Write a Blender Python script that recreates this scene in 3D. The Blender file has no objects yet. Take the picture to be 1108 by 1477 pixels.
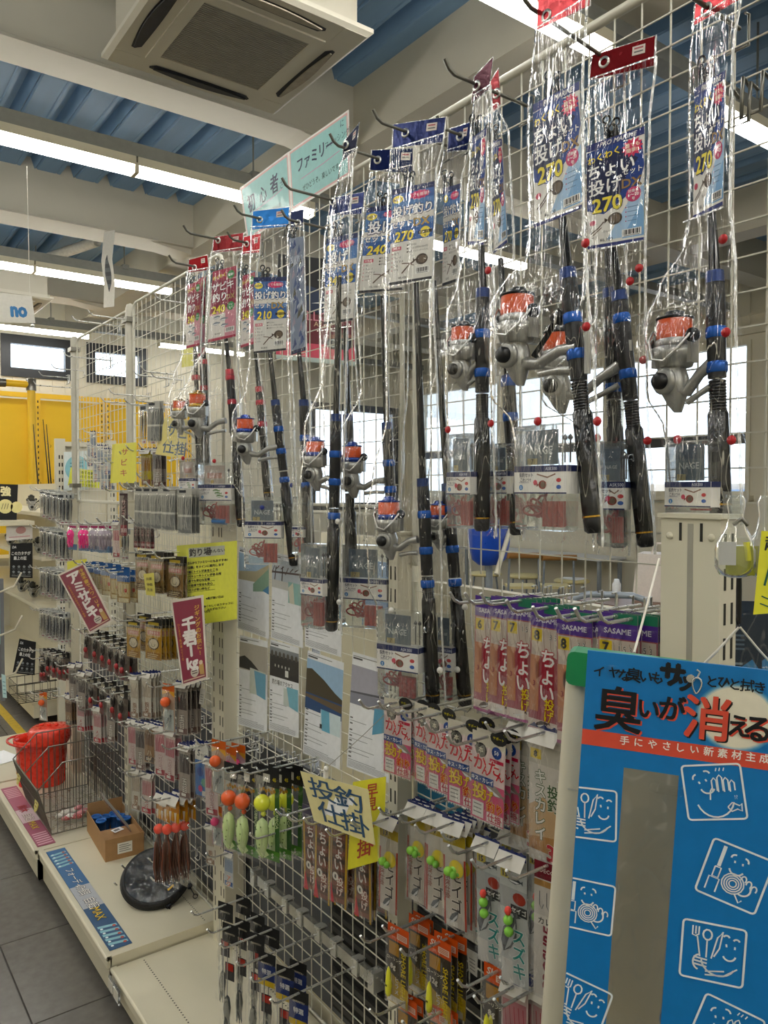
import bpy, bmesh, math, random
from math import sin, cos, pi, radians, sqrt, atan2, exp
from mathutils import Vector, Matrix, noise

random.seed(11)
SC = bpy.context.scene
COL = SC.collection

# ------------------------------------------------------------------ camera
EYE = Vector((0.0, 0.0, 1.6))
YAW, PITCH, FPX, IW, IH = radians(36.6), radians(-1.67), 1113.0, 1108.0, 1477.0
cd = bpy.data.cameras.new('camera')
cam = bpy.data.objects.new('camera', cd)
COL.objects.link(cam)
cam.location = EYE
cam.rotation_euler = (pi / 2 + PITCH, 0, -YAW)
cd.sensor_fit = 'HORIZONTAL'
cd.sensor_width = 36.0
cd.lens = 36.0 * FPX / IW
cd.clip_start = 0.05
SC.camera = cam

# ------------------------------------------------------------------ daylight outside
wd = bpy.data.worlds.new('overcast_sky')
SC.world = wd
wd.use_nodes = True
wn = wd.node_tree.nodes
bg = wn['Background']
tc = wn.new('ShaderNodeTexCoord')
sep = wn.new('ShaderNodeSeparateXYZ')
rmp = wn.new('ShaderNodeValToRGB')
rmp.color_ramp.elements[0].position = 0.45
rmp.color_ramp.elements[0].color = (0.55, 0.60, 0.66, 1)
rmp.color_ramp.elements[1].position = 0.62
rmp.color_ramp.elements[1].color = (0.86, 0.93, 1.0, 1)
mp = wn.new('ShaderNodeMapRange')
mp.inputs[1].default_value = -1
mp.inputs[2].default_value = 1
wd.node_tree.links.new(tc.outputs['Generated'], sep.inputs[0])
wd.node_tree.links.new(sep.outputs[2], mp.inputs[0])
wd.node_tree.links.new(mp.outputs[0], rmp.inputs[0])
wd.node_tree.links.new(rmp.outputs[0], bg.inputs[0])
bg.inputs[1].default_value = 2.6

# ------------------------------------------------------------------ exposure
LAMP_STRENGTH = 15.0
vs = SC.view_settings
SC.display_settings.display_device = 'sRGB'
vs.view_transform = 'Standard'
vs.look = 'None'
vs.use_curve_mapping = False
vs.exposure = 0.72
vs.gamma = 1.0
SC.cycles.max_bounces = 8
SC.cycles.diffuse_bounces = 4
SC.cycles.glossy_bounces = 3
SC.cycles.transmission_bounces = 4
SC.cycles.transparent_max_bounces = 24
SC.cycles.caustics_reflective = False
SC.cycles.caustics_refractive = False
SC.cycles.sample_clamp_indirect = 6.0

# ------------------------------------------------------------------ where a sight line meets a plane of the room
FW = Vector((sin(YAW) * cos(PITCH), cos(YAW) * cos(PITCH), sin(PITCH)))
RT = Vector((cos(YAW), -sin(YAW), 0))
UP = RT.cross(FW)
FH = Vector((sin(YAW), cos(YAW), 0))


def ray(u, v):
    return FW + RT * ((u - IW / 2) / FPX) - UP * ((v - IH / 2) / FPX)


def on_x(u, v, x):
    r = ray(u, v)
    return EYE + r * (x / r.x)


def on_y(u, v, y):
    r = ray(u, v)
    return EYE + r * (y / r.y)


def on_z(u, v, z):
    r = ray(u, v)
    return EYE + r * ((z - EYE.z) / r.z)


def wdir(alpha):
    a = radians(alpha)
    return -(FH * cos(a) + RT * sin(a))


# ------------------------------------------------------------------ materials
def lin(c):
    if isinstance(c, str):
        c = [int(c[i:i + 2], 16) / 255 for i in (0, 2, 4)]
    return tuple((x / 12.92 if x <= 0.04045 else ((x + 0.055) / 1.055) ** 2.4) for x in c[:3]) + (1.0,)


MATS = {}


def mat(name, color, rough=0.5, metal=0.0, var=0.06, scale=25.0, bump=0.0, spec=0.5, coat=0.0, stretch=None):
    """a principled surface whose colour and roughness wander a little with a noise"""
    if name in MATS:
        return MATS[name]
    m = bpy.data.materials.new(name)
    m.use_nodes = True
    nt = m.node_tree
    N, L = nt.nodes, nt.links
    b = N['Principled BSDF']
    t = N.new('ShaderNodeTexCoord')
    mpn = N.new('ShaderNodeMapping')
    if stretch:
        mpn.inputs['Scale'].default_value = stretch
    nz = N.new('ShaderNodeTexNoise')
    nz.inputs['Scale'].default_value = scale
    nz.inputs['Detail'].default_value = 3
    L.new(t.outputs['Object'], mpn.inputs[0])
    L.new(mpn.outputs[0], nz.inputs['Vector'])
    hsv = N.new('ShaderNodeHueSaturation')
    hsv.inputs['Color'].default_value = lin(color)
    mr = N.new('ShaderNodeMapRange')
    mr.inputs[1].default_value = 0.3
    mr.inputs[2].default_value = 0.7
    mr.inputs[3].default_value = 1 - var
    mr.inputs[4].default_value = 1 + var
    L.new(nz.outputs[0], mr.inputs[0])
    L.new(mr.outputs[0], hsv.inputs['Value'])
    L.new(hsv.outputs[0], b.inputs['Base Color'])
    mr2 = N.new('ShaderNodeMapRange')
    mr2.inputs[3].default_value = max(0.02, rough - 0.06)
    mr2.inputs[4].default_value = min(1, rough + 0.06)
    L.new(nz.outputs[0], mr2.inputs[0])
    L.new(mr2.outputs[0], b.inputs['Roughness'])
    b.inputs['Metallic'].default_value = metal
    b.inputs['Specular IOR Level'].default_value = spec
    b.inputs['Coat Weight'].default_value = coat
    if bump:
        bp = N.new('ShaderNodeBump')
        bp.inputs['Strength'].default_value = bump
        bp.inputs['Distance'].default_value = 0.01
        L.new(nz.outputs[0], bp.inputs['Height'])
        L.new(bp.outputs[0], b.inputs['Normal'])
    MATS[name] = m
    return m


def ink_mat(name, rough=0.45, metal=0.0, coat=0.0, bump=0.0, spec=0.4, value=1.0, sat=1.0):
    """printed or moulded-in colour carried by the mesh, with a faint grain"""
    if name in MATS:
        return MATS[name]
    m = mat(name, 'FFFFFF', rough, metal, 0.04, 60, bump, spec, coat)
    nt = m.node_tree
    at = nt.nodes.new('ShaderNodeAttribute')
    at.attribute_name = 'Col'
    h = [n for n in nt.nodes if n.type == 'HUE_SAT'][0]
    nt.links.new(at.outputs['Color'], h.inputs['Color'])
    h.inputs['Saturation'].default_value = sat
    mr = [n for n in nt.nodes if n.type == 'MAP_RANGE'][0]
    mr.inputs[3].default_value *= value
    mr.inputs[4].default_value *= value
    return m


def film_mat(name, tint=(1, 1, 1), base=0.05, white=0.03, scale=(55, 55, 7), bump=0.9, rough=0.07, dist=0.02, crease=0.0, fk=0.8, cw=0.03):
    """thin crinkled clear plastic: see-through, with sharp reflections on its wrinkles"""
    if name in MATS:
        return MATS[name]
    m = bpy.data.materials.new(name)
    m.use_nodes = True
    nt = m.node_tree
    N, L = nt.nodes, nt.links
    N.remove(N['Principled BSDF'])
    out = N['Material Output']
    t = N.new('ShaderNodeTexCoord')
    mpn = N.new('ShaderNodeMapping')
    mpn.inputs['Scale'].default_value = scale
    nz = N.new('ShaderNodeTexNoise')
    nz.inputs['Scale'].default_value = 1.0
    nz.inputs['Detail'].default_value = 2.0
    nz.inputs['Distortion'].default_value = 0.8
    L.new(t.outputs['Object'], mpn.inputs[0])
    L.new(mpn.outputs[0], nz.inputs['Vector'])
    bp = N.new('ShaderNodeBump')
    bp.inputs['Strength'].default_value = bump
    bp.inputs['Distance'].default_value = dist
    L.new(nz.outputs[0], bp.inputs['Height'])
    gl = N.new('ShaderNodeBsdfGlossy')
    gl.inputs['Roughness'].default_value = rough
    gl.inputs['Color'].default_value = (1, 1, 1, 1)
    L.new(bp.outputs[0], gl.inputs['Normal'])
    df = N.new('ShaderNodeBsdfDiffuse')
    df.inputs['Color'].default_value = (0.9, 0.9, 0.9, 1)
    tr = N.new('ShaderNodeBsdfTransparent')
    tr.inputs['Color'].default_value = (*tint, 1)
    fr = N.new('ShaderNodeFresnel')
    fr.inputs['IOR'].default_value = 1.5
    L.new(bp.outputs[0], fr.inputs['Normal'])
    # creases: thin bright fold lines where the film doubles up
    nz2 = N.new('ShaderNodeTexNoise')
    nz2.inputs['Scale'].default_value = 1.3
    nz2.inputs['Detail'].default_value = 1.0
    L.new(mpn.outputs[0], nz2.inputs['Vector'])
    sb = N.new('ShaderNodeMath')
    sb.operation = 'SUBTRACT'
    sb.inputs[1].default_value = 0.5
    L.new(nz2.outputs[0], sb.inputs[0])
    ab = N.new('ShaderNodeMath')
    ab.operation = 'ABSOLUTE'
    L.new(sb.outputs[0], ab.inputs[0])
    cr = N.new('ShaderNodeMapRange')
    cr.inputs[1].default_value = 0.0
    cr.inputs[2].default_value = cw
    cr.inputs[3].default_value = crease
    cr.inputs[4].default_value = 0.0
    L.new(ab.outputs[0], cr.inputs[0])
    ad0 = N.new('ShaderNodeMath')
    ad0.operation = 'MULTIPLY_ADD'
    ad0.inputs[1].default_value = fk
    ad0.inputs[2].default_value = base
    L.new(fr.outputs[0], ad0.inputs[0])
    ad = N.new('ShaderNodeMath')
    ad.operation = 'ADD'
    ad.use_clamp = True
    L.new(ad0.outputs[0], ad.inputs[0])
    L.new(cr.outputs[0], ad.inputs[1])
    m1 = N.new('ShaderNodeMixShader')
    m1.inputs[0].default_value = white
    L.new(tr.outputs[0], m1.inputs[1])
    L.new(df.outputs[0], m1.inputs[2])
    m2 = N.new('ShaderNodeMixShader')
    L.new(ad.outputs[0], m2.inputs[0])
    L.new(m1.outputs[0], m2.inputs[1])
    L.new(gl.outputs[0], m2.inputs[2])
    L.new(m2.outputs[0], out.inputs[0])
    MATS[name] = m
    return m


def emit_mat(name, color, strength):
    m = bpy.data.materials.new(name)
    m.use_nodes = True
    nt = m.node_tree
    nt.nodes.remove(nt.nodes['Principled BSDF'])
    e = nt.nodes.new('ShaderNodeEmission')
    e.inputs[0].default_value = (*color, 1)
    e.inputs[1].default_value = strength
    nt.links.new(e.outputs[0], nt.nodes['Material Output'].inputs[0])
    MATS[name] = m
    return m


INK = ink_mat('printed_card', 0.42)
PLASTIC = ink_mat('moulded_plastic', 0.3)
GLOSS = ink_mat('glossy_enamel', 0.14, coat=0.3)
FOIL = ink_mat('metallic_foil', 0.25, metal=0.45, bump=0.12)
PACKINK = ink_mat('pouch_print', 0.45, value=0.74, sat=1.12)
PAPER = ink_mat('printed_paper', 0.75)
FILM = film_mat('clear_bag_film', base=0.0, white=0.0, scale=(60, 60, 7), bump=0.40, rough=0.09, crease=0.50, cw=0.009, fk=0.11)
FILM2 = film_mat('smooth_pouch_film', base=0.0, white=0.0, scale=(30, 30, 12), bump=0.35, rough=0.1, crease=0.10, fk=0.22)
EDGE = film_mat('sealed_film_edge', base=0.35, white=0.45, scale=(90, 90, 40), bump=0.6, rough=0.15)
CLEARBOX = film_mat('clear_hard_plastic', tint=(0.95, 0.97, 0.97), base=0.05, white=0.06, scale=(20, 20, 20), bump=0.1, rough=0.05)
CHROME = mat('chrome_wire', 'D6D6D2', 0.28, 0.8, 0.05)
WIRE = mat('ivory_coated_wire', 'D8D5C6', 0.4, 0.0, 0.05)
GREYWIRE = mat('grey_steel_wire', '7C7A72', 0.32, 0.85, 0.06)
IVORY = mat('ivory_powder_coat', 'D6D0BB', 0.45, 0, 0.03, 6)
BLACKP = mat('black_grip', '101114', 0.35, 0, 0.15, 60, 0.2)
WRAP = mat('black_shrink_wrap', '08090B', 0.2, 0, 0.2, 45, 0.9, 0.6, stretch=(1, 1, 0.35))
SILVER = mat('silver_reel_metal', 'A9A9A5', 0.3, 0.6, 0.05)


# ------------------------------------------------------------------ mesh builder
class MB:
    def __init__(s):
        s.v, s.f, s.c, s.m, s.sm = [], [], [], [], []

    def add(s, vs_, fs, col='FFFFFF', m=0, smooth=False):
        o = len(s.v)
        s.v += [tuple(p) for p in vs_]
        c = lin(col) if isinstance(col, str) else col
        for f in fs:
            s.f.append([i + o for i in f])
            s.c.append(c)
            s.m.append(m)
            s.sm.append(smooth)
        return s

    def box(s, c, d, col='FFFFFF', m=0, M=None, taper=1.0):
        x, y, z = d[0] / 2, d[1] / 2, d[2] / 2
        P = [Vector((sx * x * (taper if sz > 0 else 1), sy * y * (taper if sz > 0 else 1), sz * z)) for sz in (-1, 1) for sx, sy in ((-1, -1), (1, -1), (1, 1), (-1, 1))]
        if M:
            P = [M @ p for p in P]
        c = Vector(c)
        return s.add([p + c for p in P], [(0, 3, 2, 1), (4, 5, 6, 7), (0, 1, 5, 4), (1, 2, 6, 5), (2, 3, 7, 6), (3, 0, 4, 7)], col, m)

    def bbox(s, a, b, col='FFFFFF', m=0):
        return s.box([(a[i] + b[i]) / 2 for i in range(3)], [abs(b[i] - a[i]) for i in range(3)], col, m)

    def rbox(s, c, d, r, col='FFFFFF', m=0, n=3, M=None):
        """box with rounded vertical-plane outline (rounded in x,z; extruded in y)"""
        x, y, z = d[0] / 2 - r, d[1] / 2, d[2] / 2 - r
        o = []
        for cx, cz, a0 in ((x, z, 0), (-x, z, 90), (-x, -z, 180), (x, -z, 270)):
            for i in range(n + 1):
                a = radians(a0 + 90 * i / n)
                o.append((cx + r * cos(a), cz + r * sin(a)))
        return s.prism(o, -y, y, col, m, c, M)

    def prism(s, o, y0, y1, col='FFFFFF', m=0, c=(0, 0, 0), M=None):
        """outline in x,z (ccw seen from -y) swept from y0 to y1"""
        n = len(o)
        P = [Vector((a, y0, b)) for a, b in o] + [Vector((a, y1, b)) for a, b in o]
        if M:
            P = [M @ p for p in P]
        c = Vector(c)
        fs = [list(range(n)), list(range(2 * n - 1, n - 1, -1))] + [[(i + 1) % n, i, n + i, n + (i + 1) % n] for i in range(n)]
        return s.add([p + c for p in P], fs, col, m)

    def tube(s, path, r, n=6, col='FFFFFF', m=0, closed=False, cap=True):
        path = [Vector(p) for p in path]
        k = len(path)
        rs = r if isinstance(r, (list, tuple)) else [r] * k
        V, prev = [], None
        for i, p in enumerate(path):
            a = path[(i - 1) % k] if (i or closed) else p
            b = path[(i + 1) % k] if (i < k - 1 or closed) else p
            t = (b - a)
            t = t.normalized() if t.length > 1e-9 else Vector((0, 0, 1))
            if prev is None:
                h = Vector((0, 0, 1)) if abs(t.z) < 0.9 else Vector((1, 0, 0))
                e = t.cross(h).normalized()
            else:
                e = (prev - t * prev.dot(t))
                e = e.normalized() if e.length > 1e-6 else t.orthogonal().normalized()
            prev = e
            g = t.cross(e)
            for j in range(n):
                q = 2 * pi * (j + 0.5) / n
                V.append(p + (e * cos(q) + g * sin(q)) * rs[i])
        F = []
        for i in range(k if closed else k - 1):
            for j in range(n):
                F.append((i * n + j, i * n + (j + 1) % n, ((i + 1) % k) * n + (j + 1) % n, ((i + 1) % k) * n + j))
        s.add(V, F, col, m, n > 4)
        if cap and not closed:
            s.add(V[:n], [list(range(n))[::-1]], col, m)
            s.add(V[-n:], [list(range(n))], col, m)
        return s

    def lathe(s, prof, n=16, c=(0, 0, 0), M=None, col='FFFFFF', m=0, smooth=True, cap=True):
        """profile of (radius, height) turned about z"""
        V = []
        for r, z in prof:
            for j in range(n):
                q = 2 * pi * j / n
                V.append(Vector((r * cos(q), r * sin(q), z)))
        if M:
            V = [M @ p for p in V]
        c = Vector(c)
        V = [p + c for p in V]
        F = [(i * n + j, i * n + (j + 1) % n, (i + 1) * n + (j + 1) % n, (i + 1) * n + j) for i in range(len(prof) - 1) for j in range(n)]
        s.add(V, F, col, m, smooth)
        if cap:
            s.add(V[:n], [list(range(n))[::-1]], col, m)
            s.add(V[-n:], [list(range(n))], col, m)
        return s

    def ball(s, c, r, col='FFFFFF', m=0, n=12, sq=(1, 1, 1)):
        k = max(4, n // 2)
        V = [Vector((0, 0, r))]
        for i in range(1, k):
            a = pi * i / k
            for j in range(n):
                q = 2 * pi * j / n
                V.append(Vector((r * sin(a) * cos(q), r * sin(a) * sin(q), r * cos(a))))
        V.append(Vector((0, 0, -r)))
        F = [(0, 1 + j, 1 + (j + 1) % n) for j in range(n)]
        for i in range(k - 2):
            for j in range(n):
                F.append((1 + i * n + j, 1 + (i + 1) * n + j, 1 + (i + 1) * n + (j + 1) % n, 1 + i * n + (j + 1) % n))
        e = len(V) - 1
        F += [(e, 1 + (k - 2) * n + (j + 1) % n, 1 + (k - 2) * n + j) for j in range(n)]
        c = Vector(c)
        return s.add([Vector((p.x * sq[0], p.y * sq[1], p.z * sq[2])) + c for p in V], F, col, m, True)

    # ---- flat print in the x,z plane, facing -y
    def flat(s, pts, col, y=0.0, m=0):
        return s.add([(a, y, b) for a, b in pts], [list(range(len(pts)))], col, m)

    def rect(s, x0, z0, x1, z1, col, y=0.0, m=0):
        return s.flat([(x0, z0), (x1, z0), (x1, z1), (x0, z1)], col, y, m)

    def disc(s, x, z, r, col, y=0.0, n=14, sx=1.0, m=0):
        return s.flat([(x + sx * r * cos(2 * pi * i / n), z + r * sin(2 * pi * i / n)) for i in range(n)], col, y, m)

    def star(s, x, z, r, col, y=0.0, n=12, k=0.75, sx=1.2, m=0):
        return s.flat([(x + sx * (r if i % 2 == 0 else r * k) * cos(pi * i / n), z + (r if i % 2 == 0 else r * k) * sin(pi * i / n)) for i in range(2 * n)], col, y, m)

    def line(s, pts, w, col, y=0.0, m=0, closed=False):
        """flat stroke along a polyline"""
        pts = list(pts)
        n = len(pts)
        Lp, Rp = [], []
        for i, p in enumerate(pts):
            a = pts[(i - 1) % n] if (i or closed) else p
            b = pts[(i + 1) % n] if (i < n - 1 or closed) else p
            dx, dz = b[0] - a[0], b[1] - a[1]
            l = sqrt(dx * dx + dz * dz) or 1
            ox, oz = -dz / l * w / 2, dx / l * w / 2
            Lp.append((p[0] + ox, y, p[1] + oz))
            Rp.append((p[0] - ox, y, p[1] - oz))
        V = Lp + Rp
        F = [(i, n + i, n + (i + 1) % n, (i + 1) % n) for i in range(n if closed else n - 1)]
        return s.add(V, F, col, m)

    def text(s, t, x, z, size, col, y=0.0, bold=0.0, align='C', ang=0.0, sx=1.0, vert=False, skew=0.0, m=0, step=1.02, res=2):
        """lettering; (x,z) is the middle of the line (of the column when vertical)"""
        if vert:
            k = len(t)
            for i, ch in enumerate(t):
                dz = ((k - 1) / 2 - i) * size * step
                ca, sa = cos(ang), sin(ang)
                s.text(ch, x - sa * dz, z + ca * dz, size, col, y, bold, 'C', ang, sx, False, skew, m, step, res)
            return s
        if bold > 0.004:
            # heavier lettering: the same strokes laid several times slightly apart
            d = bold * size
            k = 4 if bold < .034 else 6
            for i in range(k):
                a = 2 * pi * i / k + pi / 4
                s.text(t, x + d * cos(a), z + d * sin(a), size, col, y - .00001 * i, 0.0, align, ang, sx, False, skew, m, step, 2 if size > .02 else 1)
            return s
        V, F, w = glyphs(t, bold, res)
        ca, sa = cos(ang), sin(ang)
        off = {'C': 0.5, 'L': 0.0, 'R': 1.0}[align] * w
        P = []
        for a, b in V:
            a, b = (a - off) * size * sx, (b - 0.36) * size
            a += skew * b
            P.append((x + a * ca - b * sa, y, z + a * sa + b * ca))
        return s.add(P, F, col, m)

    def warp(s, fn, start=0):
        s.v[start:] = [tuple(fn(Vector(p))) for p in s.v[start:]]
        return s

    def build(s, name, mats, parent=None, loc=None, rot=None):
        me = bpy.data.meshes.new(name)
        me.from_pydata(s.v, [], s.f)
        if not isinstance(mats, (list, tuple)):
            mats = [mats]
        for q in mats:
            me.materials.append(q)
        me.polygons.foreach_set('material_index', s.m)
        me.polygons.foreach_set('use_smooth', s.sm)
        at = me.attributes.new('Col', 'FLOAT_COLOR', 'FACE')
        at.data.foreach_set('color', [x for c in s.c for x in c])
        me.update()
        o = bpy.data.objects.new(name, me)
        COL.objects.link(o)
        if parent:
            o.parent = parent
        if loc is not None:
            o.location = loc
        if rot is not None:
            o.rotation_euler = rot
        if 'slots' in name or name in ('perforation', 'louvres', 'upright_wires', 'cross_wires', 'grille_slats'):
            o['kind'] = 'stuff'
        return o


_G = {}


def glyphs(t, bold, res):
    """flat outline mesh of a string at size 1, from Blender's own built-in font"""
    k = (t, round(bold, 3), res)
    if k in _G:
        return _G[k]
    cu = bpy.data.curves.new('lettering', 'FONT')
    cu.body = t
    cu.size = 1.0
    cu.resolution_u = res
    cu.offset = bold
    ob = bpy.data.objects.new('lettering', cu)
    me = bpy.data.meshes.new_from_object(ob)
    V = [(p.co.x, p.co.y) for p in me.vertices]
    F = [list(p.vertices) for p in me.polygons]
    w = (max(a for a, b in V) + min(a for a, b in V)) if V else 0.0
    bpy.data.objects.remove(ob)
    bpy.data.curves.remove(cu)
    bpy.data.meshes.remove(me)
    _G[k] = (V, F, w)
    return _G[k]


# ------------------------------------------------------------------ objects and their labels
def tag(o, label=None, cat=None, group=None, kind=None):
    if label:
        o['label'] = label
    if cat:
        o['category'] = cat
    if group:
        o['group'] = group
    if kind:
        o['kind'] = kind
    return o


def thing(name, label, cat, loc=(0, 0, 0), rot=(0, 0, 0), group=None):
    o = bpy.data.objects.new(name, None)
    o.empty_display_size = 0.02
    COL.objects.link(o)
    o.location = loc
    o.rotation_euler = rot
    return tag(o, label, cat, group)


def structure(name, mb, mats):
    return tag(mb.build(name, mats), kind='structure')


KIDS = {}


def copy_tree(o, parent=None):
    c = o.copy()
    COL.objects.link(c)
    if parent is not None:
        c.parent = parent
    for k in list(o.children):
        copy_tree(k, c)
    return c


ORD = ['first', 'second', 'third', 'fourth', 'fifth', 'sixth', 'seventh', 'eighth', 'ninth', 'tenth', 'eleventh', 'twelfth', 'thirteenth', 'fourteenth', 'fifteenth', 'sixteenth', 'seventeenth', 'eighteenth', 'nineteenth', 'twentieth']
# ================================================================== THE ROOM
RX0, RX1, RY0, RY1, RZ = -3.6, 8.6, -3.4, 10.9, 4.12
WALLC = mat('cream_painted_wall', 'D9D3BF', 0.7, 0, 0.02, 4)
BEAMC = mat('beige_painted_steel', 'C9C3B2', 0.6, 0, 0.03, 3)
DECK = mat('blue_steel_deck', '7C9EC0', 0.5, 0, 0.06, 2, stretch=(6, 0.6, 1))
TILE = mat('worn_grey_vinyl', '6B6762', 0.24, 0, 0.10, 30, 0.03)
GROUT = mat('dark_tile_joint', '4A4844', 0.6)
DARKFR = mat('dark_window_frame', '2E3033', 0.4, 0.3)
GLASS = film_mat('window_glass', tint=(0.93, 0.97, 1.0), base=0.02, white=0.02, scale=(1, 1, 1), bump=0.0, rough=0.02)

# floor: slab with separate vinyl tiles where the aisle shows
fl = MB().bbox((RX0, RY0, -0.12), (RX1, RY1, -0.006))
floor = structure('floor', fl, GROUT)
tile_src = MB()
tile_src.add([(-.249, -.249, -.006), (.249, -.249, -.006), (.249, .249, -.006), (-.249, .249, -.006), (-.247, -.247, 0), (.247, -.247, 0), (.247, .247, 0), (-.247, .247, 0)],
             [(4, 5, 6, 7), (0, 1, 5, 4), (1, 2, 6, 5), (2, 3, 7, 6), (3, 0, 4, 7)])
first = tile_src.build('tile', TILE, floor)
k = 0
for i in range(-4, 16):
    for j in range(0, 15):
        if i > 5 and (j > 13):
            continue
        o = first if k == 0 else first.copy()
        if k:
            COL.objects.link(o)
        o.location = (0.254 + 0.5 * i, 2.192 + 0.5 * (j + 1) - 1.0, 0)
        o.rotation_euler.z = (pi / 2) * ((i * 7 + j * 3) % 4)
        k += 1
        if k >= 290:
            break
    if k >= 290:
        break

# ceiling: folded steel deck sheets with ribs running along y
P = 0.294
ceil = structure('ceiling', MB().bbox((RX0 - .2, RY0 - .2, RZ + 0.11), (RX1 + .2, RY1 + .2, RZ + 0.2)), WALLC)
dk = MB()
prof = []
for q in range(2):
    b = q * P
    prof += [(b, 0), (b + .010, .012), (b + .02, 0), (b + 0.155, 0), (b + .162, .006), (b + .169, 0), (b + 0.19, 0), (b + 0.215, .085), (b + 0.265, .085), (b + P - .002, 0)]
V = []
for yy in (RY0, RY1):
    V += [(a, yy, c) for a, c in prof]
n = len(prof)
dk.add(V, [(i, i + 1, n + i + 1, n + i) for i in range(n - 1)])
d0 = dk.build('deck_sheet', DECK, ceil)
x = RX0
i = 0
while x < RX1:
    o = d0 if i == 0 else d0.copy()
    if i:
        COL.objects.link(o)
    o.location = (x + .06, 0, RZ)
    x += 2 * P
    i += 1

# beams
BY = (-1.15, 1.45, 4.18, 6.74, 9.3)
for k, y in enumerate(BY):
    w = 0.125 if y < 5 else 0.17
    b = MB()
    b.bbox((RX0, y - w, 3.75), (RX1, y + w, 3.765))
    b.bbox((RX0, y - w, 3.766), (RX1, y + w, RZ + .1))
    structure('ceiling_beam', b, BEAMC)
gx0, gx1 = 2.77, 3.12
b = MB().bbox((gx0, RY0, 3.735), (gx1, RY1, RZ + .1))
for y in BY:
    # tapered haunches where the cross beams meet the girder
    for sgn, xa in ((-1, gx0), (1, gx1)):
        b.add([(xa, y - .12, 3.7), (xa, y + .12, 3.7), (xa + sgn * .45, y + .12, 3.76), (xa + sgn * .45, y - .12, 3.76), (xa, y - .12, 3.9), (xa, y + .12, 3.9), (xa + sgn * .45, y + .12, 3.9), (xa + sgn * .45, y - .12, 3.9)],
              [(0, 1, 2, 3), (4, 7, 6, 5), (0, 3, 7, 4), (1, 5, 6, 2), (2, 6, 7, 3), (0, 4, 5, 1)])
structure('ceiling_girder_beam', b, BEAMC)
b = MB().bbox((6.3, RY0, 3.76), (6.55, RY1, RZ + .1))
structure('ceiling_girder_beam', b, BEAMC)


def wall_with_holes(name, axis, at, thick, lo, hi, z1, holes):
    """wall slab across lo..hi with window openings (a, b, z0, z1)"""
    m = MB()
    cuts = sorted(set([lo, hi] + [h[0] for h in holes] + [h[1] for h in holes]))
    for a, b in zip(cuts, cuts[1:]):
        hs = [h for h in holes if h[0] <= a + 1e-6 and h[1] >= b - 1e-6]
        zs = [(0, z1)] if not hs else [(0, hs[0][2]), (hs[0][3], z1)]
        for za, zb in zs:
            if axis == 'y':
                m.bbox((a, at, za), (b, at + thick, zb))
            else:
                m.bbox((at, a, za), (at + thick, b, zb))
    return structure(name, m, WALLC)


EW = [(2.02, 2.84, 3.1, 3.56), (3.08, 3.84, 3.1, 3.56), (6.6, 8.35, 1.3, 3.0)]
wall_with_holes('wall_back', 'y', RY1, 0.15, RX0, RX1, RZ + .2, EW)
SW = [(0.6, 4.42, 1.53, 3.3), (4.58, 6.4, 1.53, 3.3), (6.56, 8.4, 1.53, 3.3), (8.56, 10.5, 1.53, 3.3)]
wall_with_holes('wall_right', 'x', RX1, 0.15, RY0, RY1, RZ + .2, SW)
structure('wall_left', MB().bbox((RX0 - .15, RY0, 0), (RX0, RY1, RZ + .2)), WALLC)
structure('wall_front', MB().bbox((RX0, RY0 - .15, 0), (RX1, RY0, RZ + .2)), WALLC)

# high windows of the end wall
for k, (a, b, z0, z1) in enumerate(EW):
    f = MB()
    y = RY1 - 0.03
    t = 0.075
    f.bbox((a - .04, y, z0 - .04), (b + .04, y + .1, z0 + t))
    f.bbox((a - .04, y, z1 - t), (b + .04, y + .1, z1 + .04))
    f.bbox((a - .04, y, z0 + t), (a + t, y + .1, z1 - t))
    f.bbox((b - t, y, z0 + t), (b + .04, y + .1, z1 - t))
    w = structure('window_%d' % (k + 1), f, DARKFR)
    MB().bbox((a + t, y + .04, z0 + t), (b - t, y + .046, z1 - t)).build('pane', GLASS, w)

# big windows of the right wall
for k, (a, b, z0, z1) in enumerate(SW):
    f = MB()
    x = RX1 - 0.02
    t = 0.05
    f.bbox((x, a, z0), (x + .1, b, z0 + t))
    f.bbox((x, a, z1 - t), (x + .1, b, z1))
    for yy in (a, b - t):
        f.bbox((x, yy, z0 + t), (x + .1, yy + t, z1 - t))
    w = structure('window_%d' % (k + 4), f, IVORY)
    MB().bbox((x + .02, a + t, 2.13), (x + .09, b - t, 2.26)).build('transom_bar', DARKFR, w)
    MB().bbox((x - .1, a - .05, z0 - .06), (x + .08, b + .05, z0)).build('window_sill', IVORY, w)
    MB().bbox((x + .05, a + t, z0 + t), (x + .056, b - t, 2.13)).build('pane', GLASS, w)
    MB().bbox((x + .05, a + t, 2.26), (x + .056, b - t, z1 - t)).build('pane', GLASS, w)
tr = MB().bbox((RX1 - .06, RY0, 3.36), (RX1, RY1, 3.46))
tr.bbox((RX1 - .03, RY0, 3.58), (RX1, RY1, 3.6))
structure('trim_1', tr, IVORY)
tr = MB()
for i in range(22):
    yy = -2 + i * 0.6
    tr.bbox((RX1 - .008, yy, 3.47), (RX1, yy + .02, RZ))
structure('trim_2', tr, IVORY)
tr = MB()
for i in range(40):
    xx = 1.8 + i * 0.16
    if xx > 6.4:
        continue
    tr.bbox((xx, RY1 - .012, 2.9), (xx + .02, RY1, 3.05)).bbox((xx, RY1 - .012, 3.62), (xx + .02, RY1, RZ))
structure('trim_3', tr, WALLC)

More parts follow.
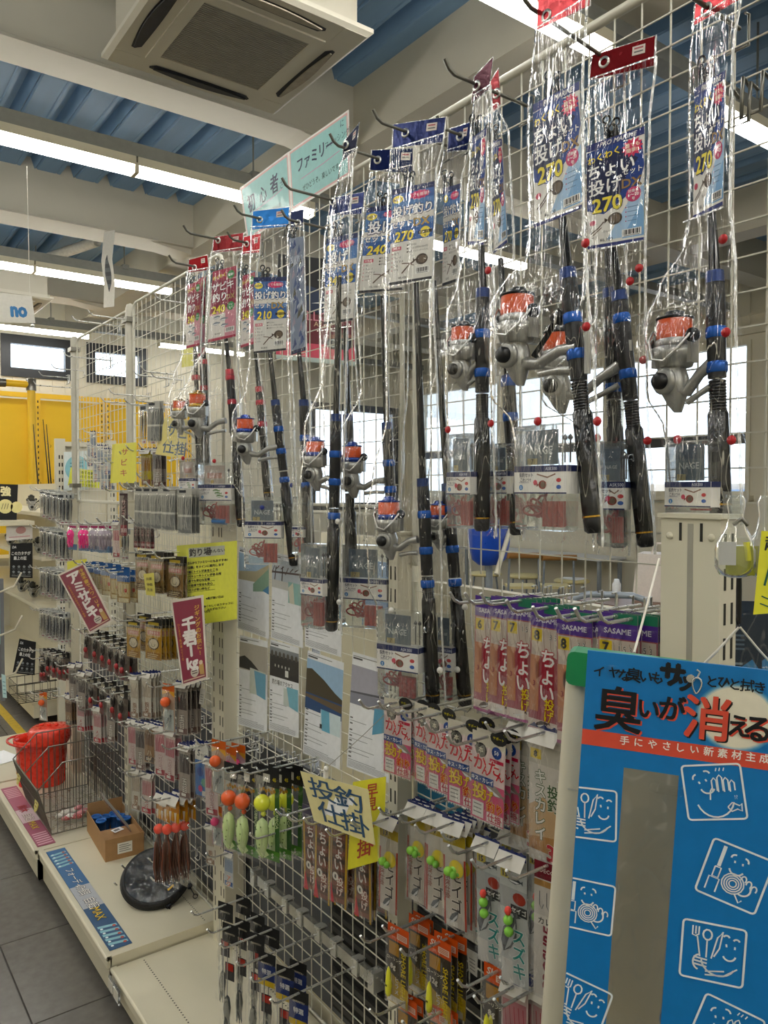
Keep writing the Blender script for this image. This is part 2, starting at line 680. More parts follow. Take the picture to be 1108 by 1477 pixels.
# outside the windows
OUT = ink_mat('weathered_building', 0.8)
m = MB().bbox((19, -4, -2), (26, 5.4, 2.35), 'BFD3DA').bbox((18.9, -4, 2.3), (26, 5.6, 2.5), 'A9C6CF')
m.bbox((18.7, 1.9, 2.5), (20, 2.6, 2.95), 'B6CBD6')
tag(m.build('office_building', OUT), 'long pale blue building seen through the right window', 'building')
m = MB().bbox((15.5, -3, -2), (18, 3.6, 1.72), '9C6A66').bbox((15.4, 3.0, -2), (15.6, 4.6, 1.5), '6F86B8')
tag(m.build('brick_house', OUT), 'low red brick house outside the right window, before the pale blue building', 'house')
m = MB().bbox((12.5, 4.9, -2), (15, 11, 1.7), 'C9BDB4').bbox((12.4, 6.2, 0.4), (12.55, 7.0, 1.6), '7E97B9')
tag(m.build('grey_house', OUT), 'pale house with a bluish pane outside the window, left of the brick one', 'house')
structure('ground_outside', MB().bbox((9.0, -30, -2.2), (60, 40, -2.0), 'B0B0A8'), OUT)

# ------------------------------------------------------------------ fluorescent lamps in raceways
LAMP = emit_mat('lamp_diffuser', (1.0, 0.97, 0.90), LAMP_STRENGTH)
RAIL = mat('grey_raceway_steel', '8D8F8C', 0.45, 0.4)
lamp_src = None
ROWN = {-2.8: 'behind', -0.3: 'behind', 2.2: 'nearest', 4.69: 'second', 7.32: 'third', 10.08: 'farthest'}
for y in (-2.8, -0.3, 2.2, 4.69, 7.32, 10.08):
    r = MB().bbox((RX0 + .1, y - .035, 3.60), (RX1 - .3, y + .035, 3.68))
    r.bbox((RX0 + .1, y - .05, 3.595), (RX1 - .3, y + .05, 3.603))
    rw = r.build('raceway', RAIL)
    tag(rw, 'long grey steel raceway carrying the %s row of ceiling lamps' % (ROWN[y] if ROWN[y] != 'behind' else 'unseen farther' if y < -1 else 'unseen nearer'), 'raceway', 'raceways out of view' if ROWN[y] == 'behind' else None)
    for i in range(7):
        xx = RX0 + 0.75 + i * 1.75
        h = MB().tube([(xx, y, 3.68), (xx, y, RZ + .05)], 0.006, 6)
        h.bbox((xx - .03, y - .045, 3.66), (xx + .03, y + .045, 3.70))
        h.build('hanger_rod', RAIL, rw)
    xs = [2.23 - 1.25 * i for i in range(5)] + [4.37]
    for i, xx in enumerate(xs):
        if lamp_src is None:
            lamp_src = thing('ceiling_lamp', '', 'lamp')
            c = MB().bbox((-.62, -.05, .045), (.62, .05, .095))
            c.bbox((-.625, -.046, -.0), (-.612, .046, .06)).bbox((.612, -.046, 0), (.625, .046, .06))
            c.build('housing', IVORY, lamp_src)
            o = [(-.044, .045), (-.042, .012), (-.03, 0.0), (.03, 0.0), (.042, .012), (.044, .045)]
            g = MB()
            g.add([(sx, a, b) for sx in (-.611, .611) for a, b in o], [(j, j + 1, 7 + j, 6 + j) for j in range(5)] + [[0, 1, 2, 3, 4, 5], [11, 10, 9, 8, 7, 6]])
            g.build('diffuser', LAMP, lamp_src)
            t = lamp_src
        else:
            t = copy_tree(lamp_src)
        t.location = (xx, y, 3.50)
        if ROWN[y] == 'behind':
            t['label'] = 'lit fluorescent lamp behind the viewer, %s in the %s row' % (ORD[i], 'farther' if y < -1 else 'nearer')
            t['group'] = 'ceiling lamps out of view'
        else:
            t['label'] = 'lit fluorescent lamp in the %s ceiling row, %s %s of the girder gap' % (ROWN[y], ORD[i] if i < 5 else ORD[i - 5], 'left' if i < 5 else 'right')
            t['group'] = 'fluorescent ceiling lamps'


# ------------------------------------------------------------------ cassette air conditioners
ACP = mat('aged_white_plastic', 'D5D0C0', 0.4, 0, 0.03, 5)
DARK = mat('dark_recess', '33343A', 0.6, 0, 0.2, 30)
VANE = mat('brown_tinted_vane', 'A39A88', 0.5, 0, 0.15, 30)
ACG = mat('grey_grille_slats', 'A5A297', 0.5)
DEEP = mat('deep_filter_black', '1E1F22', 0.8)


def aircon(loc, label):
    t = thing('ceiling_air_conditioner', label, 'air conditioner', loc)
    h = 0.43
    p = MB()
    # panel ring with bevelled rim
    R = [(h, 0.03), (h, 0.012), (h - .02, 0.0)]
    V = []
    for r, z in R:
        V += [(-r, -r, z), (r, -r, z), (r, r, z), (-r, r, z)]
    r = 0.27
    V += [(-r, -r, 0), (r, -r, 0), (r, r, 0), (-r, r, 0)]
    F = []
    for i in range(3):
        for j in range(4):
            F.append((i * 4 + j, i * 4 + (j + 1) % 4, i * 4 + 4 + (j + 1) % 4, i * 4 + 4 + j))
    p.add(V, F)
    p.bbox((-.40, -.40, .03), (.40, .40, .05))
    p.build('panel', ACP, t)
    MB().bbox((-.38, -.38, .05), (.38, .38, .3)).build('casing', BEAMC, t)
    # intake frame and grille
    q = MB()
    for a, b in (((-.285, -.285), (.285, -.235)), ((-.285, .235), (.285, .285)), ((-.285, -.235), (-.235, .235)), ((.235, -.235), (.285, .235))):
        q.bbox((a[0], a[1], -.008), (b[0], b[1], .004))
    fr = q.build('intake_frame', ACP, t)
    MB().rect(-.235, -.235, .235, .235, 'FFFFFF').warp(lambda v: (v.x, v.z, 0.006)).build('filter', DEEP, fr)
    g = MB()
    for i in range(38):
        yy = -.235 + .47 * (i + .5) / 38
        g.bbox((-.235, yy - .0040, -.006), (.235, yy + .0040, .003))
    for xx in (-.12, 0, .12):
        g.bbox((xx - .002, -.235, -.002), (xx + .002, .235, .005))
    g.build('grille_slats', ACG, fr)
    # four outlets with curved vanes
    for k in range(4):
        ro = (0, 0, k * pi / 2)
        a = MB()
        o = [(-.245, 0.0)] + [(-.24 + .48 * i / 10, -.016 - .02 * sin(pi * i / 10)) for i in range(11)] + [(.245, 0)] + [(.22 - .44 * i / 10, .022 + .004 * sin(pi * i / 10)) for i in range(11)]
        a.add([(px, -.345 + py, -.0015) for px, py in o], [list(range(len(o)))])
        ou = a.build('air_outlet', DARK, t, rot=ro)
        v = MB()
        o2 = [(-.225 + .45 * i / 10, -.009 - .022 * sin(pi * i / 10)) for i in range(11)] + [(.225 - .45 * i / 10, .0 + .012 * sin(pi * i / 10)) for i in range(11)]
        z0, z1 = (-.004, -.0095)
        nn = len(o2)
        v.add([(px, -.345 + py, z0) for px, py in o2] + [(px, -.345 + py, z1) for px, py in o2],
              [list(range(nn, 2 * nn))] + [(i, (i + 1) % nn, nn + (i + 1) % nn, nn + i) for i in range(nn)])
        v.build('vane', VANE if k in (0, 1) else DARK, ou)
    # corner covers
    for sx in (-1, 1):
        for sy in (-1, 1):
            c = MB().bbox((sx * .30, sy * .30, -.0012), (sx * .41, sy * .41, .002))
            c.build('corner_cover', ACP, t)
    # suspension rods
    for sx in (-1, 1):
        MB().tube([(sx * .36, .0, .2), (sx * .36, 0, .7)], .006, 6).build('suspension_rod', RAIL, t)
    return t


aircon((1.49, 3.087, 3.49), 'large square cassette air conditioner with slatted grille, nearest under the beams')
e = on_z(103, 412, 3.49)
e2 = on_z(78, 433, 3.49)
aircon((e2.x - .43, e2.y + .43, 3.49), 'smaller looking cassette air conditioner far back, behind the hanging banner')

# ducting and pipes near the far beams
m = MB().tube([(1.0, 7.1, 3.98), (2.2, 7.1, 3.98)], 0.13, 14)
m.build('pipe', mat('pale_insulated_duct', '9FB0BE', 0.6))
bpy.data.objects['pipe'].name = 'air_duct'
tag(bpy.data.objects['air_duct'], 'grey blue insulated duct under the deck behind the second beam', 'duct')
m = MB().tube([on_z(40, 385, 3.9), on_z(70, 372, 3.95), on_z(140, 348, 3.98)], 0.05, 10)
tag(m.build('wrapped_pipe', mat('pipe_wrap', 'C7C2B5', 0.7, 0, 0.1, 30, 0.3)), 'pale wrapped pipe slanting up behind the hanging paper strip', 'pipe')
m = MB()
p0 = on_z(370, 0, 3.8)
for i in range(9):
    m.lathe([(.09, i * .02), (.1, i * .02 + .006), (.1, i * .02 + .012), (.09, i * .02 + .02)], 16, (p0.x + .15, p0.y - .2, 3.78), cap=False)
tag(m.build('flexible_duct', mat('ribbed_grey_duct', '777B80', 0.4, 0.5)), 'ribbed grey flexible duct above the big air conditioner', 'duct')
# ================================================================== THE NET GONDOLA (long display wall at x = NX)
NX = 1.08
CREAM = mat('cream_shelf_enamel', 'D9D2BA', 0.32, 0, 0.03, 5)
FASCIA = mat('cream_fascia_enamel', 'C9C2A9', 0.4, 0, 0.03, 5)
BACKP = mat('dark_grey_back_panel', '55585C', 0.6, 0, 0.05, 4)
RUBBER = mat('black_rubber', '1A1A1A', 0.6)
SLOT = mat('slot_shadow_black', '26251F', 0.8)

# ---- wire nets
def wire_net(label, y0, y1, z0, z1, x=NX, pitch=0.05, m=WIRE, r=0.0016, frame=0.006, group=None, gap=None):
    t = thing('wire_net_panel', label, 'wire panel', (x, (y0 + y1) / 2, z0), group=group)
    h = (y1 - y0) / 2
    Z = z1 - z0
    c = 0.03
    path = [(0, -h, 0), (0, -h, Z - c), (0, -h + c * .3, Z - c * .3), (0, -h + c, Z), (0, h - c, Z), (0, h - c * .3, Z - c * .3), (0, h, Z - c), (0, h, 0)]
    if gap == 'bottom':
        MB().tube(path, frame, 8).build('frame', m, t)
    elif gap == 'top':
        MB().tube([path[1], path[0], path[-1], path[-2]], frame, 8).build('frame', m, t)
    else:
        MB().tube(path, frame, 8, closed=True).build('frame', m, t)
    v = MB()
    n = int((y1 - y0) / pitch)
    for i in range(1, n):
        yy = -h + i * (y1 - y0) / n
        v.tube([(0, yy, 0), (0, yy, Z)], r, 4, cap=False)
    v.build('upright_wires', m, t)
    w = MB()
    n = int(Z / pitch)
    for i in range(1, n):
        zz = i * Z / n
        w.tube([(-.003, -h, zz), (-.003, h, zz)], r, 4, cap=False)
    w.build('cross_wires', m, t)
    return t


UP = RT.cross(FW)
wire_net('tall ivory wire net behind the rightmost bagged rods, up to the sloping top rail', 0.45, 1.335, 1.43, 2.385, frame=.0085, gap='bottom')
wire_net('ivory wire net behind the middle bagged rods, below the girder', 1.385, 2.24, 1.56, 2.38)
wire_net('ivory wire net behind the red headed rods, right of the thick grey post', 2.33, 3.185, 1.56, 2.365)
wire_net('leftmost tall ivory wire net, with bare pegs before the far windows', 3.235, 4.03, 1.545, 2.35)
wire_net('ivory lower wire net holding the pink and brown rig packs at right', 0.64, 1.335, .17, 1.425, frame=.005, gap='top')
wire_net('ivory lower wire net behind the taped paper notices', 1.385, 2.24, .17, 1.54, frame=.005)
wire_net('ivory lower wire net right of the purple bait placards', 2.33, 3.185, .17, 1.54, frame=.005)
wire_net('ivory lower wire net farthest left, above the red bucket', 3.235, 4.03, .17, 1.54, frame=.005)
# net on the far face of the gondola
wire_net('second ivory wire net seen through the left nets, on the far face', 2.33, 4.03, .162, 1.53, x=1.27, pitch=.06, frame=.006)

# ---- posts
def post(name, label, x0, y0, x1, y1, z1, slots):
    t = thing(name, label, 'post', ((x0 + x1) / 2, (y0 + y1) / 2, 0))
    cx, cy = (x0 + x1) / 2, (y0 + y1) / 2
    MB().bbox((x0 - cx, y0 - cy, 0), (x1 - cx, y1 - cy, z1)).bbox((x0 - cx - .003, y0 - cy - .003, z1), (x1 - cx + .003, y1 - cy + .003, z1 + .006)).build('upright', IVORY, t)
    s = MB()
    for face, a in slots:
        z = .2
        while z < z1 - .06:
            if face == 'x':
                s.bbox((x0 - cx - .0006, a - .0022, z), (x0 - cx + .001, a + .0022, z + .03))
            else:
                s.bbox((a - .0022, y0 - cy - .0006, z), (a + .0022, y0 - cy + .001, z + .03))
            z += .05
    s.build('bracket_slots', SLOT, t)
    return t


post('gondola_post', 'ivory slotted post between the pink rig packs and the throwing rig sign', 1.033, 1.341, 1.074, 1.373, 1.50, [('x', -.008), ('x', .008)])
post('gondola_post', 'ivory slotted post at the right edge of the yellow handwritten notice', 1.033, 2.236, 1.098, 2.325, 1.55, [('x', -.035), ('x', -.015), ('x', .03)])
post('gondola_post', 'ivory post between the gold hook packs and the slanted bait placard', 1.04, 3.19, 1.09, 3.232, 1.55, [('x', -.008), ('x', .008)])
post('gondola_post', 'farthest ivory post, behind the slanted purple bait placard', 1.04, 4.04, 1.10, 4.16, 1.55, [('x', -.04), ('x', -.02)])
TUBEM = mat('grey_white_tube', 'BDB9AB', 0.4, 0.1)
for lab, y in (('thick grey round post left of the red headed rods, over the net', 3.212), ('leftmost grey round post at the end of the tall nets', 4.055)):
    t = thing('net_post', lab, 'post', (1.075, y, 1.55))
    MB().lathe([(.019, 0), (.019, .80), (.014, .815), (0.002, .82)], 14).build('tube', TUBEM, t)
    c = MB()
    for z in (.06, .74):
        c.bbox((-.025, -.03, z), (.022, .03, z + .02))
    c.build('clamp', GREYWIRE, t)

# right end: upright tube and the big post with rivets
t = thing('net_post', 'ivory upright tube at the right edge, left of which the rightmost rod hangs', 'post', (1.06, 0.487, 1.2))
MB().bbox((-.012, -.012, 0), (.012, .012, 1.35)).build('tube', IVORY, t)
MB().bbox((-.017, -.016, .44), (.0, .016, .48)).lathe([(.005, -.004), (.005, .004)], 8, (-.018, 0, .46), Matrix.Rotation(pi / 2, 3, 'Y')).build('clamp', GREYWIRE, t)
bx0, by0, by1 = .93, .533, .618
t = thing('end_post', 'wide ivory end post with two rivets, standing behind the blue display board', 'post', (.95, .575, 0))
MB().bbox((-.02, -.042, 0), (.02, .043, 1.562)).build('upright', IVORY, t)
MB().bbox((-.024, -.046, 1.562), (.03, .047, 1.568)).build('cap', IVORY, t)
g = MB().bbox((-.0206, -.0045, 0), (-.019, .0035, 1.555))
g.build('groove', mat('groove_grey', 'A19D90', 0.6), t)
g = MB()
for yy in (-.016, .014):
    g.bbox((-.0208, yy - .0018, 1.532), (-.019, yy + .0018, 1.556))
z = .3
while z < 1.54:
    for xx in (-.008, .009):
        g.bbox((xx - .0022, -.0428, z), (xx + .0022, -.041, z + .028))
    z += .045
g.build('bracket_slots', SLOT, t)
for yy in (-.030, .030):
    MB().lathe([(.0052, 0), (.0045, .002), (.002, .003)], 12, (-.0205, yy, 1.538), Matrix.Rotation(-pi / 2, 3, 'Y')).build('rivet', IVORY, t)

# ---- dark back panels and boards behind the nets
def panel(name, label, x, y0, y1, z0, z1, m, th=.015):
    return tag(MB().bbox((x, y0, z0), (x + th, y1, z1)).build(name, m), label, 'panel')


panel('backing_board', 'dark grey back panel behind the lower right net and the fish rig packs', 1.125, .64, 1.36, .17, .975, BACKP)
panel('backing_board', 'dark grey back panel below the paper notices, behind the green squid lures', 1.125, 1.365, 2.27, .17, .805, BACKP)
panel('backing_board', 'dark grey back panel at left behind the basket and cardboard tray', 1.125, 2.275, 3.2, .17, .80, BACKP)
panel('backing_board', 'dark grey back panel at far left behind the red bucket', 1.125, 3.205, 4.05, .17, .80, BACKP)
t = thing('back_board', 'cream board behind the row of purple headed rig packs', 'board', (1.17, 1.0, 1.0))
MB().bbox((-.006, -.40, -.838), (.006, .37, .365)).build('sheet', CREAM, t)
MB().bbox((-.012, -.40, .365), (.014, .37, .385)).build('top_rail', IVORY, t)
t = thing('back_board', 'cream board seen through the left nets, behind the gold hook packs', 'board', (1.40, 3.2, .8))
MB().bbox((0, -.87, -.638), (.012, .86, .70)).build('sheet', mat('bright_cream_board', 'EFE9D2', 0.5), t)
MB().bbox((-.02, -.87, .70), (.02, .86, .73)).build('top_rail', IVORY, t)
t = thing('back_board', 'white board glimpsed between the paper notices, deep behind the net', 'board', (1.9, 2.35, .3))
MB().bbox((0, -.02, -.138), (.02, .7, 1.1)).build('sheet', WALLC, t)
MB().bbox((-.012, .02, .72), (-.002, .35, 1.0), '7C9FCB').build('poster_sheet', INK, t)
tag(MB().bbox((1.145, .62, 0), (1.98, 4.1, .16)).build('rear_base', CREAM), 'cream base of the far face of the gondola, behind the dark panels', 'shelf')
# ribbed dark louvre behind the lower net
t = thing('louvre_panel', 'black louvred panel low behind the net, right of the chrome bar', 'panel', (1.112, 1.45, .2))
MB().bbox((0, -.80, 0), (.008, .28, .44)).build('sheet', mat('matt_black_board', '1D1D1C', 0.7), t)
l = MB()
for i in range(11):
    l.bbox((-.01, -.80, .02 + i * .04), (.0, .28, .034 + i * .04))
l.build('louvres', mat('dark_louvre', '3B3A37', 0.5), t)


# ---- base shelves
def base_shelf(label, y0, y1, x0, z, lip=.035, dots=()):
    t = thing('base_shelf', label, 'shelf', ((x0 + 1.1) / 2, (y0 + y1) / 2, 0))
    cx, cy = (x0 + 1.1) / 2, (y0 + y1) / 2
    hy = (y1 - y0) / 2 - .001
    d = MB().bbox((x0 - cx + .01, -hy, z - .03), (1.1 - cx, hy, z))
    d.build('deck', CREAM, t)
    f = MB().bbox((x0 - cx, -hy, z - lip), (x0 - cx + .014, hy, z + .004))
    f.tube([(x0 - cx + .002, -hy, z - .004), (x0 - cx + .002, hy, z - .004)], .008, 8)
    f.build('front_lip', CREAM, t)
    MB().bbox((x0 - cx + .012, -hy, .045), (x0 - cx + .03, hy, z - lip)).bbox((x0 - cx + .012, -hy, .045), (1.1 - cx, -hy + .02, z - .03)).build('kick_plate', FASCIA, t)
    for yy in (-hy + .1, hy - .1):
        for xx in (x0 - cx + .06, ):
            c = MB().lathe([(.012, -.012), (.03, -.012), (.033, -.008), (.033, .008), (.03, .012), (.012, .012)], 16, (xx, yy, .034), Matrix.Rotation(pi / 2, 3, 'X'))
            w = c.build('caster', RUBBER, t)
            MB().bbox((xx - .012, yy - .016, .04), (xx + .012, yy + .016, .075)).build('fork', GREYWIRE, w)
    if dots:
        p = MB()
        for xx in dots:
            yy = -hy + .02
            while yy < hy - .01:
                p.disc(xx - cx, yy, .0026, 'FFFFFF', 0, 6)
                yy += .0125
        p.warp(lambda v: (v.x, v.z, z + .0006))
        p.build('perforation', SLOT, t)
    return t


SZ, S2Z = .163, .131
base_shelf('cream base shelf with the cardboard tray and the black net case', 2.372, 3.245, .705, SZ, dots=(1.03,))
base_shelf('cream base shelf under the wire basket and the red bucket', 3.25, 4.12, .69, SZ)
base_shelf('lower cream base shelf with dotted perforations, nearest at bottom', 1.0, 2.366, .716, S2Z, dots=(.81, 1.06))
base_shelf('far white base shelf end past the red bucket', 4.14, 4.9, .66, SZ)
p = MB()
for q in range(3):
    p.rbox((0, -.002, 0), (.03, .004, .028), .004)
t = thing('label_holder', 'clear plastic label holder at the corner of the lower shelf', 'label holder', (.706, 2.30, .105))
MB().bbox((-.006, -.05, -.022), (-.001, .05, .02)).build('channel', CLEARBOX, t)
for yy in (-.025, .025):
    MB().bbox((-.0075, yy - .02, -.016), (-.0061, yy + .02, .014)).build('card', mat('pale_label_card', 'D4D0C2', 0.6), t)


# ---- pegs
PEG_MATS = {}


def peg(label, y, z, xtip, x0=NX, rise=0.0, m=CHROME, group=None, hook=True, r=.0028):
    """single prong peg: clip on the net, arm towards the aisle, upturned tip"""
    k = (round(x0 - xtip, 2), round(rise, 3), m.name, hook)
    L = x0 - xtip
    if k not in PEG_MATS:
        t = thing('peg_hook', label, 'hook', (x0, y, z), group=group)
        a = MB()
        tip = [(-L, 0, rise), (-L - .012, 0, rise + .006), (-L - .022, 0, rise + .02)] if hook else [(-L, 0, rise)]
        a.tube([(0.004, 0, 0)] + tip, r, 6)
        if not hook:
            a.ball((-L, 0, rise), r * 1.8, n=8)
        a.build('arm', m, t)
        c = MB().tube([(-.006, -.014, .012), (.004, -.014, .014), (.004, -.014, -.03), (-.005, -.014, -.034), (-.005, .014, -.034), (.004, .014, -.03), (.004, .014, .014), (-.006, .014, .012)], .0022, 5)
        c.build('clip', m, t)
        PEG_MATS[k] = t
        return t
    t = copy_tree(PEG_MATS[k])
    t.location = (x0, y, z)
    t['label'] = label
    if group:
        t['group'] = group
    return t


# ---- chrome bar with square clips and long pegs
t = thing('chrome_bar', 'chrome square bar across the net that carries the long lure pegs', 'bar', (1.055, 1.76, .437))
MB().bbox((-.008, -.31, -.015), (.008, .31, .015)).build('rail', mat('satin_chrome', 'BDBCB6', 0.25, 0.9), t)
for yy in (-.305, .305):
    MB().bbox((-.014, yy - .012, -.024), (.016, yy + .012, .024)).build('end_bracket', CHROME, t)
BARPEG = [(385, 1262, 294, 1291), (411, 1280, 335, 1299), (432, 1299, 354, 1319), (458, 1319, 379, 1340), (481, 1335, 400, 1363), (512, 1360, 429, 1387)]
bp0 = None
for i, (u, v, u2, v2) in enumerate(BARPEG):
    P0 = on_x(u, v, 1.045)
    P1 = on_y(u2, v2, P0.y)
    if bp0 is None:
        L = .215
        bp0 = thing('bar_peg', '', 'hook')
        MB().tube([(0, 0, 0), (-L, 0, -.004), (-L - .01, 0, .0), (-L - .018, 0, .012)], .003, 6).build('arm', CHROME, bp0)
        c = MB().bbox((-.004, -.012, -.02), (0.0, .012, .02)).bbox((0, -.012, .017), (.022, .012, .02)).bbox((0, -.012, -.02), (.022, .012, -.017))
        c.build('square_clip', CHROME, bp0)
        o = bp0
    else:
        o = copy_tree(bp0)
    o.location = (1.0465, P0.y, .437)
    o['label'] = 'long chrome peg on the square bar above the lower shelf, %s from the left' % ORD[i]
    o['group'] = 'pegs on the chrome bar'


# ---- things lying on the base shelves
# wire basket
BY0, BYM, BY1 = 3.347, 3.585, 3.82
t = thing('wire_basket', 'grey steel wire basket with sloping front and a divider, on the base shelf', 'basket', (.9, 3.58, SZ))


def side(y):
    return [Vector((.775 - .9, y - 3.58, .012)), Vector((.722 - .9, y - 3.58, .205)), Vector((.822 - .9, y - 3.58, .303)), Vector((1.05 - .9, y - 3.58, .303)), Vector((1.05 - .9, y - 3.58, .012))]


for nm, y in (('side_panel', BY0), ('side_panel', BY1), ('divider', BYM)):
    s = side(y)
    m = MB().tube(s, .0033, 6, closed=True)
    k = 13
    for i in range(1, k):
        xx = s[1].x + (s[3].x - s[1].x) * i / k
        zt = s[1].z + (s[2].z - s[1].z) * min(1, (xx - s[1].x) / (s[2].x - s[1].x))
        zb = .012 if xx > s[0].x else .012 + (s[0].x - xx) / (s[0].x - s[1].x) * .193
        m.tube([(xx, y - 3.58, zb), (xx, y - 3.58, zt)], .0019, 4, cap=False)
    m.build(nm, GREYWIRE, t)
a, b = side(BY0), side(BY1)
m = MB().tube([a[1], b[1]], .0033, 6).tube([a[0], b[0]], .003, 6)
for i in range(1, 36):
    q = i / 36
    m.tube([a[0].lerp(b[0], q), a[1].lerp(b[1], q)], .0014, 4, cap=False)
m.tube([a[0].lerp(a[1], .5), b[0].lerp(b[1], .5)], .0018, 4)
m.build('front_panel', GREYWIRE, t)
m = MB().tube([a[3], b[3]], .0033, 6)
for i in range(1, 18):
    q = i / 18
    m.tube([a[4].lerp(b[4], q), a[3].lerp(b[3], q)], .0014, 4, cap=False)
m.build('back_panel', GREYWIRE, t)
m = MB()
for i in range(1, 40):
    q = i / 40
    m.tube([a[0].lerp(b[0], q), a[4].lerp(b[4], q)], .0016, 4, cap=False)
m.tube([a[0].lerp(a[4], .33), b[0].lerp(b[4], .33)], .002, 5).tube([a[0].lerp(a[4], .66), b[0].lerp(b[4], .66)], .002, 5)
m.build('floor_wires', CHROME, t)
for (yy, zz, lab) in ((3.47, .11, 'yellow burst shaped price tag clipped to the basket front, nearer one'), (3.79, .13, 'faded yellow price tag at the far end of the basket front')):
    g = MB().star(0, 0, .042, 'D9CC63', 0, 10, .8, .8)
    g.star(0, 0, .034, 'E4DB88', -.0008, 10, .8, .8)
    for q in range(3):
        g.text('特価', 0, .014 - q * .013, .011, '6B5A2A', -.0014) if q == 0 else g.rect(-.014, .012 - q * .014, .014, .017 - q * .014, 'A1793A', -.0014)
    g.prism([(.03 * cos(2 * pi * i / 12), .034 * sin(2 * pi * i / 12)) for i in range(12)][::-1], .0006, .002, 'D9CC63')
    o = g.build('price_tag', INK, None, (.744 - (zz - .11) * .25, yy, SZ + zz), (0, 0, -pi / 2))
    o.rotation_euler = (radians(-12), 0, -pi / 2)
    tag(o, lab, 'price tag')

# bag of pink and clear items in the basket, green netting coil
g = MB()
for i in range(16):
    a_ = random.random() * 6.28
    g.ball((.045 * cos(a_) * random.random() * 1.6, .04 * sin(a_), .012 + .012 * random.random()), .016, random.choice(['D98C92', 'E8D6CF', 'C9605F', 'E9E4DA']), 0, 8, (1.4, 1, .6))
t = thing('bait_bag', 'clear bag with pink and white contents lying in the wire basket', 'bag', (.90, 3.47, SZ + .014))
g.build('contents', PLASTIC, t)
m = MB().ball((0, 0, .022), .085, n=18, sq=(1.15, .95, .33))
m.warp(lambda v: v + Vector((0, 0, .006 * noise.noise(v * 40))))
m.build('film', FILM, t)
MB().ball((.065, -.045, .035), .009, 'DDC93E', n=8).build('yellow_stopper', PLASTIC, t)
g = MB()
for k in range(5):
    q = k * .012
    g.tube([(.045 * cos(2 * pi * i / 16) + random.uniform(-.004, .004), .035 * sin(2 * pi * i / 16) + q * .5, .008 + q * .4 + random.uniform(-.002, .002)) for i in range(16)], .004, 5, '3E7A4E', closed=True)
tag(g.build('net_coil', PLASTIC, None, (1.0, 3.42, SZ + .02)), 'small coil of green cord at the back of the wire basket', 'cord')

# red bucket
t = thing('bucket', 'orange red oval plastic bucket with a lid behind the wire basket', 'bucket', (.885, 4.0, SZ + .004), (0, 0, radians(-32)))
RED = ink_mat('red_bucket_plastic', 0.28, coat=.2)
RC = 'F0412C'


def oval(rx, ry, z, n=28):
    return [(rx * (abs(cos(2 * pi * i / n)) ** .8) * (1 if cos(2 * pi * i / n) > 0 else -1), ry * (abs(sin(2 * pi * i / n)) ** .8) * (1 if sin(2 * pi * i / n) > 0 else -1), z) for i in range(n)]


def rings(mb, R, col, cap0=True, cap1=True, m=0):
    n = len(R[0])
    mb.add([p for r in R for p in r], [(i * n + j, i * n + (j + 1) % n, (i + 1) * n + (j + 1) % n, (i + 1) * n + j) for i in range(len(R) - 1) for j in range(n)], col, m, True)
    if cap0:
        mb.add(R[0], [list(range(n))[::-1]], col, m)
    if cap1:
        mb.add(R[-1], [list(range(n))], col, m)
    return mb


b = MB()
rings(b, [oval(.105, .078, 0), oval(.112, .083, .15), oval(.118, .087, .2), oval(.126, .093, .202), oval(.128, .095, .225), oval(.122, .09, .225), oval(.116, .085, .2), oval(.104, .077, .01)], RC, True, True)
for i in range(14):
    q = 2 * pi * i / 14
    b.tube([(.107 * cos(q), .08 * sin(q), .01), (.112 * cos(q), .084 * sin(q), .15)], .003, 5, RC)
b.build('body', RED, t)
b = MB()
rings(b, [oval(.092, .097, .205), oval(.095, .1, .215), oval(.093, .098, .262), oval(.084, .088, .272), oval(.03, .04, .276)], RC)
b.warp(lambda v: Vector((v.x + .038, v.y, v.z + .05 * max(0, v.x))))
for k in range(3):
    b.ball((.0 + .035 * k, 0, .284), .008, RC, n=8, sq=(1.6, 1, .8))
b.build('lid', RED, t)
b = MB().tube([(-.128 * cos(a_ - pi / 2) * 1.0 - .03, .10 * sin(a_ - pi / 2), .205 + .012 * cos(a_ - pi / 2)) for a_ in [pi * i / 12 for i in range(13)]], .006, 6, 'D83A2B')
b.build('handle', RED, t)
b = MB().rect(-.03, .05, .03, .15, 'D8CFC0', 0).rect(-.03, .05, .03, .075, 'C98A3A', -.0006).disc(0, .115, .018, 'C4483B', -.0006).disc(.008, .105, .012, 'B9B4A4', -.001)
b.warp(lambda v: Vector((v.x, -.083 - .02 * v.z + v.y + .35 * v.x * v.x * 6, v.z)))
b.warp(lambda v: Vector((v.x * cos(-1.05) - v.y * sin(-1.05) * 1.0, v.x * sin(-1.05) + v.y * cos(-1.05), v.z)))
b.warp(lambda v: Vector((v.x * 1.34, v.y * 1.0, v.z)))
b.build('sticker', INK, t)

# cardboard tray with blue tubs
CARD = mat('brown_cardboard', 'A98257', 0.8, 0, 0.06, 40)
t = thing('cardboard_tray', 'open brown cardboard tray of blue tubs on the base shelf', 'box', (.972, 3.155, SZ), (0, 0, radians(-4)))
hx, hy, H, th = .074, .165, .085, .003
hy2 = .165
b = MB().bbox((-hx, -hy, 0), (hx, hy, th))
b.build('bottom', CARD, t)
for nm, A, B in (('wall_panel', (-hx, -hy, th), (-hx + th, hy, H)), ('wall_panel', (hx - th, -hy, th), (hx, hy, H)), ('wall_panel', (-hx + th, -hy, th), (hx - th, -hy + th, H)), ('wall_panel', (-hx + th, hy - th, th), (hx - th, hy, H + .03))):
    MB().bbox(A, B).build(nm, CARD, t)
MB().bbox((-hx + th, -hy + th, H - .02), (hx - th, -.03, H - .017)).build('front_flap', CARD, t)
b = MB().rect(-.028, .02, .028, .062, 'E9E5DA', 0)
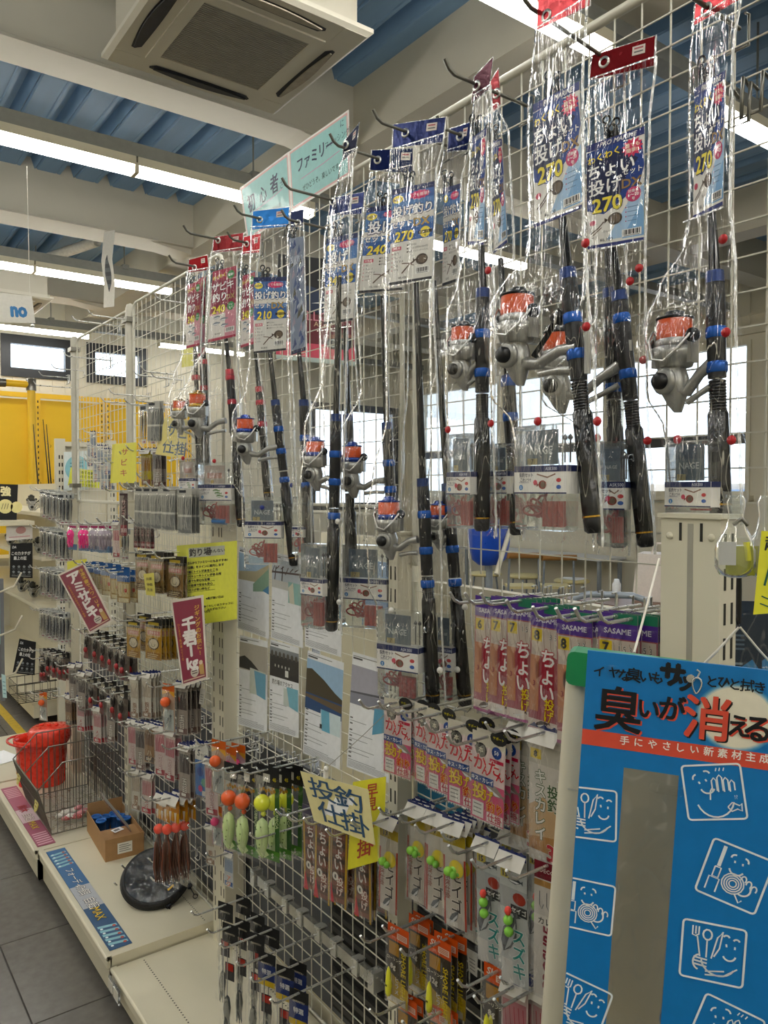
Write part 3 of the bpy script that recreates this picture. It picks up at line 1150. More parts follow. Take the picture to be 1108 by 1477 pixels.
for q in range(4):
    b.rect(-.022, .028 + q * .008, .022 - .008 * (q % 2), .031 + q * .008, '8C8A86', -.0005)
b.warp(lambda v: Vector((v.x, -hy - .0008 + v.y, v.z)))
b.build('address_label', PAPER, t)
tub = None
for i, (a_, b_, ti) in enumerate(((-.045, .12, 0), (-.015, .10, .1), (.03, .12, -.1), (.045, .07, .15), (.02, .075, 0), (-.04, .05, .05), (.05, .02, 0), (.022, .03, .2))):
    if tub is None:
        tub = thing('blue_tub', '', 'tub')
        b = MB().lathe([(.016, 0), (.02, .06), (.0215, .06), (.0215, .066), (.018, .066), (.0155, .01)], 14, col='2F6FC0', cap=False)
        b.disc(0, 0, .016, '2F6FC0').warp(lambda v: v)
        b.build('body', PLASTIC, tub)
        g = MB().lathe([(.017, .058), (.0172, .06), (.0, .062)], 14, col='2862AD', cap=False)
        g.build('inner', PLASTIC, tub)
        o = tub
    else:
        o = copy_tree(tub)
    M = Matrix.Rotation(radians(-4), 3, 'Z')
    p = M @ Vector((a_, b_, th))
    o.location = (.972 + p.x, 3.155 + p.y, SZ + th + (.012 if i > 3 else .004))
    o.rotation_euler = (ti, ti * .6, i)
    o['label'] = 'small blue plastic tub in the cardboard tray, %s counted from the back left' % ORD[i]
    o['group'] = 'blue tubs in the cardboard tray'
t = thing('small_tag', 'white paper tag lying in front of the blue tubs in the tray', 'tag', (.963, 3.09, SZ + H - .012), (.2, .1, .5))
MB().bbox((-.025, -.012, 0), (.025, .012, .0012)).build('paper', PAPER, t)
MB().bbox((-.018, -.006, .0013), (.01, .006, .0016), '8A8A88').build('print', PAPER, t)

# long rig pack leaning in the tray
t = thing('rig_pack', 'long pink rig pack leaning out of the cardboard tray', 'tackle pack', (1.005, 3.07, SZ + .075), (radians(32), radians(24), radians(-90)))
b = MB().rect(-.022, 0, .022, .25, 'C58C93').rect(-.022, 0, .022, .06, 'A83F55', -.0005).rect(-.022, .2, .022, .25, 'E6E0D8', -.0005)
for q in range(6):
    b.line([(-.018 + .006 * (q % 3), .07 + q * .02), (.015, .09 + q * .02)], .003, 'EFE9E6', -.001)
b.rect(-.022, 0, .022, .25, 'E6E0D8', .0012)
b.build('card', INK, t)
m = MB().rect(-.026, -.005, .026, .26, 'FFFFFF', -.004)
m.build('pouch', FILM2, t)

# round black net case, propped on its rim
t = thing('round_case', 'round black zip case with a clear top lying on the base shelf', 'case', (.955, 2.64, SZ + .066), (radians(22), radians(-20), radians(15)))
b = MB().lathe([(.095, -.028), (.112, -.024), (.118, -.008), (.118, .004), (.112, .016), (.106, .018), (.104, .017), (.103, .0155), (.0, .0155)], 48)
b.build('shell', mat('black_case_fabric', '141518', 0.45, 0, 0.2, 200, 0.15), t)
b = MB().lathe([(.1185, -.006), (.1205, -.004), (.1205, -.002), (.1185, 0)], 48, cap=False)
b.build('zip', mat('black_zip', '0C0C0E', 0.4), t)
b = MB()
for i in range(24):
    pass
n_ = 40
V = [(0, 0, .021)]
for k in range(1, 7):
    for j in range(n_):
        r_ = .104 * k / 6
        q = 2 * pi * j / n_
        V.append((r_ * cos(q), r_ * sin(q), .0195 + (.0022 * noise.noise(Vector((r_ * cos(q) * 45, r_ * sin(q) * 45, 1.3))) if k < 6 else -.002)))
F = [(0, 1 + j, 1 + (j + 1) % n_) for j in range(n_)] + [(1 + (k - 1) * n_ + j, 1 + k * n_ + j, 1 + k * n_ + (j + 1) % n_, 1 + (k - 1) * n_ + (j + 1) % n_) for k in range(1, 6) for j in range(n_)]
b.add(V, F, smooth=True)
b.build('clear_window', film_mat('clear_case_window', base=.04, white=.03, scale=(28, 28, 28), bump=.5, rough=.08), t)
MB().rect(-.013, -.0035, .013, .0035, 'C9A23A').warp(lambda v: Vector((v.x + .0, v.z - .08, .0205))).build('brand_tab', INK, t)
for sx in (-.04, .055):
    q = MB().tube([(sx, -.112, -.006), (sx - .004, -.13, -.012), (sx - .006, -.142, -.02)], .0022, 5)
    q.tube([(sx - .006 + .008 * cos(a_), -.148 + .008 * sin(a_), -.022) for a_ in [2 * pi * i / 10 for i in range(10)]], .0016, 5, closed=True)
    q.bbox((sx - .008, -.118, -.012), (sx + .008, -.108, .002))
    q.build('clip', mat('black_metal_clip', '24252A', 0.3, 0.6), t)


# price strips printed for the shelf edge
def strip(label, y0, y1, x0, x1, cols, art):
    L = y1 - y0
    t = thing('price_strip', label, 'shelf strip', ((x0 + x1) / 2, (y0 + y1) / 2, SZ + .001))
    b = MB().bbox((-(x1 - x0) / 2, -L / 2, 0), ((x1 - x0) / 2, L / 2, .002), cols[0])
    w = x1 - x0
    s0 = len(b.v)
    # drawn with strip length along x', width along z'
    n = 14
    for i in range(n):
        q = i / n
        b.rect(-L / 2 + L * q, -w / 2, -L / 2 + L * (q + 1 / n), w / 2, cols[1] if abs(q - .5) < .12 else cols[0] if q < .5 else cols[2], 0)
    art(b, L, w)
    b.warp(lambda v: Vector((v.z, -v.x, .0022 - v.y)), s0)
    b.build('printed_board', INK, t)
    return t


def fish(b, x, z, l, col, y=-.0004, ang=0.0, belly='E8E8E8'):
    ca, sa = cos(ang), sin(ang)

    def T(a, c):
        return (x + (a * ca - c * sa) * l, z + (a * sa + c * ca) * l)
    b.flat([T(-.5, 0), T(-.3, -.14), T(0, -.19), T(.25, -.1), T(.4, -.03), T(.5, -.14), T(.5, .14), T(.4, .03), T(.25, .1), T(0, .19), T(-.3, .14)], col, y)
    b.flat([T(-.45, -.02), T(-.25, -.11), T(.1, -.13), T(.3, -.05), T(.1, -.03), T(-.2, -.02)], belly, y - .0002)
    b.disc(*T(-.38, .03), .025 * l, '101010', y - .0003, 6)


def art_blue(b, L, w):
    for e, s in ((-1, 1), (1, -1)):
        for i in range(5):
            x = e * (L / 2 - .03 - i * .028)
            b.flat([(x, w * .42), (x + .014, w * .42), (x + .014 + s * .01, -w * .42), (x + s * .01, -w * .42)], '8FC3CF', -.0003)
            b.disc(x + .01, w * .28, .006, 'C85A4A', -.0006, 8)
            b.disc(x + .012, -w * .3, .005, 'E9F3F3', -.0006, 8)
    for txt, x in (('フォーディー', -.11), ('の餌', -.02), ('自転', .09), ('MAX', .17)):
        s = .042 if len(txt) < 5 else .034
        b.text(txt, x, 0, s, '23283A', -.0006, .05, ang=0)
        b.text(txt, x, 0, s, 'F2F0EA' if txt != 'MAX' else 'E5C63A', -.001, .005)


def art_pink(b, L, w):
    for e in (-1, 1):
        for i in range(6):
            x = e * (L / 2 - .025 - i * .022)
            b.flat([(x, w * .42), (x + .01, w * .42), (x + .016, -w * .42), (x + .006, -w * .42)], 'E8B9C4', -.0003)
    for txt, x, c in (('餌木', -.06, 'C7484F'), ('自転', .05, 'F3E8DC'), ('MAX', .15, 'E5C63A')):
        b.text(txt, x, 0, .042, '6A2A3A', -.0006, .05)
        b.text(txt, x, 0, .042, c, -.001, .005)


strip('blue printed shelf strip with lure artwork before the cardboard tray', 2.405, 3.214, .722, .792, ('3E6FA0', 'B9BDC4', '33587F'), art_blue)
strip('pink printed shelf strip before the wire basket', 3.285, 4.03, .706, .775, ('B56A80', 'D9BFC4', 'A85C74'), art_pink)
# ================================================================== BAGGED ROD AND REEL SETS
FILMW = FILM
BLUEMET = mat('blue_anodised_ring', '1E58AE', 0.25, 0.4)
NAVYMET = mat('navy_anodised_ring', '22396F', 0.3, 0.4)
REDMET = mat('red_anodised_ring', 'B53A48', 0.25, 0.4)
GLOSSBLK = mat('gloss_black_blank', '101113', 0.12, 0, 0.1, 30, 0, 0.6)
LINE_OR = mat('orange_fishing_line', 'E2591F', 0.35, 0, 0.15, 200, stretch=(.05, .05, 1))
LINE_GD = mat('gold_spool', 'C9A045', 0.2, 0.9)
BLUESP = mat('blue_spool_skirt', '24408F', 0.2, 0.5)
REDLINE = mat('red_cord', 'C9403F', 0.45)


def outline_text(b, t, x, z, s, col, oc, y=-.0003, ob=.07, ib=.02, **k):
    b.text(t, x, z, s, oc, y, ob, **k)
    b.text(t, x, z, s, col, y - .0002, ib, **k)


def flounder(b, x, z, r, col='4A3D33', y=-.0006):
    b.disc(x, z, r, col, y, 14, 1.15)
    b.disc(x + .1 * r, z, r * .7, '6A5A4B', y - .0001, 12, 1.1)
    b.flat([(x - r * 1.1, z), (x - r * 1.7, z + r * .4), (x - r * 1.7, z - r * .5)], col, y)


def barcode(b, x0, z0, x1, z1, y=-.0006):
    b.rect(x0, z0, x1, z1, 'F2F2F0', y)
    n = 14
    for i in range(n):
        a = x0 + (x1 - x0) * (.06 + .88 * i / n)
        b.rect(a, z0 + (z1 - z0) * .25, a + (x1 - x0) * (.02 + .02 * (i * 7 % 3)), z1 - (z1 - z0) * .08, '2A2A2A', y - .0001)
    b.rect(x0 + (x1 - x0) * .1, z0 + (z1 - z0) * .06, x1 - (x1 - x0) * .1, z0 + (z1 - z0) * .17, '8A8A8A', y - .0001)


def art_choi(b):
    H = 1.95
    b.rect(0, 0, 1, H, 'E6E4DF')
    b.flat([(.35, .12), (1, .12), (1, 1.0), (.72, .72), (.55, .45)], 'A9C9E8', -.0001)
    b.flat([(.62, .1), (1, .1), (1, .7), (.85, .5)], '7FAEDB', -.0002)
    b.flat([(0, .72), (.3, .6), (.62, .78), (.92, 1.0), (1.0, 1.3), (.96, 1.72), (.5, 1.86), (0, 1.8)], '20408C', -.0003)
    b.flat([(0, .95), (.25, .7), (.6, .92), (.7, 1.2), (.9, 1.45), (.6, 1.7), (0, 1.6)], '131E48', -.0004)
    b.rect(0, H - .13, 1, H, '2A3576', -.0005)
    b.text('PRO MARINE', .56, H - .065, .115, 'F2F2F2', -.0007, .015, skew=.25, sx=.95)
    outline_text(b, 'わくわく', .30, 1.66, .15, 'F4DE4A', '1A2450', -.0006, .06, .02, ang=.12)
    b.star(.80, 1.66, .17, 'D9345F', -.0006, 13, .72, 1.1)
    b.text('誰でも', .80, 1.70, .085, 'FFF3DA', -.0008, .015)
    b.text('簡単!!', .80, 1.61, .085, 'FFF3DA', -.0008, .015)
    outline_text(b, 'ちょい', .43, 1.40, .30, 'F6F6F6', '17224F', -.0006, .05, .022, sx=.96)
    outline_text(b, '投げ', .33, 1.10, .30, 'F6F6F6', '17224F', -.0006, .05, .022)
    outline_text(b, 'セット', .80, 1.26, .12, 'F4F4F4', '17224F', -.0006, .06, .02)
    outline_text(b, 'DX', .79, 1.06, .22, '9A7B52', '2A2A3A', -.0006, .05, .025, sx=1.1)
    outline_text(b, '270', .36, .78, .36, 'F3E14A', '17224F', -.0006, .06, .03)
    b.disc(.82, .84, .13, 'C8406F', -.0006, 18)
    b.text('対象魚', .82, .90, .062, 'FFFFFF', -.0008, .01)
    b.text('6〜20', .82, .835, .075, 'FFFFFF', -.0008, .015)
    b.text('号', .82, .765, .06, 'FFFFFF', -.0008, .01)
    flounder(b, .5, .48, .11)
    b.disc(.1, .47, .05, 'C9566E', -.0006, 10, 1.2)
    b.line([(.06, .27), (.2, .36), (.3, .46)], .02, '5C4A40', -.0006)
    b.line([(.1, .24), (.26, .36)], .018, '7A6A5E', -.0006)
    for i in range(4):
        b.rect(.68, .62 - i * .08, .70, .64 - i * .08, 'C8406F', -.0006)
        b.rect(.72, .625 - i * .08, .72 + .2 - .04 * (i % 2), .635 - i * .08, '5E7AA5', -.0006)
    b.text('キス', .13, .19, .05, '3A3A3A', -.0006)
    b.text('カレイ', .36, .28, .05, '3A3A3A', -.0006)
    b.text('¥6,100', .34, .13, .085, '2A2A2A', -.0006)
    barcode(b, .62, .12, .96, .25)
    b.rect(0, 0, 1, .06, '2A3576', -.0006)
    return H


def art_nage(num, price, big=False):
    def f(b):
        H = 2.1
        b.rect(0, 0, 1, H, 'DEDCD6')
        b.rect(0, 1.5, 1, H, '5583C0', -.0001)
        b.rect(0, 1.8, 1, H, '3E62A5', -.0002)
        b.rect(0, 1.98, 1, H, '1A2A5C', -.0003)
        b.rect(0, .92, 1, 1.24, '2F5FA8', -.0002)
        b.rect(0, 1.16, 1, 1.36, '5583C0', -.00015)
        b.disc(.15, 1.86, .085, 'F0DE4C', -.0005, 16, 1.5)
        b.text('NEW', .15, 1.86, .09, '22386F', -.0007, .02, ang=.1)
        b.star(.66, 1.88, .1, 'D6336C', -.0005, 12, .8, 2.6)
        b.text('とても簡単!!', .66, 1.88, .085, 'FFE9EE', -.0007, .012)
        outline_text(b, '投げ釣り' if big else '投げ', .5 if big else .40, 1.58, .245 if big else .33, 'F6F8FA', '16234F', -.0006, .085, .028)
        outline_text(b, 'セット', .26, 1.31, .17, 'F6F6F6', '16234F', -.0006, .085, .028)
        outline_text(b, 'DX', .73, 1.30, .24, 'B79A5B', '26345F', -.0006, .05, .03, sx=1.1)
        outline_text(b, num, .33, 1.04, .30, 'F3E14A', '1B2B63', -.0006, .07, .03, skew=.12)
        b.disc(.82, 1.05, .12, 'EBD94B', -.0006, 16)
        b.rect(.66, 1.02, .98, 1.09, '2A2A33', -.0007)
        b.text('6〜15', .82, 1.055, .075, 'F3E14A', -.0008, .01)
        b.text('号', .82, .975, .06, '2A2A33', -.0008)
        b.rect(.05, .74, .27, .82, 'C9566E', -.0005)
        b.text('対象魚', .16, .78, .06, 'FFFFFF', -.0007)
        for i, w_ in enumerate(('キス', 'カレイ', 'アイナメ', 'ハゼ', 'ベラ')):
            b.disc(.06, .67 - i * .09, .013, 'C9566E', -.0006, 6)
            b.text(w_, .1, .67 - i * .09, .06, '3E3A3A', -.0006, 0, 'L')
        for i, w_ in enumerate(('竿 (2.7m)', 'リール (3号糸100m付)', '仕掛セット (ケース入)')):
            b.text('●' + w_, .40, .82 - i * .075, .052, '3E3A3A', -.0006, 0, 'L', sx=.9)
        flounder(b, .76, .47, .12)
        b.line([(.3, .22), (.46, .38), (.66, .5)], .03, '5A4438', -.0006)
        b.line([(.3, .44), (.45, .42), (.58, .36)], .02, '6A5446', -.0006)
        barcode(b, .62, .16, .94, .30)
        b.text(price, .32, .13, .07, '2A2A2A', -.0006)
        b.rect(0, .0, 1, .06, '2A2C33', -.0006)
        return H
    return f


def art_sabiki(b):
    H = 2.3
    b.rect(0, 0, 1, H, 'D79AA8')
    b.rect(0, 1.95, 1, H, 'A6324E', -.0001)
    b.rect(0, .1, 1, .85, 'D8D3CF', -.0001)
    b.rect(.6, .1, 1, 1.3, 'C98696', -.00012)
    b.flat([(0, .9), (1, 1.1), (1, 1.9), (0, 2.0)], '8A2340', -.0002)
    b.star(.78, 2.06, .16, '3F8A50', -.0005, 12, .75, 1.1)
    b.text('簡単!', .78, 2.06, .1, 'FFFFFF', -.0007, .015)
    outline_text(b, 'わくわく', .3, 2.08, .14, 'F0DE4C', '5A1530', -.0006, .06, .02, ang=.1)
    outline_text(b, 'サビキ', .46, 1.74, .31, 'F6EDEF', '4A1028', -.0006, .06, .02)
    outline_text(b, '釣り', .34, 1.40, .31, 'F6EDEF', '4A1028', -.0006, .06, .02)
    outline_text(b, 'DX', .79, 1.36, .23, 'A98752', '3A2030', -.0006, .05, .03)
    outline_text(b, '240', .34, 1.02, .34, 'F3E14A', '3A1430', -.0006, .07, .03)
    b.disc(.8, 1.04, .14, '3F8A50', -.0006, 16)
    b.text('アジ', .8, 1.08, .08, 'FFFFFF', -.0008, .01)
    b.text('サバ', .8, .99, .08, 'FFFFFF', -.0008, .01)
    for i, (x, z) in enumerate(((.3, .76), (.55, .66), (.28, .56), (.56, .46))):
        fish(b, x, z, .3, '7C8794', -.0006, .05)
    b.text('¥5,420', .34, .22, .075, '2A2A2A', -.0006)
    barcode(b, .62, .2, .95, .36)
    b.rect(0, 0, 1, .08, 'A6324E', -.0006)
    return H


def art_holo(b):
    H = 3.2
    random.seed(5)
    b.rect(0, 0, 1, H, '7F8AA0')
    for i in range(40):
        x, z = random.random() * .8, random.random() * 3.0
        b.flat([(x, z), (x + .25, z + .1), (x + .15, z + .3)], random.choice(['4E5F8A', 'A9B2C4', '5C5A4E', '9A8FA0', '3C4A78', 'C4CBD6']), -.0002 - .00001 * i)
    outline_text(b, '投げ釣り', .5, 2.6, .22, 'C9D3E2', '2B3A6A', -.001, .05, .02)
    b.rect(0, 0, 1, .1, '2A3050', -.0008)
    return H


class Frame:
    """the upright plane a bagged set hangs in: local x to the right, z up, y away from the viewer"""
    def __init__(s, H, alpha):
        s.H = Vector(H)
        s.w = wdir(alpha).normalized()
        s.n = Vector((0, 0, 1)).cross(s.w)
        s.rz = atan2(s.w.y, s.w.x)
        s.alpha = alpha

    def loc(s, P):
        d = P - s.H
        return Vector((d.dot(s.w), d.dot(s.n), d.z))

    def px(s, u, v, y=0.0, alpha=None, at=None):
        """local point where the sight line meets this plane (shifted by y), or a plane turned to alpha through local point at"""
        n, O = s.n, s.H + s.n * y
        if alpha is not None:
            w = wdir(alpha)
            n = Vector((0, 0, 1)).cross(w)
            O = s.H + s.w * at.x + s.n * at.y + Vector((0, 0, at.z))
        r = ray(u, v)
        return s.loc(EYE + r * ((O - EYE).dot(n) / r.dot(n)))


def quad_map(b, start, Q, H):
    """bend art drawn on 0..1 x 0..H onto the four local corners TL,TR,BR,BL"""
    TL, TR, BR, BL = Q
    nrm = (TR - TL).cross(BL - TL).normalized()

    def fn(v):
        x, z = v.x, v.z / H
        p = (BL * (1 - x) + BR * x) * (1 - z) + (TL * (1 - x) + TR * x) * z
        bow = .003 * sin(pi * x) * 0
        return p - nrm * (v.y + bow) * (-1 if nrm.y > 0 else 1) * -1 if False else p + Vector((0, 0, 0)) + (nrm if nrm.y > 0 else -nrm) * v.y
    b.warp(fn, start)


def make_reel(parent, c, k, foot, line_m, skirt_m, mirror=1, yaw=0.0, knob=True):
    """spinning reel: spool on top, rotor with bail, gearbox with black drive cap, stem to the rod seat"""
    R = MB()
    # gearbox, a tapered rounded body sloping away from the stem
    sec = [(.016, .015, -.026), (.019, .016, -.040), (.016, .014, -.055), (.009, .009, -.070), (.004, .005, -.078)]
    rr = []
    for i, (rx, ry, z) in enumerate(sec):
        ox = mirror * (.004 - .010 * i / 4) * -1
        rr.append([(ox + rx * cos(2 * pi * j / 14), ry * sin(2 * pi * j / 14), z) for j in range(14)])
    rings(R, rr[::-1], 'FFFFFF')
    d = Vector((foot.x - c.x, foot.y - c.y, foot.z - c.z)) / k
    st = [Vector((mirror * .008, 0, -.052)), Vector((d.x * .35, 0, -.056)), Vector((d.x * .62, d.y * .5, -.044 * .6 + d.z * .4)), Vector((d.x * .86, d.y, d.z * .95 - .002))]
    R.tube(st, [.009, .0065, .006, .0075], 8)
    R.tube([d + Vector((0, 0, .03)), d + Vector((0, 0, -.03))], [.004, .004], 6)
    R.tube([st[1] + Vector((0, 0, -.012)), st[2] + Vector((mirror * .0, 0, -.022)), st[3] + Vector((0, 0, -.024))], [.004, .0035, .004], 6)
    # side plate facing the aisle
    R.lathe([(.015, -.014), (.0155, -.018), (.012, -.0195), (0, -.0195)], 14, (0, 0, -.043), Matrix.Rotation(pi / 2, 3, 'X') @ Matrix.Scale(-1, 3, Vector((0, 0, 1))))
    ro = R.build('reel', SILVER, parent, c, (0, 0, yaw))
    ro.scale = (k * 1.12,) * 3
    S = MB().lathe([(.012, -.006), (.021, -.004), (.0215, .004), (.0195, .005), (.0195, .0055)], 20, cap=False)
    S.build('spool_skirt', skirt_m, ro)
    S = MB().lathe([(.0192, .0055), (.0199, .012), (.0192, .0275)], 20, cap=False)
    S.build('line', line_m, ro)
    S = MB().lathe([(.0195, .0275), (.021, .0285), (.021, .0300), (.012, .0315), (.010, .037), (.004, .039), (0, .039)], 20)
    S.build('spool_cap', skirt_m if skirt_m is not SILVER else BLACKP, ro)
    T = MB().lathe([(.012, -.028), (.02, -.026), (.0245, -.012), (.0245, -.004), (.0225, -.004)], 20, cap=False)
    for sx in (-1, 1):
        T.bbox((sx * .0225, -.006, -.024), (sx * .0285, .006, .012))
    T.build('rotor', SILVER, ro)
    T = MB().tube([(-.026, 0, .012), (-.026, -.006, .018), (-.022, -.017, .005), (-.008, -.026, -.018), (.008, -.027, -.022), (.02, -.018, -.008), (.027, -.006, .008)], .0016, 6)
    T.build('bail_wire', CHROME, ro)
    T = MB().lathe([(.0, -.004), (.008, -.003), (.008, .003), (0, .004)], 12, (.028, -.003, .006), Matrix.Rotation(pi / 2, 3, 'X') @ Matrix.Rotation(.5, 3, 'Y'))
    T.lathe([(.007, -.003), (.007, .003)], 12, (-.028, -.002, .004), Matrix.Rotation(pi / 2, 3, 'Y'))
    T.build('line_roller', BLACKP, ro)
    T = MB().lathe([(.0095, 0), (.0095, .007), (.007, .010), (0, .010)], 14, (-.001, -.0185, -.043), Matrix.Rotation(pi / 2, 3, 'X'))
    T.lathe([(.003, .0101), (0, .0104)], 8, (-.001, -.0185, -.043), Matrix.Rotation(pi / 2, 3, 'X'), 'FFFFFF')
    T.build('drive_cap', BLACKP, ro)
    if knob:
        T = MB().tube([(mirror * .012, .015, -.043), (mirror * .03, .02, -.02), (mirror * .045, .016, -.004)], .0035, 6)
        T.lathe([(.005, 0), (.009, .008), (.010, .012), (.006, .016), (.003, .02)], 12, (mirror * .044, .012, -.004), Matrix.Rotation(mirror * pi / 2, 3, 'Y'))
        T.build('handle_knob', BLACKP, ro)
    return ro


def box_label(b, w, h, kind):
    """print of the paper band round the tackle box"""
    b.rect(-w / 2, -h / 2, w / 2, h / 2, 'E2E0DB')
    b.rect(-w / 2, h * .28, w / 2, h / 2, '232C58', -.0003)
    b.text('ASK500', w * .22, h * .39, h * .16, 'D9DDEA', -.0005)
    b.rect(-w / 2, -h / 2, w / 2, -h * .45, '232C58', -.0003)
    t2 = 'これ1つ!!'
    b.text('仕掛セット' if kind == 'sabiki' else '投釣セット', -w * .26, h * .17, h * .17, '33334A', -.0004, .02, sx=.8)
    b.text(t2, -w * .27, -.01 * h, h * .17, '33334A', -.0004, .02, sx=.8)
    b.disc(-w * .36, -h * .28, h * .1, '3A7FB8', -.0004, 10)
    b.text('2', -w * .36, -h * .28, h * .13, 'FFFFFF', -.0006, .02)
    if kind == 'sabiki':
        for i in range(3):
            fish(b, w * (.06 + .05 * i), h * (.12 - .17 * i), w * .22, '6A8A5A', -.0004)
    else:
        flounder(b, w * .06, -h * .18, h * .16, '8A3B34', -.0004)
        b.disc(-w * .08, -h * .1, h * .1, 'C9405A', -.0005, 8)
        b.line([(-w * .05, h * .2), (w * .15, h * .08), (w * .3, h * .2)], h * .05, '8A6A5A', -.0004)
    b.disc(w * .36, -h * .02, h * .075, 'C44A4A', -.0004, 10, 1.5)
    b.disc(w * .36, -h * .26, h * .075, '3A5FA8', -.0004, 10, 1.5)
    b.line([(-w * .4, -h * .1), (-w * .2, -h * .1)], h * .02, '8A8A9A', -.0004)


RODSETS = {}


def rodset(key, label, hole, x, alpha, header, card, art, rod, bands, reel, box, bag, hcol, band_m=BLUEMET, acard=None, kind='nage', dots=(), line_m=LINE_OR, skirt_m=SILVER, stick=True, grip_m=WRAP, mirror=1, knob=False, dot_col='B5262B', fat=False, film=None):
    H = on_x(hole[0], hole[1], x)
    fr = Frame(H, alpha)
    t = thing('rod_and_reel_set', label, 'fishing rod set', H, (0, 0, fr.rz), 'bagged rod and reel sets on the upper pegs')
    # header card of foil
    if header:
        hc = fr.px(sum(p[0] for p in header) / 4, sum(p[1] for p in header) / 4)
        Q = [fr.px(*p, alpha=acard, at=hc) if acard is not None else fr.px(*p) for p in header]
        Q0 = Q
        b = MB()
        b.rect(0, 0, 1, 1, hcol, .0006).rect(0, 0, 1, 1, hcol, -.0006)
        b.add([(0, -.0006, 0), (1, -.0006, 0), (1, -.0006, 1), (0, -.0006, 1), (0, .0006, 0), (1, .0006, 0), (1, .0006, 1), (0, .0006, 1)], [(0, 1, 5, 4), (1, 2, 6, 5), (2, 3, 7, 6), (3, 0, 4, 7)], hcol)
        quad_map(b, 0, Q, 1)
        hd = b.build('header_card', FOIL, t)
        e = MB()
        e.lathe([(.0055, -.001), (.0075, -.0018), (.0092, -.001), (.0092, .001), (.0055, .001)], 16, (0, -.001, 0), Matrix.Rotation(pi / 2, 3, 'X'), cap=False)
        e.build('eyelet', CHROME, hd)
        if stick:
            s = MB().rect(.66, .52, .86, .84, 'D9CFC8', -.0009).rect(.69, .72, .83, .78, 'B0646A', -.0012).rect(.69, .6, .83, .65, '6A6A6A', -.0012)
            quad_map(s, 0, Q, 1)
            s.build('price_sticker', PAPER, hd)
    # printed card
    if card:
        cc = fr.px(sum(p[0] for p in card) / 4, sum(p[1] for p in card) / 4, -.004)
        Q = [fr.px(*p, alpha=acard, at=cc) if acard is not None else fr.px(*p, y=-.004) for p in card]
        b = MB()
        Hh = art(b)
        b.rect(0, 0, 1, Hh, 'D8D6D0', .0012)
        quad_map(b, 0, Q, Hh)
        b.build('printed_card', INK, t)
    # rod
    T, Sh, B = [fr.px(*p, y=.004) for p in rod]
    ax = (B - Sh).normalized()
    ml = (B - Sh).length
    g0 = .0085 if not fat else .013
    b = MB().tube([T, T.lerp(Sh, .5), Sh], [.0055 if not fat else .011, .0068 if not fat else .012, .0075 if not fat else .012], 10)
    bl = b.build('rod_blank', GLOSSBLK, t)
    k1 = Sh + ax * .03
    seat0 = Sh.lerp(B, .42)
    b = MB().tube([Sh - ax * .004, Sh, k1, Sh.lerp(B, .30), seat0], [.0085, .0115, .0128, .0126, .0122], 12)
    b.build('fore_grip', BLACKP, t)
    b = MB()
    nn = 10
    for i in range(nn):
        p = seat0 + ax * (.003 + .0042 * i)
        b.tube([p, p + ax * .0021, p + ax * .0042], [.0105, .012, .0105], 10)
    b.build('seat_thread', GLOSSBLK, t)
    b = MB().tube([seat0 + ax * .045, seat0 + ax * .05, B - ax * .022], [.0122, .0142, .0148], 12)
    b.warp(lambda v: v + Vector((.0006 * noise.noise(v * 300), .0006 * noise.noise(v * 260 + Vector((5, 0, 0))), 0)))
    b.build('rear_grip', grip_m, t)
    b = MB().tube([B - ax * .022, B - ax * .020, B - ax * .004, B], [.0135, .0145, .0140, .0095], 12)
    b.build('end_cap', BLACKP, t)
    b = MB().tube([B - ax * .0245, B - ax * .022], [.0152, .0152], 12)
    b.build('gold_ring', LINE_GD, t)
    for v in bands:
        q = (fr.px(rod[1][0] + (rod[2][0] - rod[1][0]) * (v - rod[1][1]) / (rod[2][1] - rod[1][1]), v, y=.004))
        MB().tube([q - ax * .0075, q - ax * .005, q + ax * .005, q + ax * .0075], [.0132, .0142, .0142, .0132], 14).build('ring_band', band_m, t)
    for q in (Sh + ax * .004, B - ax * .04):
        MB().tube([q - ax * .008, q + ax * .008], [.0122 if q is not B else .015, .0128], 12).build('trim_ring', NAVYMET if band_m is BLUEMET else band_m, t)
    # folded tip guides showing above the card
    if header and card:
        top = fr.px((card[0][0] + card[1][0]) / 2 - 8, (card[0][1] + card[1][1]) / 2 + 2, y=.004)
        b = MB()
        for i, dx in enumerate((-.006, .008, .0)):
            c0 = top + Vector((dx, .004 * i, .01 + .006 * (2 - i)))
            b.tube([c0 + Vector((.006 * cos(a_), 0, .006 * sin(a_) + .008)) for a_ in [2 * pi * i2 / 10 for i2 in range(10)]], .0018, 5, closed=True)
            b.tube([c0, c0 + Vector((.002, 0, -.035))], [.004, .0055], 8)
        b.build('folded_guides', GLOSSBLK, t)
    # reel
    if reel:
        u, v, k, fu, fv = reel
        c = fr.px(u, v, y=-.006)
        ft = fr.px(fu, fv, y=.0)
        make_reel(t, c, k, ft, line_m, skirt_m, mirror, 0, knob)
    # tackle box in the bag
    if box:
        u0, v0, u1, v1, l0, l1 = box
        um, vm = (u0 + u1) / 2, (v0 + v1) / 2
        A, Bq = fr.px(u0, vm, -.012), fr.px(u1, vm, -.012)
        z1, z0 = fr.px(um, v0, -.012).z, fr.px(um, v1, -.012).z
        la, lb = fr.px(um, l0, -.012).z, fr.px(um, l1, -.012).z
        w = max(.022, Bq.x - A.x)
        cx = (A.x + Bq.x) / 2
        D = .026
        bx = MB().rbox((0, 0, 0), (w, D, z1 - z0), .006)
        bo = bx.build('tackle_box', CLEARBOX, t, (cx, -.012, (z0 + z1) / 2))
        zc = (z0 + z1) / 2
        lm, lh = (la + lb) / 2 - zc, la - lb
        lb_ = MB()
        box_label(lb_, w + .002, lh, kind)
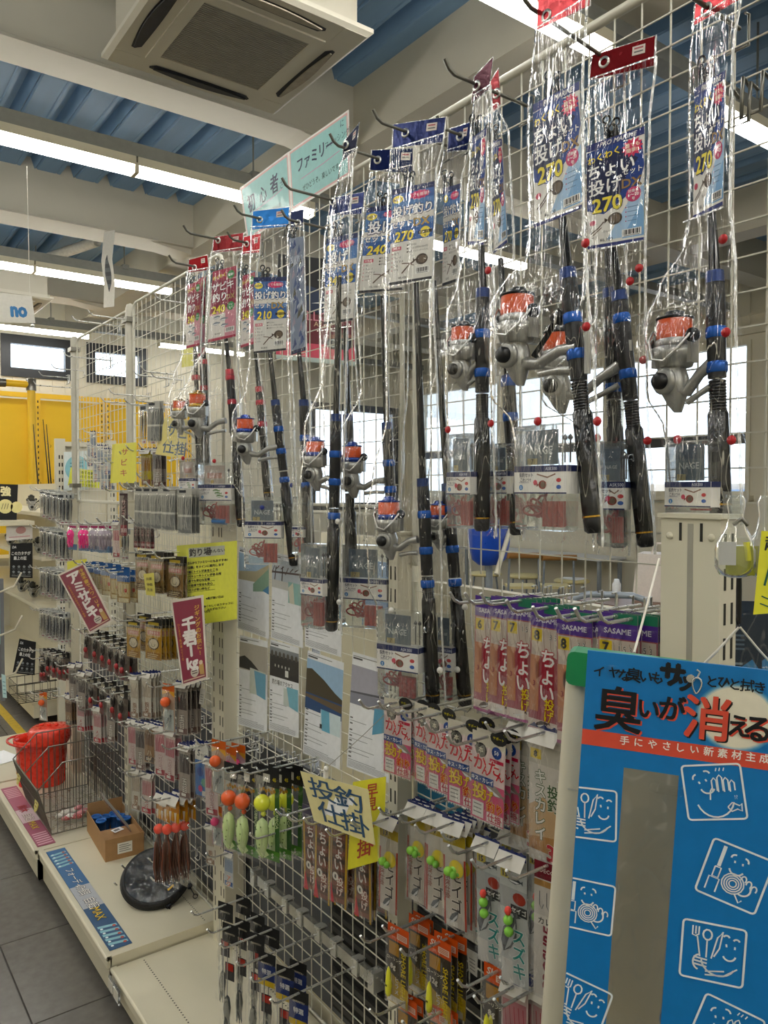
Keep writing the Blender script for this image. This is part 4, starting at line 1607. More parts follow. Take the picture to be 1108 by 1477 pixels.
        lb_.warp(lambda v: Vector((v.x, v.y - D / 2 - .001, v.z + lm)))
        lb_.bbox((-w / 2 - .001, -D / 2 - .0008, lm - lh / 2), (w / 2 + .001, D / 2 + .001, lm + lh / 2), 'DDDBD6')
        lb_.rect(-w / 2, 0, w / 2, .001, '232C58', 0)
        lb_.bbox((w / 2 + .0005, -D / 2, lm + lh * .28), (w / 2 + .0016, D / 2, lm + lh * .5), '232C58')
        lb_.bbox((-w / 2 - .0016, -D / 2, lm + lh * .28), (-w / 2 - .0005, D / 2, lm + lh * .5), '232C58')
        lb_.build('paper_band', INK, bo)
        # packet above, cord and weights below
        hz = (z1 - zc)
        if w > .03:
            pk = MB().bbox((-w * .34, -D * .28, lm + lh * .55), (w * .28, -D * .2, hz * .9), '5F7585' if kind == 'nage' else 'C9B4A8')
            ph = hz * .9 - (lm + lh * .55)
            y_ = -D * .28 - .0004
            if kind == 'nage':
                pk.rect(-w * .34, lm + lh * .55 + ph * .6, w * .28, hz * .9, '4A6076', y_)
                pk.text('NAGE', -w * .03, lm + lh * .55 + ph * .42, w * .17, 'C9D6DD', y_ - .0004, .02)
                pk.rect(-w * .3, lm + lh * .55, -w * .1, lm + lh * .55 + ph * .18, 'B9A86A', y_ - .0003)
                pk.text('7', -w * .2, lm + lh * .55 + ph * .09, w * .12, '2A2A2A', y_ - .0006)
            else:
                pk.rect(-w * .25, lm + lh * .55 + ph * .3, w * .2, lm + lh * .55 + ph * .6, 'C98474', y_ - .0003)
                pk.disc(-w * .1, lm + lh * .55 + ph * .12, w * .05, 'D8B45A', y_ - .0003, 8)
            pk.build('hook_packet', INK, bo)
        wt = MB()
        for i in range(2):
            wt.tube([(w * (.36 + .1 * i), 0, lm + lh * .6), (w * (.36 + .1 * i), 0, hz * .8)], .0012, 5, '4A4A4A')
            wt.ball((w * (.36 + .1 * i), 0, hz * .74), .004, '55565A', n=8)
        wt.build('sinker_wires', PLASTIC, bo)
        rc = MB()
        zl = -hz * .62
        hh = (lm - lh / 2 + hz)
        for i in range(5):
            rc.tube([(-w * .2 + w * (.2 - .03 * i) * cos(a_ + i * .7) + .003 * i, -D * .25 + .002 * i, zl + hh * (.14 + .05 * i) * sin(a_ - i * .5) + .002 * i) for a_ in [2 * pi * j / 12 for j in range(12)]], .0021, 5, 'B8474A', closed=True)
        rc.bbox((w * .02, -D * .2, -hz + .006), (w * .36, D * .1, -hz + hh * .8), 'C8413D')
        for i in range(4):
            rc.tube([(w * (.04 + .1 * i), -D * .22, -hz + .006), (w * (.04 + .1 * i), -D * .22, -hz + hh * .8)], w * .045, 6, 'D2524C')
        if kind == 'sabiki':
            rc.tube([(-w * .1, -D * .2, -hz + .012), (w * .3, -D * .2, -hz + .010)], .009, 10, '3E6FA8')
        rc.build('cord_and_floats', PLASTIC, bo)
    # crinkled clear bag
    rows = []
    for (v, ul, ur) in bag:
        Lp, Rp = fr.px(ul, v), fr.px(ur, v)
        rows.append(((Lp.z + Rp.z) / 2, Lp.x, Rp.x))
    rows.sort(key=lambda r_: -r_[0])
    if header:
        # the film pouch starts at the foot of the header card
        hz_ = (Q0[2].z + Q0[3].z) / 2 + .003
        keep = [r_ for r_ in rows if r_[0] < hz_ - .01]
        up = [r_ for r_ in rows if r_[0] >= hz_ - .01][-1]
        rows = [(hz_, up[1], up[2])] + keep
    ztop, zbot = rows[0][0], rows[-1][0]
    zr = fr.px(reel[0], reel[1]).z if reel else None
    zb = fr.px((box[0] + box[2]) / 2, (box[1] + box[3]) / 2).z if box else None
    N = max(30, int((ztop - zbot) / .012))
    M_ = 22
    seed = Vector((sum(ord(q) * (i_ + 3) for i_, q in enumerate(key)) % 97 * 1.0, len(key) * 3.1, 0))
    V = []
    EL, ER = [], []
    for i in range(N + 1):
        z = ztop + (zbot - ztop) * i / N
        for q in range(len(rows) - 1):
            if rows[q + 1][0] <= z <= rows[q][0] + 1e-9:
                break
        f = (rows[q][0] - z) / max(1e-6, rows[q][0] - rows[q + 1][0])
        f = f * f * (3 - 2 * f)
        xl = rows[q][1] + (rows[q + 1][1] - rows[q][1]) * f
        xr = rows[q][2] + (rows[q + 1][2] - rows[q][2]) * f
        d = .0022 + .013 * min(1, max(0, (ztop - z) / .2))
        if zr is not None:
            d = max(d, .036 * exp(-((z - (zr - .02)) / .075) ** 2))
        if zb is not None:
            d = max(d, .031 * exp(-((z - zb) / .085) ** 4))
        d *= min(1, .12 + (z - zbot) / .03)
        c, hw = (xl + xr) / 2, (xr - xl) / 2
        for j in range(M_):
            a_ = 2 * pi * j / M_
            sx, sy = cos(a_), sin(a_)
            px_ = c + hw * (abs(sx) ** .8) * (1 if sx > 0 else -1)
            wr = noise.noise(Vector((px_ * 90, z * 9, 2.0 if sy > 0 else 7.0)) + seed) + .6 * noise.noise(Vector((px_ * 60, z * 55, 4.0 if sy > 0 else 9.0)) + seed)
            py_ = d * (abs(sy) ** .55) * (1 if sy > 0 else -1) * 1.0 + .0036 * wr * min(1, .1 + (d - .002) * 32) * (1 if sy > 0 else -1)
            V.append((px_, -.006 + py_, z))
        e_ = .0008 * noise.noise(Vector((0, 0, z * 60)) + seed)
        EL.append((xl + e_, -.006, z))
        ER.append((xr + e_, -.006, z))
    F = [(i * M_ + j, i * M_ + (j + 1) % M_, (i + 1) * M_ + (j + 1) % M_, (i + 1) * M_ + j) for i in range(N) for j in range(M_)]
    b = MB().add(V, F, smooth=True)
    bg_ = b.build('clear_bag', film or FILMW, t)
    s = MB()
    for E_, sg in ((EL, -1), (ER, 1)):
        n_ = len(E_)
        s.add([(p[0] - sg * .003, p[1] - .0006, p[2]) for p in E_] + [(p[0] + sg * .0008, p[1] - .0006, p[2]) for p in E_] + [(p[0] + sg * .0008, p[1] + .0012, p[2]) for p in E_],
              [(i, i + 1, n_ + i + 1, n_ + i) for i in range(n_ - 1)] + [(n_ + i, n_ + i + 1, 2 * n_ + i + 1, 2 * n_ + i) for i in range(n_ - 1)], smooth=True)
    if header:
        for i in range(4):
            A, Bq = Q0[i], Q0[(i + 1) % 4]
            c4 = (Q0[0] + Q0[1] + Q0[2] + Q0[3]) / 4
            s.add([A, Bq, Bq + (Bq - c4).normalized() * .0035, A + (A - c4).normalized() * .0035], [(0, 1, 2, 3)])
    zz = [ztop]
    if card and acard is None:
        zz.append(fr.px((card[3][0] + card[2][0]) / 2, (card[3][1] + card[2][1]) / 2 + 9).z)
    for z in zz:
        i = min(range(len(EL)), key=lambda q: abs(EL[q][2] - z))
        A, Bq = Vector(EL[i]), Vector(ER[i])
        s.add([A + Vector((0, -.012 if z != ztop else -.002, .0012)), Bq + Vector((0, -.012 if z != ztop else -.002, .0012)), Bq + Vector((0, -.012 if z != ztop else -.002, -.0012)), A + Vector((0, -.012 if z != ztop else -.002, -.0012))], [(0, 1, 2, 3)])
    s.build('sealed_edges', EDGE, bg_)
    for (u, v) in dots:
        p = fr.px(u, v, -.02)
        MB().lathe([(0, .0036), (.0058, .0025), (.0066, 0), (.0058, -.0015)], 12, (p.x, p.y - .006, p.z), Matrix.Rotation(pi / 2, 3, 'X'), dot_col).build('bag_stud', PLASTIC, t)
    RODSETS[key] = t
    return t


RH, RH2, NV = '85161E', 'A81823', '17265C'
# ---- right hand group, behind the end post and above the office tables
rodset('R1', 'rightmost bagged rod set, red header, silver reel left of the rod, behind the end post', (1020, 14), 1.0, -28,
       [(1004, 6), (1075, -38), (1072, -4), (1002, 36)], [(1002, 128), (1047, 101), (1043, 296), (1000, 317)], art_choi,
       [(1026, 300), (1031, 396), (1040, 752)], [480, 530], (973, 497, 1.12, 1028, 520), (970, 636, 1035, 742, 695, 731),
       [(-30, 1004, 1074), (100, 999, 1062), (318, 998, 1058), (345, 990, 1062), (400, 956, 1066), (450, 936, 1066), (560, 938, 1068), (615, 962, 1070), (650, 968, 1073), (755, 975, 1076)], RH2,
       dots=[(1048, 346), (1052, 480), (982, 634), (1060, 635)])
rodset('R2b', 'black rod with blue rings in clear bag, standing behind the second rightmost set', (892, 100), 1.055, -40,
       None, None, None, [(876, 300), (880, 420), (893, 790)], [560], None, (868, 637, 902, 786, 695, 734),
       [(110, 862, 905), (300, 862, 905), (500, 862, 910), (800, 866, 912)], RH, stick=False)
rodset('R2', 'bagged rod set with dark red header low on its peg, price card reading ¥6,100', (872, 90), 1.03, -52,
       [(855, 80), (945, 52), (943, 95), (851, 115)], [(846, 211), (930, 182), (929, 347), (848, 360)], art_choi,
       [(882, 340), (893, 424), (933, 789)], [460, 540], (806, 512, 1.12, 896, 524), (866, 640, 905, 788, 695, 735),
       [(50, 852, 950), (190, 842, 940), (372, 845, 934), (430, 842, 934), (470, 786, 934), (570, 784, 936), (620, 840, 938), (700, 852, 944), (797, 858, 948)], RH,
       dots=[(924, 388), (911, 407), (930, 520), (936, 636), (864, 632)])
rodset('R3', 'bagged rod set with red header near the peg tip, large silver reel in front', (789, 23), .88, -37,
       [(777, -4), (851, -46), (850, 8), (775, 43)], [(769, 151), (836, 117), (841, 300), (771, 329)], art_choi,
       [(811, 310), (819, 392), (858, 769)], [460, 512], (746, 462, 1.15, 836, 495), (752, 613, 826, 765, 672, 712),
       [(-46, 777, 852), (140, 766, 845), (336, 768, 846), (362, 764, 846), (392, 730, 850), (420, 712, 852), (560, 712, 862), (605, 742, 866), (640, 748, 868), (784, 756, 874)], RH2,
       dots=[(849, 352), (850, 472), (780, 608), (866, 608)], knob=True)
rodset('R4b', 'black rod set turned edge on, partly hidden behind the big silver reel', (717, 135), 1.006, -40,
       [(708, 118), (719, 100), (722, 150), (712, 160)], [(708, 206), (724, 200), (732, 350), (712, 366)], art_choi,
       [(722, 373), (733, 545), (747, 772)], [552, 602], None, (712, 640, 738, 762, 680, 712),
       [(104, 708, 722), (205, 707, 738), (366, 708, 745), (420, 708, 748), (600, 712, 756), (778, 716, 760)], RH, stick=False)
rodset('R4', 'narrow edge on rod set with dark red header, above a faint silver reel', (688, 124), .948, -37,
       [(685, 111), (711, 83), (705, 128), (681, 148)], [(682, 198), (702, 184), (698, 353), (675, 353)], art_choi,
       [(694, 345), (696, 420), (695, 766)], [482, 538], (668, 497, .95, 692, 520), (653, 626, 686, 762, 681, 713),
       [(84, 688, 712), (190, 682, 714), (355, 674, 712), (400, 664, 716), (450, 648, 718), (560, 646, 718), (620, 650, 716), (772, 656, 720)], '5A2A38', stick=False,
       dots=[(708, 391), (712, 611), (650, 620)])
# ---- middle group
rodset('M2', 'bagged throwing rod set with navy header, second behind the longest rod', (664, 197), 1.06, -54,
       [(648, 187), (681, 176), (674, 216), (646, 218)], [(640, 272), (665, 264), (661, 405), (638, 413)], art_nage('270', '¥5,420', True),
       [(626, 405), (645, 700), (671, 1018)], [735, 792, 840], (633, 746, .8, 650, 770), (630, 884, 656, 1012, 932, 966),
       [(172, 642, 682), (270, 632, 668), (412, 622, 664), (640, 624, 672), (720, 618, 676), (860, 626, 682), (1022, 632, 692)], NV, skirt_m=BLUESP, dots=[(673, 875), (662, 965)], dot_col='D8D6D0')
rodset('M3', 'bagged throwing rod set numbered 240 with navy header, on the shared middle peg', (545, 231), 1.04, -66,
       [(537, 217), (602, 214), (600, 250), (534, 245)], [(529, 300), (590, 292), (582, 418), (518, 423)], art_nage('240', '¥5,100'),
       [(552, 425), (558, 612), (572, 880)], [668, 706], (508, 664, 1.0, 556, 690), (495, 786, 561, 905, 834, 864),
       [(212, 535, 604), (300, 526, 594), (428, 516, 592), (560, 522, 590), (630, 492, 584), (740, 484, 580), (790, 490, 572), (912, 490, 572)], NV, skirt_m=BLUESP, dots=[(497, 703), (492, 750)], dot_col='D8D6D0')
rodset('M1', 'longest bagged rod set at centre, navy header, card numbered 270, reel low', (585, 192), .97, -55,
       [(568, 180), (643, 169), (638, 205), (567, 213)], [(566, 274), (627, 261), (623, 402), (561, 412)], art_nage('270', '¥5,420', True),
       [(600, 405), (610, 693), (625, 1018)], [742, 794, 842], (561, 746, 1.0, 604, 775), (550, 880, 608, 1007, 930, 966),
       [(168, 566, 644), (262, 562, 632), (415, 558, 628), (600, 560, 634), (690, 540, 636), (740, 530, 638), (850, 534, 640), (880, 546, 640), (1024, 550, 646)], NV, skirt_m=BLUESP, dots=[(567, 880), (637, 966)], dot_col='D8D6D0')
rodset('M4b', 'rod set with navy header, mostly hidden behind the twisted narrow bag', (481, 291), 1.0, -56,
       [(477, 287), (525, 277), (523, 308), (475, 311)], [(471, 345), (517, 335), (509, 462), (467, 468)], art_nage('240', '¥5,100'),
       [(498, 470), (502, 600), (508, 860)], [700], None, None,
       [(276, 475, 526), (340, 470, 520), (470, 464, 514), (640, 470, 522), (870, 480, 520)], NV, skirt_m=BLUESP)
rodset('M4', 'twisted narrow rod set at the peg tip, dark header, small blue reel at left', (499, 209), .95, -50,
       [(496, 205), (518, 178), (513, 213), (495, 231)], None, None,
       [(489, 400), (485, 600), (478, 910)], [655, 695, 744], (455, 656, .95, 481, 690), (440, 784, 471, 905, 834, 858),
       [(176, 500, 519), (240, 492, 512), (320, 480, 508), (430, 478, 505), (540, 468, 502), (620, 442, 500), (730, 434, 498), (790, 438, 496), (912, 440, 496)], '1A2038', skirt_m=BLUESP, dots=[(490, 752), (492, 868)], dot_col='D8D6D0', stick=True)
# ---- left group
rodset('L1b', 'thin twisted rod set with shiny bluish card, right of the bright blue header', (430, 322), .985, -70,
       [(420, 306), (438, 302), (437, 326), (419, 327)], [(417, 345), (438, 340), (442, 505), (420, 512)], art_holo,
       [(431, 505), (438, 579), (446, 800)], [632, 700], None, (425, 716, 440, 800, 760, 775),
       [(300, 420, 440), (340, 416, 441), (512, 417, 444), (600, 420, 450), (700, 424, 450), (808, 428, 452)], '3A4470', stick=False)
rodset('L2b', 'second red headed rod set, behind the pink card set, red rings', (356, 352), 1.04, -66,
       [(352, 342), (376, 337), (374, 364), (350, 366)], [(350, 398), (368, 392), (366, 496), (347, 502)], art_sabiki,
       [(368, 500), (374, 560), (388, 722)], [581, 612], None, None,
       [(336, 350, 377), (400, 348, 372), (505, 346, 374), (600, 356, 384), (730, 366, 394)], RH2, band_m=REDMET, kind='sabiki')
rodset('L3b', 'dark rod in clear bag between the two red headed sets at left', (291, 378), .98, -60,
       None, [(286, 402), (297, 398), (295, 510), (285, 516)], art_sabiki,
       [(292, 410), (294, 520), (298, 700)], [560], None, None,
       [(372, 284, 302), (520, 282, 302), (700, 288, 306)], RH, band_m=REDMET, stick=False)
rodset('L3', 'leftmost bagged rod set with red header and gold reel', (281, 386), .96, -62,
       [(273, 375), (299, 368), (301, 389), (272, 393)], [(271, 411), (290, 404), (288, 498), (268, 503)], art_sabiki,
       [(281, 495), (284, 570), (291, 738)], [545, 582], (259, 592, .88, 282, 618), (263, 662, 286, 746, 690, 708),
       [(364, 272, 302), (408, 270, 296), (505, 266, 292), (545, 252, 294), (580, 244, 296), (630, 244, 296), (660, 258, 296), (750, 262, 296)], RH2, band_m=REDMET, kind='sabiki', line_m=LINE_OR, skirt_m=LINE_GD, dots=[(266, 661)])
rodset('L2', 'bagged mackerel rod set with dark red header, pink card numbered 240, gold reel', (315, 347), 1.0, -66,
       [(309, 342), (351, 336), (349, 361), (307, 364)], [(307, 392), (341, 383), (340, 485), (300, 494)], art_sabiki,
       [(325, 480), (331, 535), (349, 760)], [545, 580], (285, 586, 1.12, 327, 604), (290, 667, 337, 757, 699, 722),
       [(334, 306, 352), (390, 303, 344), (496, 298, 344), (540, 276, 346), (575, 258, 348), (630, 258, 350), (665, 284, 350), (766, 288, 352)], RH, band_m=REDMET, kind='sabiki', line_m=LINE_OR, skirt_m=LINE_GD, dots=[(311, 665)])
rodset('L1', 'bagged rod set with shiny bright blue header, card numbered 210, blue and orange reel', (375, 317), 1.0, -80,
       [(365, 305), (417, 299), (416, 326), (364, 331)], [(366, 400), (414, 399), (413, 505), (366, 510)], art_nage('210', '¥4,850', True),
       [(389, 505), (397, 579), (425, 816)], [619, 651, 692], (354, 622, 1.05, 402, 642), (356, 717, 407, 814, 752, 776),
       [(297, 363, 418), (400, 361, 420), (515, 361, 422), (560, 356, 424), (600, 336, 426), (690, 334, 428), (720, 350, 430), (822, 354, 432)], '2F86DD', skirt_m=BLUESP, dots=[(379, 732), (422, 700), (434, 790)], dot_col='2A3A8A')
# ================================================================== TACKLE PACKS ON THE PEGS
# every kind: (width, height, art(b, w, h), extra parts, pouch depth); origin at the hang hole, card runs down from z = +.008
def V_(b, t, x, z, s, c, oc=None, **k):
    if oc:
        b.text(t, x, z, s, oc, -.0006, .07, vert=True, **k)
    b.text(t, x, z, s, c, -.0008, .022, vert=True, **k)


def base(b, w, h, col, top=.008, back='D5D2CA'):
    b.rect(-w / 2, top - h, w / 2, top, col, 0)
    b.rect(-w / 2, top - h, w / 2, top, back, .0008)
    b.add([(-w / 2, 0, top), (-w / 2, .0008, top), (-w / 2, .0008, top - h), (-w / 2, 0, top - h), (w / 2, 0, top), (w / 2, .0008, top), (w / 2, .0008, top - h), (w / 2, 0, top - h)], [(0, 1, 2, 3), (7, 6, 5, 4)], back)


def flap(b, w, col='EDE9DF', tri='26377F', d=.022):
    """folded header that tips towards the viewer, with a saw edge"""
    b.add([(-w / 2, -.0005, .008), (w / 2, -.0005, .008), (w / 2, -d * .8, -d * .55), (-w / 2, -d * .8, -d * .55)], [(0, 1, 2, 3)], col)
    for i in range(3):
        x0 = -w / 2 + w * i / 3
        b.add([(x0, -.0012, .009), (x0 + w / 3, -.0012, .009), (x0 + w / 4, -d * .3, .016 + d * .1)], [(0, 1, 2)], tri)
    b.rect(-w / 2, .0, w / 2, .012, tri, -.0008)


def k_choi(num, sub):
    def f(b, w, h):
        base(b, w, h, 'A9626C')
        b.rect(-w / 2, -.028, w / 2, .008, '5B3F95', -.0003)
        b.rect(-w * .1, -.006, w / 2, .008, '2F7F62', -.0004)
        b.text('SASAME', 0, -.017, .011, 'E6E2F0', -.0006, .03, sx=1.1)
        b.rect(-w * .46, -.075, w * .46, -.03, 'CDBFB4', -.0003)
        for i in range(4):
            b.line([(-w * .3 + i * w * .2, -.034), (-w * .26 + i * w * .2, -.06), (-w * .2 + i * w * .2, -.07)], .0008, '8A6F66', -.0005)
        b.rect(-w * .46, -.052, -w * .14, -.032, 'E3C73F', -.0005)
        b.text(num, -w * .3, -.042, .021, '1E1B1B', -.0008, .04)
        b.text(sub, w * .2, -.042, .013, 'F2EEE8', -.0008, .05, sx=.9)
        b.text(sub, w * .2, -.042, .013, '3A3030', -.001, .0, sx=.9)
        b.disc(w * .12, -.10, .028, '9F2F3F', -.0004, 18, 1.0)
        b.rect(-w * .48, -.165, -w * .2, -.075, 'C98A6A', -.0004)
        V_(b, 'ちょい', w * .06, -.105, .032, 'F4F0EE', 'B3303F', step=.86)
        b.text('3', -w * .34, -.12, .012, '8A2030', -.0007, .03)
        V_(b, '投げ', w * .14, -.160, .020, 'E9CE3C', '9A3030', step=.95)
        b.rect(-w / 2, .008 - h, w / 2, -.178, 'E2D2C8', -.0003)
        b.rect(-w / 2, .008 - h, w / 2, .013 - h, 'B56B98', -.0005)
        fish(b, -.004, -.184, .03, '4A3A38', -.0006, .3)
        b.rect(-w * .4, -.193, w * .1, -.178, 'EDE4DC', -.0007) if num == '7' else None
    return (.062, .205, f, 'INK', .006)


def k_kantan(b, w, h):
    base(b, w, h, 'E9D3D2')
    b.rect(-w / 2, .008 - h, w / 2, -.076, 'D8708C', -.0003)
    b.rect(-w / 2, -.015, w / 2, .008, 'E0DAC8', -.0003)
    b.disc(-w * .22, -.022, .0125, '1B1B1B', -.0005, 14)
    b.text('2', -w * .36, -.014, .014, '2A2A1A', -.0008, .05)
    b.text('本', -w * .22, -.022, .011, 'EDE6D0', -.0008, .02)
    b.disc(w * .25, -.019, .0105, '2E4C97', -.0005, 14)
    b.text('50', w * .25, -.019, .010, 'F2F2F2', -.0008, .03)
    b.rect(w * .05, -.037, w * .46, -.031, 'C7435A', -.0005)
    outline_text(b, 'か', -w * .24, -.044, .030, 'D93A46', 'F2ECE4', -.0006, .07, .03)
    outline_text(b, 'ん', -w * .06, -.055, .019, 'D93A46', 'F2ECE4', -.0006, .07, .03)
    outline_text(b, 'た', w * .18, -.047, .027, 'D93A46', 'F2ECE4', -.0006, .07, .03)
    outline_text(b, 'ん', w * .37, -.058, .019, 'D93A46', 'F2ECE4', -.0006, .07, .03)
    b.rect(-w * .5, -.079, w * .18, -.066, '2C4C8F', -.0006)
    b.text('キス・カレイ', -w * .16, -.0725, .009, 'FFFFFF', -.0009, .03, sx=.9)
    fish(b, w * .22, -.085, .045, '9A8F86', -.0005, -.3)
    outline_text(b, '投', -w * .26, -.094, .029, 'F0C93A', '8A2A2A', -.0007, .06, .03)
    outline_text(b, 'げ', w * .05, -.097, .021, 'F0C93A', '8A2A2A', -.0007, .06, .03)
    outline_text(b, '釣り', w * .22, -.114, .019, 'D6413F', 'F3DE6A', -.0007, .06, .02)
    b.rect(w * .0, -.140, w * .48, -.124, 'F0E6E2', -.0006)
    b.text('仕掛', w * .24, -.132, .0155, 'C73A55', -.0009, .03)
    b.rect(-w * .44, -.139, -w * .1, -.112, 'EDEAE4', -.0006)
    for i in range(3):
        b.rect(-w * .4, -.118 - i * .007, -w * .16, -.116 - i * .007, '8A8A8A', -.0008)
    for i in range(12):
        b.flat([(-w / 2 + w * i / 12, .008 - h), (-w / 2 + w * (i + 1) / 12, .008 - h), (-w / 2 + w * (i + .5) / 12, .004 - h)], 'EDEAE4', -.0003)
    b.disc(w * .3, .006, .012, '1F1F20', -.0009, 12, 1.5)
    b.text('サポート', w * .3, .006, .006, 'E3D24A', -.0012, .02)


def k_kisu(b, w, h):
    base(b, w, h, 'DCD6CC')
    flap(b, w)
    b.rect(-w * .5, -.05, w * .5, -.02, 'C9C4B8', -.0003)
    b.rect(-w * .45, -.042, -w * .1, -.026, 'E3C73F', -.0005)
    b.text('8', -w * .28, -.034, .015, '2A2A2A', -.0008, .04)
    b.rect(-w / 2, -.19, w / 2, -.125, 'B88A5C', -.0003)
    b.flat([(-w / 2, -.12), (0, -.10), (w / 2, -.13), (w / 2, -.16), (-w / 2, -.17)], 'D0B08A', -.0004)
    V_(b, 'キスカレイ', -w * .12, -.115, .024, 'F0EEE6', '3B5A33', step=.95)
    V_(b, '投釣', w * .28, -.10, .022, '3B5A33', 'E3E0D2', step=1.0)
    outline_text(b, '3', w * .22, -.187, .036, 'C23540', 'EFE8DC', -.0008, .06, .04)
    for i in range(14):
        b.disc(random.uniform(-w * .45, w * .45), random.uniform(-.21, -.2), .003, 'F0EEE8', -.0006, 6)


def k_seigo(num):
    def f(b, w, h):
        base(b, w, h, 'CFC6BA')
        flap(b, w)
        b.rect(-w * .5, -.038, w * .5, -.018, 'B9A23C', -.0003)
        b.text(num, -w * .18, -.028, .015, '2A2210', -.0006, .04)
        b.rect(-w * .46, -.062, w * .46, -.038, 'D5CFC3', -.0004)
        b.rect(-w * .5, .008 - h, -w * .42, -.06, 'B24A3C', -.0005)
        b.rect(w * .42, .008 - h, w * .5, -.06, 'B24A3C', -.0005)
        V_(b, 'セイゴ', w * .08, -.120, .027, '3A3230', 'E9E2D6', step=1.0)
        V_(b, '胴突仕掛', -w * .32, -.115, .012, '8A4A3A', step=1.0)
        fish(b, -.002, -.168, .036, '5A5F62', -.0007, .9)
        b.rect(-w * .4, -.186, w * .1, -.176, 'E9E4DA', -.0008)
    return (.05, .195, f, 'seigo', .008)


def x_seigo(t):
    b = MB().disc(.006, -.078, .016, 'D6BF3A', -.003, 16)
    b.build('yellow_bead_card', INK, t)
    b = MB().ball((-.006, -.012, -.082), .0085, '8FD04A', n=10).ball((.004, -.010, -.087), .007, '7CBF45', n=10)
    b.build('green_bead', GLOSS, t)


def k_suzuki(b, w, h):
    base(b, w, h, 'C3C6C4')
    flap(b, w)
    b.rect(-w * .46, -.036, -w * .1, -.022, 'D8C23F', -.0005)
    b.text('15', -w * .28, -.029, .013, '23231A', -.0008, .04)
    fish(b, w * .08, -.036, .03, '3E474C', -.0006)
    b.rect(-w * .5, -.085, w * .5, -.05, 'A9ADAC', -.0003)
    b.disc(w * .22, -.064, .010, 'A2463B', -.0006, 12, 1.3)
    b.rect(-w * .1, -.092, w * .5, -.076, '26262A', -.0005)
    b.text('セイゴ', w * .2, -.084, .010, 'EFEFEA', -.0008, .03)
    fish(b, -.008, -.125, .075, '474E52', -.0006, 1.2, 'B9C0C0')
    V_(b, 'スズキ', w * .18, -.155, .028, '2E8C86', 'E3E8E4', step=1.0)
    b.rect(-w * .48, -.21, -w * .06, -.17, 'DAD8D2', -.0005)


def x_suzuki(t):
    b = MB().ball((-.004, -.010, -.084), .0062, 'E8473B', n=8, sq=(1, 1, 1.3)).ball((-.004, -.010, -.099), .0085, '86CC47', n=10).ball((-.003, -.010, -.118), .0082, '86CC47', n=10)
    b.build('float_beads', GLOSS, t)


def k_prosurf(b, w, h):
    base(b, w, h, 'DAD4CC')
    b.rect(-w / 2, -.02, w / 2, .008, '7A1F2E', -.0003)
    b.text('DECOY', 0, -.006, .009, 'E9D9D4', -.0006, .03)
    b.rect(-w / 2, -.032, w / 2, -.022, 'B98F5A', -.0004)
    for i in range(3):
        b.line([(-w * .3 + i * w * .25, -.04), (-w * .3 + i * w * .25, -.062), (-w * .22 + i * w * .25, -.068), (-w * .16 + i * w * .25, -.06)], .0014, '6A6E72', -.0006)
    b.rect(-w / 2, -.095, w / 2, -.078, 'E9E5DA', -.0004)
    b.text('カレイ', 0, -.087, .012, '2A2A2A', -.0007, .03)
    b.text('PROSURF', 0, -.145, .024, '8A2A3C', -.0007, .035, ang=pi / 2, sx=1.0, skew=.2)


def k_shore(num):
    def f(b, w, h):
        base(b, w, h, '3A3226')
        b.rect(-w / 2, -.022, w / 2, .010, 'E8602C', -.0003)
        b.text('SI', -w * .28, -.002, .018, 'F4EDE2', -.0006, .03, skew=.2)
        b.rect(-w * .05, -.016, w * .42, -.004, 'F3D9C8', -.0005)
        for i in range(3):
            b.rect(0, -.0075 - i * .003, w * .38, -.0062 - i * .003, 'D2653F', -.0007)
        b.rect(-w * .42, -.052, w * .05, -.026, 'B98A3C', -.0004)
        b.text('ローリング', -w * .16, -.060, .008, 'E9E2C8', -.0006, .03)
        b.text(num, -w * .22, -.075, .015, 'E9E2D0', -.0006, .04)
        b.flat([(-w / 2, -.15), (w / 2, -.15), (w / 2, -.11), (-w / 2, -.085)], 'C9A94A', -.0004)
        b.text('SHORE LIGHT', w * .28, -.088, .0165, 'E9CF3F', -.0008, .03, ang=-pi / 2, sx=.95)
        V_(b, 'ヒラメ', -w * .02, -.112, .012, 'F0EBDC', '8A6A2A')
        b.rect(-w * .45, -.148, w * .4, -.135, 'DDD6C2', -.0006)
    return (.056, .158, f, 'shore', .008)


def x_shore(t):
    b = MB().lathe([(.001, -.075), (.0045, -.085), (.0068, -.11), (.0062, -.128), (.004, -.134), (0, -.134)], 12, (-.017, -.008, 0), None, 'E6E23A')
    b.rect(-.019, -.112, -.014, -.108, '5A5A1A', -.0155)
    b.build('yellow_float', GLOSS, t)


def k_brown(b, w, h):
    base(b, w, h, '6A4A38')
    b.rect(-w / 2, -.03, w / 2, .008, '5A5468', -.0003)
    b.rect(-w * .46, -.2, -w * .36, -.03, 'C9A23C', -.0004)
    b.rect(w * .36, -.2, w * .46, -.03, 'C9A23C', -.0004)
    for i in range(9):
        b.flat([(-w * .34, -.04 - i * .018), (w * .34, -.036 - i * .018), (w * .34, -.046 - i * .018), (-w * .34, -.05 - i * .018)], '3E2E28' if i % 2 else '8A5A4A', -.0004)
    V_(b, 'ちょい', 0, -.08, .030, 'F1ECE4', '8A4A38', step=.9)
    b.disc(-w * .15, -.135, .0095, 'EFE9DE', -.0008, 12)
    b.text('8', -w * .15, -.135, .013, '2A2A2A', -.001, .04)
    V_(b, '投げ', w * .1, -.155, .022, 'EFE6D8', '9A3A34')
    b.flat([(-w * .5, -.197), (-w * .2, -.197), (-w * .38, -.15)], 'E0404A', -.0009)


